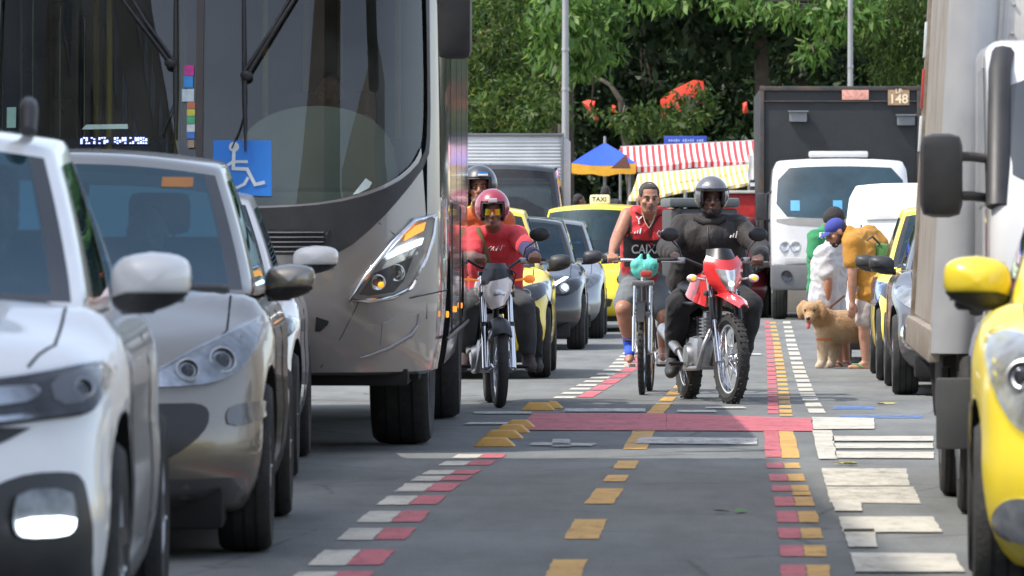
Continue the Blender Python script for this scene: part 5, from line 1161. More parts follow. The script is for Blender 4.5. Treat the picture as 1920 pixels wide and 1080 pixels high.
S['drape'] = [((J['shL'] + J['shR']) / 2 + V((-.09, -.05, -.10)), J['hipL'] + V((-.05, -.12, .10)), .125, .16), ((J['shL'] + J['shR']) / 2 + V((.09, -.05, -.10)), J['hipR'] + V((.05, -.12, .10)), .125, .16), ((J['shL'] + J['shR']) / 2 + V((0, -.08, -.10)), (J['hipL'] + J['hipR']) / 2 + V((0, -.15, .10)), .12, .15)]
jk = part(S, ['torso', 'drape', 'uarmL', 'uarmR', ('farmL', .93), ('farmR', .93)], .024, .012, 3); jo = link('jacket', jk, M_jack, ra_, 180); jb = bvh_of(jk)
link('trousers', part(S, ['pelvis', 'thighL', 'thighR', ('calfL', .9), ('calfR', .9)], .026, .013, 4), M_pant, ra_, 180)
shoes(ra_, S, mat('shoe_black', (.02, .02, .021), .6, dirt=.5), None, .016)
q = MB(); c, M, H = head_frame(J['head'], (.06, -1, -.06)); q.cap(H(-.05, .03, -.07), H(.05, .03, -.07), .034, .034); q.ball(H(0, .062, -.088), (.048, .036, .036), M); q.cap(H(-.066, .0, -.02), H(-.045, .04, -.08), .02, .03); q.cap(H(.066, .0, -.02), H(.045, .04, -.08), .02, .03); link('beard', remesh(q, .008, 2), M_hair, ra_, 180)
M_helmgrey = mat('helmet_grey', (.16, .155, .16), .28, .5, .8, .06); hm = helmet(ra_, J['head'], (.06, -1, -.06), M_helmgrey, k=1.03)
q = MB(); q.box(H(.055, .128, .105), (.055, .012, .022), rot=M.to_4x4().to_3x3() if False else M, bev=.003); q.build('helmet_sticker', M_signwhite, hm)
q = MB(); q.sheet(lambda a, b: H(.128 * math.sin(lerp(-1.15, 1.15, a)), -.015 + .150 * math.cos(lerp(-1.15, 1.15, a)), .068 + .022 * b), 16, 2); link('visor_rim', bake(q.mesh('v'), [('SOLIDIFY', dict(thickness=.006, offset=1))]), M_blk, hm, 60)
for s in (-1, 1): q = MB(); q.ball(H(s * .12, .0, .05), (.012, .028, .028), M); q.build('helmet_pivot', M_blk, hm, 60)
q = MB(); q.tube([J['neck'] + V((-.10, -.06, .01)), J['neck'] + V((-.05, -.115, -.02)), J['neck'] + V((.05, -.115, -.02)), J['neck'] + V((.10, -.06, .01))], .032, 8); q.build('jacket_collar', M_jack, jo, 60)
M_mark = mat('mark_pale', (.62, .60, .58), .7)
for i, h in enumerate((.018, .034, .050)): 
    x = (1370 + i * 5.5 - 960) / FPX * 39.8 - rt[0]; z = gz(446, 39.8); chest_mark(jo, jb, [[(x - .006, z), (x + .004, z + h)]], M_mark, r=.0055)
chest_mark(jo, jb, [[((1327 - 960) / FPX * 39.8 - rt[0], gz(y, 39.8)) for y in range(425, 520, 8)]], M_blk, 'jacket_zip', .005, .003)
# ---------------- man on the bicycle
rt = (gx(1215, 42.0), 42.0, 0); Q = loc(rt); cR = rt
hL, hR = Q(1149, 487, 41.42), Q(1262, 487, 41.40); barC = (hR - hL).normalized(); cyc_hands = (hL + V(rt), hR + V(rt))
J = dict(head=Q(1217, 373, 41.85), neck=Q(1216, 402, 41.97), shL=Q(1177, 404, 42.02), shR=Q(1257, 404, 42.02), elL=Q(1158, 443, 41.90), elR=Q(1272, 445, 41.85), wrL=Q(1147, 474, 41.52), wrR=Q(1264, 476, 41.50),
    hipL=Q(1194, 527, 42.32), hipR=Q(1236, 527, 42.32), knL=Q(1168, 580, 41.92), knR=Q(1247, 598, 41.95), anL=Q(1181, 652, 42.02), anR=Q(1243, 650, 42.35), toeL=Q(1180, 676, 41.84), toeR=Q(1243, 672, 42.16))
cy, S, J = person('man in a red and black sleeveless football shirt and grey shorts riding a bicycle', rt, J, (.14, -1, -.12), SK_tan, bulk=1.12, arm=1.12, leg=1.08, jaw=1.08,
    hands=[lambda m: grip(m, Q(1147, 474, 41.52), hL, barC, side=-1), lambda m: grip(m, Q(1264, 476, 41.50), hR, barC, side=1)], k=1.05)
M_red = cloth('shirt_red', (.55, .025, .03), .7, .5); M_blkc = cloth('shirt_black', (.02, .016, .018), .8, .4)
Sv = dict(S); Lt = S['torso']; na, la = J['neck'], (J['shR'] - J['shL']).normalized(); shm = (J['shL'] + J['shR']) / 2; Sv['vest'] = Lt[:7] + Lt[13:] + [(shm - la * .095 + V((0, 0, .005)), shm - la * .08 - V((0, 0, .14)), .062, .10), (shm + la * .095 + V((0, 0, .005)), shm + la * .08 - V((0, 0, .14)), .062, .10), (shm - la * .10, shm + la * .10, .05, .05)]
vs_ = part(Sv, ['vest'], .016, .011, 3)
# trim the shirt to a vest: open at the neck
vo = link('shirt', vs_, M_red, cy, 180); vb = bvh_of(vs_)
def on(par, gb, poly, nm, m, o=.005, sm=1): return decal(gb, poly, 'y-', o, .0, .03, sm).build(nm, m, par, 60)
def xy(px, py, Y=41.9): p = V(TP(px, py, Y)) - V(rt); return (p.x, p.z)
on(vo, vb, [xy(*p) for p in ((1170, 447), (1215, 451), (1268, 447), (1268, 482), (1215, 487), (1170, 482))], 'shirt_band', M_blkc, .005, 0)
on(vo, vb, [xy(*p) for p in ((1168, 408), (1184, 404), (1186, 446), (1184, 500), (1172, 500))], 'shirt_side', M_blkc, .004, 0); on(vo, vb, [xy(*p) for p in ((1268, 408), (1252, 404), (1249, 446), (1251, 500), (1264, 500))], 'shirt_side', M_blkc, .004, 0)
on(vo, vb, [xy(*p) for p in ((1206, 396), (1234, 396), (1228, 412), (1221, 424), (1214, 412))], 'neck_opening', SK_tan, .005, 0)
for l in ([(1192, 398), (1206, 406), (1220, 428)], [(1248, 398), (1234, 406), (1221, 428)], [(1221, 428), (1219, 444)]): chest_mark(vo, vb, [[xy(*p) for p in l]], M_blkc, 'shirt_trim', .007)
cx_, cz_ = xy(1213, 468)
def vput(x, y): h = vb.ray_cast(V((cx_ + x, -3, cz_ + y)), V((0, 1, 0))); return (h[0] if h[0] else V((cx_ + x, -.12, cz_ + y))) + V((0, -.012, 0))
text_mb('CAIXA', .098, vput, xs=.82).build('shirt_lettering', M_signwhite, vo, 0)
for i in range(3): x, z = xy(1190 + i * 5, 438); chest_mark(vo, vb, [[(x, z), (x + .008, z + .014 + .013 * i)]], M_signwhite, 'shirt_mark', .006, .004)
chest_mark(vo, vb, [[xy(1193, 406), xy(1198, 412), xy(1204, 406)], [xy(1198, 412), xy(1199, 420)]], M_signwhite, 'shirt_mark', .007, .004)
chest_mark(vo, vb, [[xy(1236, 432), xy(1232, 438), xy(1236, 444), xy(1241, 438), xy(1236, 432)]], M_signwhite, 'shirt_mark', .005, .004)
link('shorts', part(S, ['pelvis', ('thighL', .78), ('thighR', .78)], .022, .012, 3), cloth('shorts_grey', (.13, .145, .155)), cy, 180)
for s in 'L': link('sock', part(dict(c=[(J['kn' + s].lerp(J['an' + s], .70), J['an' + s], .043, .042), (J['an' + s], J['an' + s].lerp(J['toe' + s], .5), .042, .036)]), ['c'], .004, .008, 2), mat('sock_blue', (.03, .09, .50), .9), cy, 180)
sandals(cy, J, mat('sandal_pale', (.55, .45, .38), .7))
def hair_cap(t, c, f, up=(0, 0, 1), m=M_hair, k=1., extra=(), nm='hair'):
    c, M, H = head_frame(c, f, up); q = MB(); q.ball(H(0, -.026, .052), (.081 * k, .096 * k, .084 * k), M); q.ball(H(0, -.052, .015), (.076 * k, .074 * k, .08 * k), M)
    for e in extra: q.ball(H(*e[0]), e[1], M)
    return link(nm, remesh(q, .009, 2), m, t, 180)
hair_cap(cy, J['head'], (.14, -1, -.12), k=1.0, extra=(((0, .026, .092), (.060, .048, .030)), ((-.060, .005, .05), (.022, .05, .045)), ((.060, .005, .05), (.022, .05, .045))), m=mat('hair_grey_short', (.060, .052, .048), .8, bump=.8, bscale=90))
c, M, H = head_frame(J['head'], (.14, -1, -.12)); q = MB(); q.tube([H(-.032, .094, -.050), H(-.015, .108, -.042), H(.015, .108, -.042), H(.032, .094, -.050)], [.003, .0055, .0055, .003], 6); q.ball(H(0, .084, -.084), (.018, .010, .010), M); q.build('moustache', mat('hair_salt', (.17, .13, .11), .8), cy, 60)
q = MB(); q.tube([J['neck'] + V((-.05, -.07, .01)), J['neck'] + V((-.03, -.115, -.06)), J['neck'] + V((.0, -.135, -.11)), J['neck'] + V((.03, -.115, -.06)), J['neck'] + V((.05, -.07, .01))], .004, 6); q.build('neck_cord', mat('cord_pale', (.5, .42, .32), .6), cy, 60)
# ---------------- rider with the red helmet
rt = (gx(925, 38.6), 38.6, 0); Q = loc(rt); hL, hR = Q(900, 488, 38.20), Q(1003, 486, 38.12); bA = (hR - hL).normalized()
J = dict(head=Q(923, 398, 38.72), neck=Q(927, 432, 38.85), shL=Q(889, 445, 38.90), shR=Q(969, 443, 38.90), elL=Q(884, 480, 38.62), elR=Q(993, 474, 38.50), wrL=Q(893, 482, 38.32), wrR=Q(1004, 477, 38.24),
    hipL=Q(908, 560, 39.15), hipR=Q(950, 560, 39.15), knL=Q(878, 578, 38.68), knR=Q(982, 573, 38.62), anL=Q(872, 660, 38.95), anR=Q(990, 664, 38.93), toeL=Q(868, 688, 38.72), toeR=Q(997, 689, 38.70))
ri, S, J = person('man in a red helmet, mirrored sunglasses and red shirt riding the left motorcycle', rt, J, (.03, -1, -.05), SK_brown, bulk=1.0, arm=1., group=None,
    hands=[lambda m: grip(m, Q(893, 482, 38.32), hL, bA, side=-1), lambda m: grip(m, Q(1004, 477, 38.24), hR, bA, side=1)])
M_tee = cloth('tee_red', (.62, .045, .055), .85, .6); tg_ = part(S, ['torso', ('uarmL', .8), ('uarmR', .62)], .018, .011, 3); to = link('shirt', tg_, M_tee, ri, 180); tb = bvh_of(tg_)
link('sleeve', part(S, [('farmR', .86)], .012, .010, 2), cloth('sleeve_navy', (.04, .035, .10)), ri, 180); link('sleeve', part(dict(c=[(J['elR'].lerp(J['shR'], .34), J['elR'], .05, .046)]), ['c'], .008, .010, 2), cloth('sleeve_navy', (.04, .035, .10)), ri, 180)
link('trousers', part(S, ['pelvis', 'thighL', 'thighR', ('calfL', .92), ('calfR', .92)], .022, .012, 3), cloth('trousers_grey', (.055, .058, .062)), ri, 180)
shoes(ri, S, mat('shoe_brown', (.05, .03, .028), .7, dirt=.5), None)
hm = helmet(ri, J['head'], (.03, -1, -.05), mat('helmet_red', (.30, .022, .05), .3, 0, .9, .08)); c, M, H = head_frame(J['head'], (.03, -1, -.05))
q = MB(); q.box(H(0, .128, .092), (.062, .010, .030), rot=M, bev=.003); q.build('helmet_sticker', mat('sticker_pink', (.75, .62, .66), .5), hm)
q = MB(); q.sheet(lambda a, b: H(.084 * math.sin(lerp(-1.1, 1.1, a)), .012 + .092 * math.cos(lerp(-1.1, 1.1, a)), -.018 + .046 * b), 16, 3)
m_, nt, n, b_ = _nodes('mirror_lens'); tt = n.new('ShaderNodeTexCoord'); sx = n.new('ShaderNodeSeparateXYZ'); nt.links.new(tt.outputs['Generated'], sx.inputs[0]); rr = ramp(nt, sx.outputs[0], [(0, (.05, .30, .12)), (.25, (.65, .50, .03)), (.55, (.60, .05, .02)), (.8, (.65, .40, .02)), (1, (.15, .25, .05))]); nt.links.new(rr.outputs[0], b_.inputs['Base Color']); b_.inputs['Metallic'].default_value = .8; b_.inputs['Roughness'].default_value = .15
link('sunglasses', bake(q.mesh('g'), [('SOLIDIFY', dict(thickness=.005, offset=0))]), m_, ri, 60)
for l in ([(915, 466), (921, 462), (919, 470), (927, 463), (925, 470)], [(930, 470), (934, 462), (938, 470), (942, 460), (946, 462)]): chest_mark(to, tb, [[((a - 960) / FPX * 38.8 - rt[0], gz(b, 38.8)) for a, b in l]], M_signwhite, 'shirt_script', .0045)
chest_mark(to, tb, [[((a - 960) / FPX * 38.8 - rt[0], gz(b, 38.8)) for a, b in ((896, 428), (902, 445), (908, 462), (913, 480), (918, 500))]], mat('strap_olive', (.17, .14, .06), .9), 'bag_strap', .020)
# ---------------- woman riding pillion
rt = (gx(902, 39.45), 39.45, 0); Q = loc(rt)
J = dict(head=Q(899, 354, 39.32), neck=Q(899, 398, 39.42), shL=Q(862, 412, 39.45), shR=Q(946, 414, 39.45), elL=Q(852, 470, 39.40), elR=Q(966, 470, 39.40), wrL=Q(872, 500, 39.18), wrR=Q(955, 500, 39.18),
    hipL=Q(888, 545, 39.62), hipR=Q(930, 545, 39.62), knL=Q(868, 575, 39.15), knR=Q(992, 590, 39.2), anL=Q(864, 655, 39.45), anR=Q(1004, 668, 39.45), toeL=Q(860, 680, 39.25), toeR=Q(1010, 690, 39.25))
wo_, S, J = person('woman in a dark grey helmet with an orange top riding pillion behind the red helmet', rt, J, (-.03, -1, .02), SK_tan, bulk=.92, arm=.85, hands=[lambda m: loose(m, Q(872, 500, 39.18), (.6, -.6, -.4), (.6, .5, 0)), lambda m: loose(m, Q(955, 500, 39.18), (-.6, -.6, -.4), (-.6, .5, 0))])
link('top', part(S, ['torso', ('uarmL', .5), ('uarmR', .5)], .016, .011, 3), cloth('top_orange', (.55, .13, .035)), wo_, 180); link('trousers', part(S, ['pelvis', 'thighL', 'thighR', ('calfL', .95), ('calfR', .95)], .024, .012, 3), M_pant, wo_, 180); shoes(wo_, S, mat('shoe_black', (.02, .02, .021), .6), None)
hm = helmet(wo_, J['head'], (-.03, -1, .02), mat('helmet_charcoal', (.045, .047, .05), .35, .2, .7, .06), k=1.04); c, M, H = head_frame(J['head'], (-.03, -1, .02)); hair_cap(wo_, J['head'], (-.03, -1, .02), k=1.03, extra=(((-.085, .0, -.06), (.03, .045, .09)), ((.08, -.01, -.05), (.028, .045, .08)), ((-.08, .0, -.14), (.03, .04, .07)), ((0, .055, .085), (.055, .03, .03))))
q = MB(); q.box(H(-.03, .134, .098), (.075, .010, .016), rot=M, bev=.003); q.build('helmet_sticker', M_signwhite, hm); q = MB(); q.box(H(-.03, .132, .114), (.070, .010, .012), rot=M, bev=.003); q.build('helmet_stripe', M_signblue, hm)
# ---------------- men by the open bonnet
rt = (gx(1625, 49.75), 49.75, 0); Q = loc(rt); Yn = 49.75
J = dict(head=Q(1568, 437, Yn), neck=Q(1592, 441, Yn + .02), shL=Q(1598, 457, Yn - .17), shR=Q(1630, 440, Yn + .18), elL=Q(1598, 515, Yn - .22), elR=Q(1668, 470, Yn + .16), wrL=Q(1598, 566, Yn - .20), wrR=Q(1662, 494, Yn - .02),
    hipL=Q(1632, 548, Yn - .09), hipR=Q(1637, 548, Yn + .09), knL=Q(1621, 612, Yn - .10), knR=Q(1632, 612, Yn + .12), anL=Q(1624, 680, Yn - .09), anR=Q(1642, 680, Yn + .16), toeL=Q(1594, 689, Yn - .12), toeR=Q(1616, 687, Yn + .14), fwd=V((-1, 0, 0)))
om, S, J = person('man in a blue cap and orange shirt bending beside the dog', rt, J, (-.80, -.28, -.42), SK_pink, up=(-.35, 0, 1), bulk=1.05, arm=1.05, leg=1.05,
    hands=[lambda m: loose(m, Q(1598, 566, Yn - .20), (-.05, -.1, -1), (0, 1, 0)), lambda m: loose(m, Q(1662, 494, Yn - .02), (-.3, -.9, -.2), (0, 0, -1))])
so2 = part(S, ['torso', ('uarmL', .55), ('uarmR', .55)], .030, .012, 3); oo = link('shirt', so2, cloth('shirt_orange', (.42, .195, .025), .85, .8), om, 180); ob = bvh_of(so2)
link('shirt_hem', part(dict(c=[(J['hipL'] + V((.0, 0, .06)), J['hipL'] + V((.01, 0, -.01)), .125, .135), (J['hipR'] + V((0, 0, .06)), J['hipR'] + V((.01, 0, -.01)), .125, .135)]), ['c'], .02, .012, 3), cloth('shirt_orange', (.42, .195, .025)), oo, 180)
link('shorts', part(S, ['pelvis', ('thighL', .74), ('thighR', .74)], .034, .012, 3), cloth('shorts_patterned', (.42, .36, .34), .9, .5, .45), om, 180); sandals(om, J, mat('sandal_green', (.10, .42, .12), .7))
M_beard = mat('beard_brown', (.03, .022, .018), .8, bump=.6, bscale=80); c, M, H = head_frame(J['head'], (-.80, -.28, -.42), (-.35, 0, 1)); hair_cap(om, J['head'], (-.80, -.28, -.42), (-.35, 0, 1), M_beard); q = MB(); q.ball(H(0, .06, -.085), (.045, .036, .036), M); q.cap(H(-.06, .0, -.02), H(-.04, .04, -.08), .02, .026); q.cap(H(.06, .0, -.02), H(.04, .04, -.08), .02, .026); link('beard', remesh(q, .008, 2), M_beard, om, 180)
q = MB(); q.ball(H(0, -.014, .058), (.088, .104, .082), M); cm_ = remesh(q, .009, 2); capo = link('cap', cm_, cloth('cap_blue', (.035, .05, .26)), om, 180)
q = MB(); q.sheet(lambda a, b: H(.075 * math.sin(lerp(-1.2, 1.2, a)) * (1 + .05 * b), .060 + (.035 + .085 * b) * math.cos(lerp(-1.2, 1.2, a)), .052 - .018 * b - .015 * abs(2 * a - 1) ** 2), 14, 5); link('cap_peak', bake(q.mesh('p'), [('SOLIDIFY', dict(thickness=.006, offset=0))]), cloth('cap_blue', (.035, .05, .26)), capo, 60)
bg = thing('shoulder_bag', 'green and black bag slung on the back of the man in the orange shirt', 'bag', (rt[0] + J['shR'].x + .10, Yn + .02, gz(478, Yn))); q = MB(); q.box((0, 0, 0), (.13, .26, .22), bev=.05); q.build('bag_body', cloth('bag_green', (.08, .20, .06)), bg, 40); q = MB(); q.tube([(-.02, -.13, .1), (-.09, -.14, .17), (-.16, -.16, .13), (-.18, -.17, -.02), (-.16, -.16, -.18), (-.04, -.14, -.16)], .011, 6); q.build('strap', M_blk, bg, 60)
# white-shirted person
rt = (gx(1568, 50.45), 50.45, 0); Q = loc(rt); Yn = 50.45
J = dict(head=Q(1583, 447, Yn + .05), neck=Q(1577, 458, Yn + .04), shL=Q(1556, 478, Yn - .10), shR=Q(1583, 474, Yn + .14), elL=Q(1565, 528, Yn - .18), elR=Q(1592, 520, Yn + .18), wrL=Q(1563, 566, Yn - .16), wrR=Q(1592, 560, Yn + .2),
    hipL=Q(1555, 566, Yn - .06), hipR=Q(1567, 566, Yn + .10), knL=Q(1580, 622, Yn - .05), knR=Q(1592, 622, Yn + .12), anL=Q(1585, 679, Yn), anR=Q(1600, 679, Yn + .14), toeL=Q(1572, 687, Yn - .08), toeR=Q(1590, 687, Yn + .06), fwd=V((-.9, -.3, 0)))
wp, S, J = person('person in a loose white shirt between the green shirt and the orange shirt', rt, J, (.35, .8, -.5), SK_tan, bulk=.98, face_on=False, hands=[lambda m: loose(m, Q(1563, 566, Yn - .16), (-.1, -.1, -1), (.3, .9, 0)), lambda m: loose(m, Q(1592, 560, Yn + .2), (0, 0, -1), (0, -1, 0))])
link('shirt', part(S, ['torso', ('uarmL', .66), ('uarmR', .66)], .030, .012, 3), cloth('shirt_white', (.50, .50, .51), .9, .8, .05), wp, 180); link('shorts', part(S, ['pelvis', ('thighL', .72), ('thighR', .72)], .040, .013, 3), cloth('shorts_white', (.44, .45, .47), .9, .8, .06), wp, 180); hair_cap(wp, J['head'], (.35, .8, -.5)); sandals(wp, J, M_blk)
q = MB(); q.tube([J['wrL'] + V((.0, -.03, -.07)), J['wrL'] + V((.06, -.05, -.02)), J['wrL'] + V((.16, -.04, .06))], .012, 6); tag(q.build('dog_leash', mat('leash_brown', (.10, .045, .03), .7), None, 60, rt), 'dark leash held in the hand of the person in the white shirt', 'leash'); wp.location.x -= .06; bpy.data.objects['dog_leash'].location.x -= .06
# green-shirted person
rt = (gx(1545, 51.2 - .35), 50.95, 0); Q = loc(rt); Yn = 50.95
J = dict(head=Q(1564, 416, Yn - .02), neck=Q(1553, 432, Yn), shL=Q(1530, 446, Yn - .14), shR=Q(1562, 444, Yn + .14), elL=Q(1527, 500, Yn - .20), elR=Q(1575, 490, Yn + .2), wrL=Q(1540, 540, Yn - .18), wrR=Q(1588, 520, Yn + .2),
    hipL=Q(1536, 558, Yn - .06), hipR=Q(1552, 558, Yn + .08), knL=Q(1546, 618, Yn - .06), knR=Q(1560, 618, Yn + .1), anL=Q(1548, 676, Yn - .04), anR=Q(1562, 676, Yn + .1), toeL=Q(1560, 684, Yn - .1), toeR=Q(1576, 684, Yn + .06), fwd=V((.9, -.2, 0)))
gpn, S, J = person('dark haired person in a green shirt, leftmost of the three beside the dog', rt, J, (.75, .25, -.6), SK_brown, up=(.3, 0, 1), bulk=.95, face_on=False, hands=[lambda m: loose(m, Q(1540, 540, Yn - .18), (.3, 0, -1), (0, 1, 0)), lambda m: loose(m, Q(1588, 520, Yn + .2), (.8, 0, -.4), (0, 0, -1))])
gs = part(S, ['torso', ('uarmL', .6), ('uarmR', .6)], .022, .012, 3); go = link('shirt', gs, cloth('shirt_green', (.03, .22, .085), .85, .6), gpn, 180); gb = bvh_of(gs); link('trousers', part(S, ['pelvis', 'thighL', 'thighR', ('calfL', .9), ('calfR', .9)], .024, .013, 3), cloth('trousers_grey', (.055, .058, .062)), gpn, 180); shoes(gpn, S, M_blk, None); hair_cap(gpn, J['head'], (.75, .25, -.6), (.3, 0, 1), k=1.06)
for l in ([(1535, 437), (1535, 446)], [(1535, 437), (1539, 437)], [(1535, 441), (1538, 441)], [(1535, 446), (1539, 446)], [(1542, 437), (1548, 437)], [(1545, 437), (1545, 446)]): chest_mark(go, gb, [[((a - 960) / FPX * Yn - rt[0], gz(b, Yn)) for a, b in l]], M_signwhite, 'shirt_mark', .007)
# ---------------- drivers seen dimly through glass
def driver(label, X, Y, zseat, yaw, shirt, sk=SK_brown, hat=False):
    z = zseat; J = dict(head=V((0, -.02, z + .72)), neck=V((0, .03, z + .58)), shL=V((-.19, .05, z + .53)), shR=V((.19, .05, z + .53)), elL=V((-.25, -.10, z + .27)), elR=V((.25, -.10, z + .27)), wrL=V((-.15, -.34, z + .34)), wrR=V((.15, -.34, z + .34)),
        hipL=V((-.09, .12, z)), hipR=V((.09, .12, z)), knL=V((-.14, -.32, z + .03)), knR=V((.14, -.32, z + .03)), anL=V((-.14, -.52, z - .32)), anR=V((.14, -.52, z - .32)), toeL=V((-.14, -.68, z - .36)), toeR=V((.14, -.68, z - .36)))
    t, S, J = person(label, (X, Y, 0), J, (0, -1, 0), sk, face_on=False, hands=[lambda m: grip(m, J['wrL'], J['wrL'] + V((.0, -.06, .02)), (.6, 0, .8), side=-1), lambda m: grip(m, J['wrR'], J['wrR'] + V((0, -.06, .02)), (.6, 0, -.8), side=1)], vox=.012)
    t.rotation_euler = (0, 0, yaw); link('shirt', part(S, ['torso', ('uarmL', .6), ('uarmR', .6)], .016, .013, 2), cloth('driver_%s' % shirt[0], shirt[1]), t, 180); link('trousers', part(S, ['pelvis', 'thighL', 'thighR', 'calfL', 'calfR'], .016, .013, 2), M_pant, t, 180); hair_cap(t, J['head'], (0, -1, 0)); return t
driver('driver in a dark shirt behind the windscreen of the nearest white hatchback', -1.795 + .36 - .03, 12.5 + 2.42, .50, R(1.4), ('dark', (.04, .03, .03)))
driver('driver in a dark blue shirt behind the windscreen of the silver hatchback', -1.80 + .36 - .03, 19.2 + 2.32, .48, R(.75), ('navy', (.03, .04, .08)), SK_tan)
driver('bus driver in a pale blue shirt behind the big windscreen', gx(BC, BY) + .62, BY + 1.62, 1.30, -R(.45), ('paleblue', (.30, .38, .50)))
# ---------------- dog
rt = (gx(1560, 50), 50.0, 0); Q = loc(rt); D = []
dog = thing('dog', 'large golden dog with its tongue out standing beside the bending man', 'dog', rt)
def dq(px, py, dy=0.): return Q(px, py, 50 + dy)
mb = MB()
mb.cap(dq(1556, 612, -.06), dq(1600, 610, .06), .155, .148); mb.cap(dq(1600, 610, .06), dq(1640, 606, .20), .145, .125); mb.cap(dq(1548, 602, -.10), dq(1534, 590, -.18), .125, .095)
hc = dq(1521, 585, -.26); c, M, H = head_frame(hc, (-.22, -1, -.16))
mb.ball(H(0, 0, .02), (.088, .10, .085), M); mb.cap(H(0, .06, -.022), H(0, .155, -.042), .056, .036); mb.ball(H(0, .05, .045), (.065, .05, .05), M); mb.cap(H(0, .08, -.06), H(0, .13, -.075), .034, .026)
for s in (-1, 1): mb.cap(H(s * .07, -.02, .075), H(s * .108, .0, .03), .036, .034); mb.cap(H(s * .108, .0, .03), H(s * .105, .03, -.025), .034, .022)
for (a, b, e, f, ra, rb) in (((1546, 622), (1542, 652), (1541, 680), (1534, 687), -.16, .0), ((1566, 622), (1562, 652), (1560, 679), (1554, 685), .04, .0)):
    mb.cap(dq(*a, ra), dq(*b, ra), .078, .058); mb.cap(dq(*b, ra), dq(*e, ra), .054, .040); mb.cap(dq(*e, ra), dq(*f, ra - .06), .042, .034)
for (hx, ra) in ((1640, .10), (1652, .32)):
    mb.cap(dq(hx, 606, ra), dq(hx - 12, 634, ra - .04), .11, .07); mb.cap(dq(hx - 12, 634, ra - .04), dq(hx + 9, 658, ra), .06, .042); mb.cap(dq(hx + 9, 658, ra), dq(hx + 5, 681, ra), .040, .036); mb.cap(dq(hx + 5, 681, ra), dq(hx - 6, 686, ra - .05), .038, .030)
mb.cap(dq(1655, 600, .26), dq(1672, 618, .34), .05, .055); mb.cap(dq(1672, 618, .34), dq(1672, 645, .36), .055, .03)
dme = remesh(mb, .011, 4)
m_, nt, n, b_ = _nodes('dog_coat'); tc_ = n.new('ShaderNodeTexCoord'); sx = n.new('ShaderNodeSeparateXYZ'); nt.links.new(tc_.outputs['Object'], sx.inputs[0]); tn = tex(nt, 5., 6); ad = n.new('ShaderNodeMath'); ad.operation = 'MULTIPLY_ADD'; ad.inputs[1].default_value = .22; nt.links.new(tn.outputs['Fac'], ad.inputs[0]); nt.links.new(sx.outputs[2], ad.inputs[2])
rr = ramp(nt, ad.outputs[0], [(.10, (.50, .40, .29)), (.42, (.44, .30, .17)), (.62, (.37, .21, .085)), (.80, (.40, .25, .12))]); nt.links.new(rr.outputs[0], b_.inputs['Base Color']); b_.inputs['Roughness'].default_value = .8; b_.inputs['Sheen Weight'].default_value = .3
tb_ = tex(nt, 60., stretch=(1, 1, .3)); bp_ = n.new('ShaderNodeBump'); bp_.inputs['Strength'].default_value = .8; bp_.inputs['Distance'].default_value = .02; nt.links.new(tb_.outputs['Fac'], bp_.inputs['Height']); nt.links.new(bp_.outputs[0], b_.inputs['Normal'])
dbo = link('body', dme, m_, dog, 180); g = np.random.default_rng(2); vs, fs = [], []
nv_ = len(dme.vertices); co = np.empty(nv_ * 3); dme.vertices.foreach_get('co', co); co = co.reshape(-1, 3); no = np.empty(nv_ * 3); dme.vertex_normals.foreach_get('vector', no); no = no.reshape(-1, 3)
hcn = np.array(hc)
for i in g.choice(nv_, min(nv_, 16000), False):
    p, q = co[i], no[i]; face = np.linalg.norm(p - hcn - np.array(M @ V((0, .10, -.02)))) < .095
    l = g.uniform(.018, .042) * (.25 if face else 1.) * (.5 if p[2] < .09 else 1.); d = q * .30 + np.array([.5, .28, -.6]) + g.normal(0, .14, 3); d /= np.linalg.norm(d); w = np.cross(d, q + g.normal(0, .3, 3)); w = w / (np.linalg.norm(w) + 1e-6) * .0035; o = len(vs); vs += [p - w - q * .004, p + w - q * .004, p + d * l]; fs.append([o, o + 1, o + 2])
fm = bpy.data.meshes.new('fur'); fm.from_pydata([tuple(v) for v in vs], [], fs); tag(link('fur', fm, m_, dbo, 0), kind='stuff')
q = MB(); q.ball(H(0, .190, -.030), (.022, .016, .016), M); q.build('nose', M_iris, dog, 60)
for s in (-1, 1): q = MB(); q.ball(H(s * .040, .082, .030), (.014, .011, .013), M); q.build('eye', M_iris, dog, 60)
q = MB(); q.cap(H(0, .155, -.080), H(.004, .165, -.115), .018, .017); q.build('tongue', mat('tongue_pink', (.55, .10, .12), .4), dog, 60)
q = MB(); q.lathe([(.100, -.015), (.106, 0), (.100, .015)], dq(1541, 594, -.13), (-.5, -.55, .5), 24); q.build('collar', mat('collar_red', (.30, .09, .04), .6), dog, 60)
q = MB(); q.lathe([(.072, -.012), (.078, 0), (.072, .012)], dq(1545, 636, -.16), (0, 0, 1), 20); q.build('leg_band', mat('band_orange', (.45, .14, .03), .7), dog, 60)
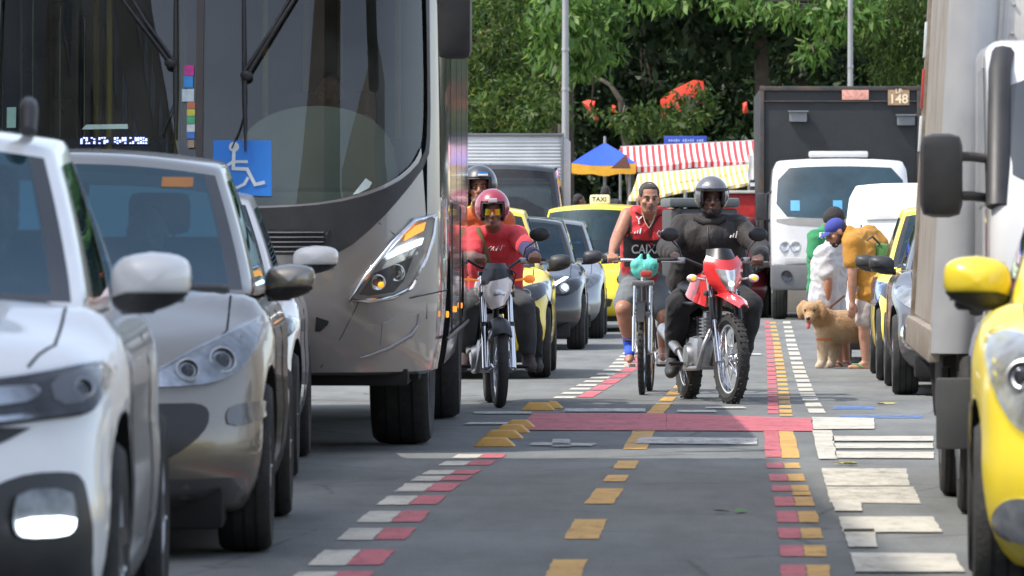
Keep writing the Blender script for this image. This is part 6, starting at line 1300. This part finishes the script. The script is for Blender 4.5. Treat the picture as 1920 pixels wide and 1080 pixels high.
# ------------------------------------------------------------------ two-wheelers
M_frame_blk = mat('frame_black', (.02, .02, .021), .35, .3); M_engine = mat('engine_alloy', (.40, .40, .41), .4, .8, dirt=.4, dirtcol=(.08, .07, .06), dscale=12); M_fork = mat('fork_chrome', (.66, .66, .68), .16, 1.)
M_bikered = mat('bike_red', (.62, .025, .025), .25, 0, .9, .05); M_tankred = mat('tank_dark_red', (.25, .015, .03), .25, 0, .9); M_smoke = glass('screen_smoke', (.12, .13, .14), 1.5, .03, .1); M_vinyl = mat('seat_vinyl', (.018, .018, .019), .5, bump=.2)
M_amb2 = mat('indicator_orange', (.75, .20, .02), .25, emit=.25); M_clear = mat('indicator_clear', (.70, .62, .58), .2, spec=.8)
def bike_wheel(t, c, r, w, rot=None, knob=False, nsp=18, hubr=.05, disc=True, name='wheel'):
    ty = MB(); n = 48; k = w / 2; rim = r - w * .85
    ty.lathe([(rim, -k * .55), (rim + w * .35, -k * .95), (r - w * .14, -k * .80), (r, -k * .30), (r, k * .30), (r - w * .14, k * .80), (rim + w * .35, k * .95), (rim, k * .55)], axis=(1, 0, 0), n=n)
    if knob:
        for i in range(44):
            a = 2 * math.pi * i / 44
            for x in ((-.5, .0, .5) if i % 2 else (-.28, .28)): ty.box((x * w * .62, math.cos(a) * (r + .002), math.sin(a) * (r + .002)), (w * .16, .016, .010), rot=(a - math.pi / 2, 0, 0))
    o = ty.build(name, M_rub, t, 40, c); o.rotation_euler = rot or (0, 0, 0)
    q = MB(); q.lathe([(rim + .004, -k * .55), (rim - .012, -k * .5), (rim - .018, 0), (rim - .012, k * .5), (rim + .004, k * .55)], axis=(1, 0, 0), n=40); q.build('rim', M_fork, o, 60)
    q = MB(); q.lathe([(.001, -k * .8), (hubr, -k * .8), (hubr * .7, -k * .5), (hubr * .7, k * .5), (hubr, k * .8), (.001, k * .8)], axis=(1, 0, 0), n=20)
    for i in range(nsp):
        a = 2 * math.pi * i / nsp; b = a + (.35 if i % 2 else -.35); s = k * (.7 if i % 4 < 2 else -.7); q.tube([(s, math.cos(a) * hubr, math.sin(a) * hubr), (0, math.cos(b) * rim, math.sin(b) * rim)], .0022, 5)
    q.build('spokes', M_fork, o, 60)
    if disc: q = MB(); q.lathe([(.055, 0), (.12, 0), (.12, .004), (.055, .004)], (k * .95, 0, 0), (1, 0, 0), 32, closed=True); q.build('brake_disc', M_engine, o, 40)
    return o
def moto(label, X, Y, rz, trail, steer=0.):
    t = thing('motorcycle', label, 'motorcycle', (X, Y, 0), rz); RF, RR, WB = (.325, .305, 1.35) if trail else (.300, .295, 1.28)
    piv = V((0, .20, 0)); Rs = Matrix.Rotation(steer, 3, 'Z'); S_ = lambda p: piv + Rs @ (V(p) - piv)
    def sb(mb): mb.v = [tuple(S_(p)) for p in mb.v]; return mb
    bike_wheel(t, S_((0, 0, RF)), RF, .088 if trail else .085, (0, 0, steer), trail, 28 if trail else 12); bike_wheel(t, (0, WB, RR), RR, .115 if trail else .10, None, trail, 28 if trail else 12, disc=False)
    hb = 1.04
    for s in (-1, 1):
        q = MB(); q.tube([(s * .095, -.01, RF - .02), (s * .095, .10, RF + .27)], [.027, .025], 10); q.tube([(s * .095, .10, RF + .27), (s * .095, .25, .94)], .019, 10); q.tube([(s * .095, .02, RF - .03), (s * .05, 0, RF)], .018, 8); sb(q).build('fork_leg', M_fork, t, 60)
        q = MB(); q.tube([(s * .095, .105, RF + .285), (s * .095, .165, RF + .44)], .028, 10) if trail else q.tube([(s * .095, .1, RF + .26), (s * .095, .115, RF + .30)], .028, 10); sb(q).build('fork_gaiter', M_frame_blk, t, 60)
    q = MB(); q.box((0, .22, .80), (.26, .09, .04), bev=.012); q.box((0, .26, .95), (.25, .09, .035), bev=.012); q.tube([(0, .21, .78), (0, .28, .98)], .03, 10); sb(q).build('fork_yoke', M_frame_blk, t, 40)
    q = MB(); W = .40 if trail else .36; q.tube([(-W, .46, hb), (-W * .55, .40, hb + .01), (-.10, .30, hb - .05), (.10, .30, hb - .05), (W * .55, .40, hb + .01), (W, .46, hb)], .0115, 8); bar = sb(q).build('handlebar', M_frame_blk, t, 60)
    for s in (-1, 1):
        q = MB(); q.tube([(s * (W - .11), .437, hb + .002), (s * (W + .015), .463, hb)], .019, 10); sb(q).build('hand_grip', M_rub, bar, 60)
        q = MB(); q.tube([(s * (W - .14), .36, hb - .01), (s * (W + .01), .385, hb - .012)], .007, 6); q.box((s * (W - .15), .40, hb), (.05, .05, .045), bev=.01); sb(q).build('brake_lever', M_engine, bar, 60)
        # mirrors
        mx = s * (.34 if trail else .33); q = MB(); q.tube([(s * (W - .15), .40, hb + .01), (s * (W - .13), .40, hb + .09), (mx, .40, hb + .16)], .006, 6); q.ball((mx, .40, hb + .19), (.075, .022, .052), nu=18)
        mo = sb(q).build('mirror', M_frame_blk, t, 60); q = MB(); q.lathe([(.001, 0), (.045, 0)], (mx, .424, hb + .19), (0, 1, 0), 18); sb(q).build('mirror_glass', M_mirror, mo, 0)
        q = MB(); q.tube([(s * .13, .22, .90), (s * .20, .20, .91)], .009, 6); q.ball((s * .235, .19, .91), (.042, .03, .030)); sb(q).build('indicator', M_clear if trail else M_amb2, t, 60)
        if trail: q = MB(); q.ball((s * .235, .165, .91), (.020, .010, .016)); sb(q).build('indicator_bulb', M_amber, t, 60)
    if trail:
        # headlamp mask, beak, shrouds
        def mask(a, b): u = 2 * a - 1; w = interp([(0, .055), (.35, .125), (.75, .150), (1, .115)], b); return V((u * w, .02 + .10 * abs(u) ** 2 + .10 * b, .80 + .24 * b + .035 * abs(u) ** 2 * (b > .7)))
        q = MB(); q.sheet(mask, 14, 10); mk = link('headlamp_mask', bake(sb(q).mesh('m'), [('SOLIDIFY', dict(thickness=.012, offset=0))]), M_bikered, t, 50)
        def lamp(a, b): u = 2 * a - 1; w = interp([(0, .030), (.5, .075), (1, .100)], b); return V((u * w, -.004 + .10 * abs(u) ** 2 + .10 * (b * .62 + .1) - .034 * math.cos(u * 1.5), .815 + .150 * b + .02 * abs(u)))
        q = MB(); q.sheet(lamp, 12, 8); hl = link('headlight', bake(sb(q).mesh('h'), [('SOLIDIFY', dict(thickness=.008, offset=0))]), M_refl, t, 60); q = MB(); q.ball((0, -.008, .87), (.022, .010, .020)); sb(q).build('lamp_bulb', M_drl, hl, 60)
        def beak(a, b): u = 2 * a - 1; y = lerp(-.30, .34, b); w = interp([(0, .035), (.3, .075), (.6, .080), (1, .055)], b); return V((u * w, y, .725 + .085 * math.sin(b * 2.3) - .028 * abs(u) ** 2))
        q = MB(); q.sheet(beak, 10, 14); link('front_mudguard', bake(sb(q).mesh('b'), [('SOLIDIFY', dict(thickness=.008, offset=0))]), M_bikered, t, 50)
        def scr(a, b): u = 2 * a - 1; return V((u * (.125 - .03 * b), .13 + .09 * abs(u) ** 2 + .07 * b, 1.03 + .10 * b - .01 * abs(u)))
        q = MB(); q.sheet(scr, 10, 5); link('windscreen', bake(sb(q).mesh('s'), [('SOLIDIFY', dict(thickness=.005, offset=0))]), M_frame_blk, t, 60)
        for s in (-1, 1):
            def shr(a, b, s=s): return V((s * (.10 + .085 * math.sin(a * 2.2) - .03 * b), .30 + .34 * a, .70 + .10 * a * (1 - b) + .22 * b - .06 * a * b))
            q = MB(); q.sheet(shr, 8, 6); link('tank_shroud', bake(q.mesh('s'), [('SOLIDIFY', dict(thickness=.02, offset=0))]), M_bikered, t, 50)
    else:
        q = MB(); q.sheet(lambda a, b: V(((2 * a - 1) * .065, .0 - (RF + .045) * math.cos(lerp(.30, 1.75, b)) * -1 * -1 if False else -(RF + .04) * math.cos(lerp(.75, 2.2, b)), RF + (RF + .04) * math.sin(lerp(.75, 2.2, b)) - .03 * (2 * a - 1) ** 2)), 8, 14); link('front_mudguard', bake(sb(q).mesh('b'), [('SOLIDIFY', dict(thickness=.008, offset=0))]), M_frame_blk, t, 50)
        def mask(a, b): u = 2 * a - 1; w = interp([(0, .10), (.4, .11), (1, .085)], b); return V((u * w, .05 + .10 * abs(u) ** 2.2 + .08 * b, .87 + .11 * b))
        q = MB(); q.sheet(mask, 14, 10); link('headlamp_mask', bake(sb(q).mesh('m'), [('SOLIDIFY', dict(thickness=.012, offset=0))]), M_frame_blk, t, 50)
        def lamp(a, b): u = 2 * a - 1; w = interp([(0, .045), (.45, .095), (.8, .105), (1, .085)], b); return V((u * w, -.025 + .11 * abs(u) ** 2.2 + .07 * b, .715 + .19 * b + .02 * u))
        q = MB(); q.sheet(lamp, 12, 8); hl = link('headlight', bake(sb(q).mesh('h'), [('SOLIDIFY', dict(thickness=.008, offset=0))]), M_clear, t, 60); q = MB(); q.ball((0, .012, .81), (.045, .012, .03)); sb(q).build('lamp_bulb', M_refl, hl, 60)
        def scr(a, b): u = 2 * a - 1; return V((u * (.085 - .02 * b), .14 + .06 * abs(u) ** 2 + .06 * b, .975 + .045 * b))
        q = MB(); q.sheet(scr, 10, 5); link('instrument_cowl', bake(sb(q).mesh('s'), [('SOLIDIFY', dict(thickness=.01, offset=0))]), M_frame_blk, t, 60)
    q = MB(); q.ball((0, .56, .84), (.15, .26, .13)); q.ball((0, .46, .82), (.13, .16, .13)); link('tank', remesh(q, .012, 4), M_bikered if trail else M_tankred, t, 180)
    q = MB(); q.cap((0, .78, .83), (0, 1.05, .82), .10, .115); q.cap((0, 1.05, .82), (0, 1.38, .87), .115, .10); q.v = [(x, y, .82 + (z - .82) * .55) for x, y, z in q.v]; link('seat', remesh(q, .012, 4), M_vinyl, t, 180)
    q = MB(); q.tube([(0, .26, .86), (0, .36, .45), (0, .52, .28), (0, .95, .28), (0, 1.0, .62)], .022, 8)
    for s in (-1, 1): q.tube([(s * .04, .3, .82), (s * .11, .7, .72), (s * .12, 1.05, .72), (s * .11, 1.5, .80)], .014, 8); q.tube([(s * .09, .92, .34), (s * .085, WB, RR)], .02, 8); q.tube([(s * .11, 1.02, .70), (s * .10, WB - .06, RR + .05)], .02, 8)
    q.build('frame', M_frame_blk, t, 60)
    q = MB(); q.box((0, .70, .36), (.25, .34, .24), bev=.06); q.lathe([(.085, -.16), (.10, -.13), (.10, .13), (.085, .16)], (0, .74, .33), (1, 0, 0), 20, caps=True)
    for k in range(6): q.box((0, .53 + k * .008, .48 + k * .026), (.17 - .004 * k, .17, .012), bev=.004)
    q.box((0, .55, .56), (.12, .12, .20), bev=.02); q.build('engine', M_engine, t, 40)
    q = MB(); q.tube([(-.03, .45, .53), (-.10, .36, .42), (-.13, .42, .25), (-.14, .80, .24), (-.15, 1.0, .36)], .019, 8); q.tube([(-.15, 1.0, .36), (-.16, 1.5, .52)], [.035, .05], 12); q.build('exhaust', M_engine, t, 60)
    for s in (-1, 1): q = MB(); q.tube([(s * .08, .84, .27), (s * .25, .84, .27)], .013, 8); q.box((s * .21, .84, .278), (.11, .04, .02), bev=.006); q.build('footpeg', M_frame_blk, t, 60)
    q = MB(); q.sheet(lambda a, b: V(((2 * a - 1) * .08, WB + (RR + .06) * math.cos(lerp(2.2, .5, b)), RR + (RR + .07) * math.sin(lerp(2.2, .5, b)))), 6, 12); link('rear_mudguard', bake(q.mesh('r'), [('SOLIDIFY', dict(thickness=.008, offset=0))]), M_frame_blk, t, 50)
    q = MB(); q.tube([(-.05, .30, .98), (-.12, .12, .86), (-.11, .05, .55), (-.08, .02, .36)], .006, 6); q.tube([(.06, .32, 1.0), (.14, .16, .95), (.10, .25, .80), (.06, .5, .7)], .006, 6); q.build('cables', M_frame_blk, t, 60)
    return t
moto('red trail motorcycle with spoked wheels, its front wheel turned, ridden by the man in black', gx(1366, 38.7), 38.7, R(10.5), True, R(5.5))
moto('street motorcycle with chrome forks and orange indicators beside the bus', gx(933, 37.75), 37.75, R(2.5), False, R(3.5))
# ---- bicycle
bc = thing('bicycle', 'bicycle with twin front fork tubes ridden by the man in the football shirt', 'bicycle', (gx(1204, 41.05), 41.05, 0), -R(4.6))
bike_wheel(bc, (0, 0, .335), .335, .052, (0, 0, R(1.)), True, 24, .025, False); bike_wheel(bc, (0, 1.07, .335), .335, .052, None, True, 24, .03, False)
for s in (-1, 1): q = MB(); q.tube([(s * .062, 0, .335), (s * .062, .055, .60)], .018, 10); q.tube([(s * .062, .055, .60), (s * .060, .115, .86)], .013, 10); q.build('fork_leg', M_fork, bc, 60)
q = MB(); q.box((0, .115, .86), (.17, .05, .04), bev=.01); q.box((0, .06, .625), (.14, .03, .03), bev=.01); q.tube([(0, .115, .84), (0, .165, 1.00)], .019, 10); q.build('fork_crown', M_engine, bc, 40)
q = MB(); q.tube([(0, .15, .95), (0, .45, .40), (0, .62, .31)], .021, 10); q.tube([(0, .16, .98), (0, .72, .82)], .018, 10); q.tube([(0, .60, .31), (0, .76, .88)], .017, 10)
for s in (-1, 1): q.tube([(s * .03, .62, .31), (s * .06, 1.07, .335)], .010, 8); q.tube([(s * .02, .74, .82), (s * .06, 1.07, .335)], .009, 8)
q.build('frame', mat('bicycle_frame', (.10, .10, .11), .35, .4), bc, 60)
iv = Matrix.Rotation(R(4.6), 3, 'Z'); b0_ = V(bc.location); g1, g2 = [iv @ (h - b0_) for h in cyc_hands]; d_ = (g2 - g1).normalized()
q = MB(); q.tube([g1 - d_ * .06, g1 + d_ * .06, (g1 + V((0, .18, 1.04))) / 2 + V((0, 0, .0)), (0, .18, 1.03), (g2 + V((0, .18, 1.04))) / 2, g2 - d_ * .06, g2 + d_ * .06], .0115, 8); q.tube([(0, .165, 1.0), (0, .18, 1.03)], .02, 8); bar = q.build('handlebar', M_fork, bc, 60)
for gg, s in ((g1, -1), (g2, 1)): q = MB(); q.tube([gg - d_ * .065, gg + d_ * .065], .017, 8); q.build('hand_grip', M_rub, bar, 60); q = MB(); q.tube([gg - d_ * s * .09 + V((0, -.02, -.01)), gg + V((0, -.055, -.015))], .006, 6); q.build('brake_lever', M_engine, bar, 60)
q = MB(); q.cap((0, .70, .92), (0, .92, .94), .05, .085); q.v = [(x, y, .93 + (z - .93) * .5) for x, y, z in q.v]; link('saddle', remesh(q, .012, 3), M_vinyl, bc, 180)
q = MB(); q.lathe([(.075, -.004), (.085, 0), (.075, .004)], (.055, .60, .31), (1, 0, 0), 24); q.tube([(.07, .60, .31), (.085, .52, .22)], .011, 8); q.tube([(-.07, .60, .31), (-.085, .68, .40)], .011, 8); q.tube([(.09, .60, .31), (-.09, .60, .31)], .012, 8); ck = q.build('crankset', M_engine, bc, 60)
for p_ in ((.13, .52, .215), (-.13, .68, .405)): q = MB(); q.box(p_, (.09, .07, .02), bev=.006); q.build('pedal', M_rub, ck, 60)
q = MB(); q.sheet(lambda a, b: V(((2 * a - 1) * .032, .385 * math.cos(lerp(2.5, .8, b)) * 1 + 0, .335 + .385 * math.sin(lerp(2.5, .8, b)))), 4, 12); q.v = [(x, y + .0, z) for x, y, z in q.v]; link('front_mudguard', bake(q.mesh('r'), [('SOLIDIFY', dict(thickness=.004, offset=0))]), M_frame_blk, bc, 50)
q = MB(); q.box((.03, .05, .93), (.09, .04, .05), bev=.015); q.build('reflector', mat('reflector_red', (.5, .06, .05), .4), bc, 40)
# bag hanging from the handlebar
bgp = (gx(1208, 41.2), 41.22, gz(502, 41.2)); q = MB(); q.ball((0, .0, -.015), (.105, .055, .075)); q.ball((-.05, .0, .02), (.06, .05, .055)); q.ball((.055, .01, .015), (.06, .05, .06)); q.cap((-.05, 0, .03), (-.02, .02, .10), .035, .012); q.cap((.05, 0, .03), (.03, .02, .10), .03, .012)
bgm = remesh(q, .008, 2); tag(link('carrier_bag', bgm, cloth('bag_teal', (.10, .50, .42), .6, 1.), None, 180, bgp), 'small turquoise bag hanging from the bicycle handlebar', 'bag')
# delivery box on the trail motorcycle's rack
bx = thing('delivery_box', 'big dark grey delivery box behind the rider in black', 'delivery box', (gx(1312, 40.75), 40.75, .90), R(7)); q = MB(); q.box((0, 0, .27), (.52, .46, .52), bev=.03); q.build('box', mat('box_grey', (.055, .058, .062), .7, dirt=.4, dscale=6), bx, 40); q = MB(); q.box((0, 0, .575), (.54, .48, .07), bev=.02); q.build('lid', mat('box_lid', (.12, .135, .14), .55, dirt=.4), bx, 40)
q = MB(); q.box((0, -.235, .27), (.05, .012, .52), bev=.003); q.box((-.2, -.235, .27), (.03, .012, .52), bev=.003); q.build('strap', M_blk, bx, 40); q = MB(); q.box((0, .05, -.02), (.40, .40, .03), bev=.008); q.build('rack', M_frame_blk, bx, 40)

# ------------------------------------------------------------------ poles
def pole(name, label, px, Y, h, r, cat='lamp post', arm=True):
    t = thing(name, label, cat, (gx(px, Y), Y, 0)); q = MB(); q.tube([(0, 0, 0), (0, 0, h * .4), (0, 0, h)], [r * 1.15, r, r * .75], 14); q.lathe([(r * 1.5, 0), (r * 1.5, .35), (r * 1.15, .42)], (0, 0, 0), (0, 0, 1), 16); q.build('post', mat('galvanised', (.34, .35, .35), .55, .4, dirt=.5, dirtcol=(.20, .19, .17), dscale=1.5), t, 60)
    for z in (2.1, 3.9, 4.6): q = MB(); q.lathe([(r * 1.06, -.03), (r * 1.12, 0), (r * 1.06, .03)], (0, 0, z), (0, 0, 1), 14); q.build('clamp', M_engine, t, 60)
    if arm: q = MB(); q.tube([(0, 0, h - .1), (-.5, -.3, h + .5), (-1.6, -.8, h + .7)], .04, 8); q.build('lamp_arm', M_engine, t, 60); q = MB(); q.box((-1.8, -.9, h + .68), (.6, .25, .12), bev=.05); q.build('lamp_head', M_engine, t, 40)
    return t
pole('lamp_post', 'tall grey lamp post rising between the white box truck and the blue parasol', 1060, 94, 8.5, .062)
pole('lamp_post', 'grey post seen against the trees above the black box truck', 1594, 103, 9, .055)
for lab, x, y in (('left', -7.0, 40.4), ('right', 8.9, 40.9)):
    t = thing('utility_pole', 'concrete utility pole on the %s pavement carrying the cables across the street' % lab, 'utility pole', (x, y, 0)); q = MB(); q.tube([(0, 0, 0), (0, 0, 8.2)], [.16, .10], 12); q.build('post', M_conc, t, 60); q = MB(); q.box((0, 0, 7.3), (.12, 6.4, .12), bev=.02); q.build('cross_arm', M_conc, t)
for lab, y0, y1 in (('nearer', 37.7, 38.1), ('farther', 43.0, 43.5)):
    a_, b_3 = V((-7.0, y0, 7.37)), V((8.9, y1, 7.37)); q = MB(); pts = [a_.lerp(b_3, i / 24) - V((0, 0, 2.2 * (i / 24) * (1 - i / 24))) for i in range(25)]
    for k in range(3): q.tube([p + V((0, .028 * math.cos(k * 2.1 + i * .5), .028 * math.sin(k * 2.1 + i * .5))) for i, p in enumerate(pts)], .024, 6)
    tag(q.build('overhead_cable', M_blk, None, 60), 'twisted overhead cable crossing the street, %s of the two' % lab, 'cable')
# ------------------------------------------------------------------ market
q = MB(); q.box((2.9, 99, .18), (5.4, 16, .55), bev=.04); tag(q.build('market_terrace', M_conc), kind='structure')
def TT(px, py, Y): return V(TP(px, py, Y))
M_post2 = mat('stall_post', (.30, .30, .30), .5, .5)
# blue parasol
pr_ = thing('parasol', 'blue market parasol with a yellow valance beside the striped awning', 'parasol', (gx(1133, 97), 97, .45)); o0 = V(pr_.location); pk = TT(1134, 268, 97) - o0
cor = [TT(1072, 306, 96.2) - o0, TT(1192, 306, 96.2) - o0, TT(1186, 300, 98.0) - o0, TT(1082, 300, 98.0) - o0]
def can(a, b): i = int(min(a * 4, 3.999)); f = a * 4 - i; e = cor[i].lerp(cor[(i + 1) % 4], f) + V((0, 0, -.02 * math.sin(f * math.pi))); r = pk.lerp(e, b); r.z += .01 * math.sin(b * math.pi) - .03 * math.sin(f * math.pi) * b; return r
q = MB(); q.sheet(can, 32, 6); link('canopy', bake(q.mesh('c'), [('SOLIDIFY', dict(thickness=.012, offset=0))]), cloth('parasol_blue', (.015, .075, .55), .8, .3), pr_, 50)
q = MB(); q.sheet(lambda a, b: can(a, 1) + V((0, 0, -.17 * b - .015 * math.sin(a * 60) * b)), 64, 2); link('valance', bake(q.mesh('v'), [('SOLIDIFY', dict(thickness=.01, offset=0))]), cloth('parasol_yellow', (.75, .38, .03), .8, .3), pr_, 50)
q = MB(); q.tube([(0, 0, 0), pk + V((0, 0, .12))], .025, 10); q.build('pole', M_post2, pr_, 60)
q = MB(); q.prism([(-.26, .0), (.02, .26), (.10, .0)], 'xz', -.02, .02); q.v = [tuple(V(v) + (TT(1172, 316, 95.9) - o0)) for v in q.v]; q.build('canopy_gusset', cloth('gusset_brown', (.13, .06, .05)), pr_, 40)
def awning(label, m, tl_, tr_, bl_, br_, Yb, Yf, val, posts=True):
    A, B, C_, D_ = TT(*tl_, Yb), TT(*tr_, Yb), TT(*bl_, Yf), TT(*br_, Yf); c = (A + B + C_ + D_) / 4; t = thing('awning', label, 'awning', (c.x, c.y, .45)); c = V(t.location)
    def f(a, b): p = A.lerp(B, a).lerp(C_.lerp(D_, a), b) - c; p.z += -.05 * math.sin(b * math.pi) - .025 * math.sin(a * 9.4) * b; return p
    q = MB(); q.sheet(f, 40, 8); cn = link('canopy', bake(q.mesh('c'), [('SOLIDIFY', dict(thickness=.012, offset=0))]), m, t, 50)
    q = MB(); q.sheet(lambda a, b: f(a, 1) + V((0, -.01 - .02 * math.sin(a * 50) * b, -val * b)), 80, 2); link('valance', bake(q.mesh('v'), [('SOLIDIFY', dict(thickness=.01, offset=0))]), m, t, 50)
    q = MB(); q.tube([A - c, B - c], .02, 8); q.build('rail', M_post2, t, 60); q = MB(); q.tube([C_ - c + V((0, .03, -.02)), D_ - c + V((0, .03, -.02))], .018, 8); q.build('rail', M_post2, t, 60)
    for P_ in (A, B, C_, D_): q = MB(); q.tube([(P_.x - c.x, P_.y - c.y, 0), P_ - c + V((0, 0, -.03))], .022, 8); q.build('stall_post', M_post2, t, 60)
    return t
awning('red and white striped awning over the market stall, highest of the two awnings', stripes('stripe_red', (.62, .04, .05), (.75, .70, .66), .115), (1163, 276), (1440, 263), (1180, 312), (1440, 300), 98.2, 96.6, .10)
awning('yellow and white striped awning lower down in front of the red striped one', stripes('stripe_yellow', (.72, .48, .09), (.78, .72, .58), .10), (1196, 327), (1408, 309), (1178, 372), (1404, 342), 95.8, 93.6, .05)
q = MB(); q.sheet(lambda a, b: V((lerp(-.16, .17, a) + .01 * math.sin(b * 7), .02 * math.sin(a * 9), lerp(.26, -.26, b) - .03 * a)), 8, 8); tag(link('white_sheet', bake(q.mesh('w'), [('SOLIDIFY', dict(thickness=.008, offset=0))]), cloth('sheet_white', (.68, .66, .62)), None, 60, TT(1420, 318, 93.5)), 'white cloth sheet hanging at the right end of the yellow striped awning', 'cloth sheet')
sg = thing('street_sign', 'small blue sign board with white lettering above the red striped awning', 'sign', (gx(1285, 99.5), 99.5, .45)); z0_ = V(sg.location); a_, b_2 = TT(1245, 256, 99.5) - z0_, TT(1325, 271, 99.5) - z0_
q = MB(); q.box((a_ + b_2) / 2, (b_2.x - a_.x, .03, .17), bev=.005); pn = q.build('board', mat('sign_navy', (.03, .07, .38), .5), sg); q = MB(); random.seed(9)
text_mb('Feira da Tarde', .085, lambda x, y: V(((a_.x + b_2.x) / 2 + x, -.02, (a_.z + b_2.z) / 2 + y))) if False else None
for i in range(15):
    if i % 6 != 5: q.box((a_.x + .10 + i * .044, -.018, (a_.z + b_2.z) / 2), (.028, .004, rnd(.03, .06)))
q.build('sign_marks', mat('sign_mark_pale', (.35, .42, .65), .6), pn, 0); q = MB(); q.tube([((a_.x + b_2.x) / 2, .03, 0), ((a_.x + b_2.x) / 2, .03, b_2.z)], .03, 8); q.build('sign_post', M_post2, sg, 60)
# market people, seen from behind
def shopper(label, px, Y, facing, shirt, H_=1.68, sk=SK_brown):
    r = (gx(px, Y), Y, .455); k = H_ / 1.7; f = V(facing).normalized(); s = V((-f.y, f.x, 0)) * -1; Pn = lambda a, b, z: (s * a + f * b + V((0, 0, z))) * k
    J = dict(head=Pn(0, .03, 1.56), neck=Pn(0, 0, 1.42), shL=Pn(-.19, 0, 1.38), shR=Pn(.19, 0, 1.38), elL=Pn(-.25, -.02, 1.10), elR=Pn(.25, -.02, 1.10), wrL=Pn(-.22, .12, .90), wrR=Pn(.22, .12, .90), hipL=Pn(-.09, 0, .90), hipR=Pn(.09, 0, .90), knL=Pn(-.10, .03, .50), knR=Pn(.10, .0, .50), anL=Pn(-.10, -.02, .085), anR=Pn(.10, -.04, .085), toeL=Pn(-.12, .13, .035), toeR=Pn(.12, .11, .035), fwd=f)
    t, S, J = person(label, r, J, f, sk, face_on=False, vox=.014, hands=[lambda m: loose(m, J['wrL'], V((0, 0, -1)) + f * .3, s), lambda m: loose(m, J['wrR'], V((0, 0, -1)) + f * .3, -s)])
    link('shirt', part(S, ['torso', ('uarmL', .7), ('uarmR', .7)], .018, .014, 2), cloth('shirt_%s' % shirt[0], shirt[1]), t, 180); link('trousers', part(S, ['pelvis', 'thighL', 'thighR', 'calfL', 'calfR'], .018, .014, 2), M_pant, t, 180); shoes(t, S, M_blk, None); hair_cap(t, J['head'], f)
shopper('dark clothed shopper standing under the blue parasol with the back turned', 1135, 92.6, (.1, 1, 0), ('dark', (.03, .03, .035)), 1.75)
shopper('shopper in a dark blue shirt left of the other shopper under the blue parasol', 1084, 93.5, (.9, .4, 0), ('blue', (.03, .045, .10)), 1.6)
# red stall behind the rider in black
stl = thing('market_stall', 'red fronted market stall with a white counter behind the rider in black', 'stall', (gx(1400, 89), 89, 0)); zt = gz(360, 89)
q = MB(); q.box((0, .4, zt - .28), (.95, .8, .5), bev=.02); q.build('counter_front', mat('stall_red', (.50, .03, .03), .6, var=.3, scale=5), stl); q = MB(); q.box((0, .4, zt), (1.05, .9, .05), bev=.01); q.build('counter_top', mat('stall_white', (.6, .58, .54), .6), stl)
q = MB()
for x in (-.45, .45):
    for y in (.1, .75): q.tube([(x, y, 0), (x, y, zt)], .025, 8)
q.box((0, .4, .9), (.95, .8, .9), bev=.02); q.build('stall_frame', M_post2, stl, 60)
for i, x in enumerate((.12, .30)): q = MB(); q.box((0, 0, .09), (.12, .12, .18), bev=.02); tag(q.build('goods_box', M_blk, None, 40, (stl.location.x + x, 89.2, zt + .027)), 'dark box with a pale band on the white counter, %s of the two' % ('left' if i == 0 else 'right'), 'box'); q = MB(); q.box((0, -.062, .10), (.11, .004, .06)); q.build('box_label', M_signwhite, bpy.data.objects['goods_box' if i == 0 else 'goods_box.001'], 0)
# ------------------------------------------------------------------ unseen block and trees added behind the camera, for dark reflections in windscreens
building('unseen tall brown block added on the right pavement behind the camera for dark reflections', 9.6, 17., -95, -14, 27., mat('plaster_brown', (.13, .105, .08), .9, dirt=.3, dscale=.8), 7)
random.seed(21)
for i, (x, y) in enumerate(((-6.9, -26), (-7., -48), (7.5, -34), (7.8, -60))):
    tree('unseen tree added for reflections on the %s pavement behind the camera, %s of two' % ('left' if x < 0 else 'right', 'nearer' if i % 2 == 0 else 'farther'), (x, y, 0), [(0, 0, 0), (.1, 0, 2.4), (0, .2, 4.2)], [], [((0, 0, 6.2), (3.2, 3.6, 2.6), 260), ((1.2 if x < 0 else -1.2, .5, 5.), (2.2, 2.4, 1.4), 120)], LF_mid, .42, 10, .32, .3, 60 + i, 'trees added behind the camera for reflections')
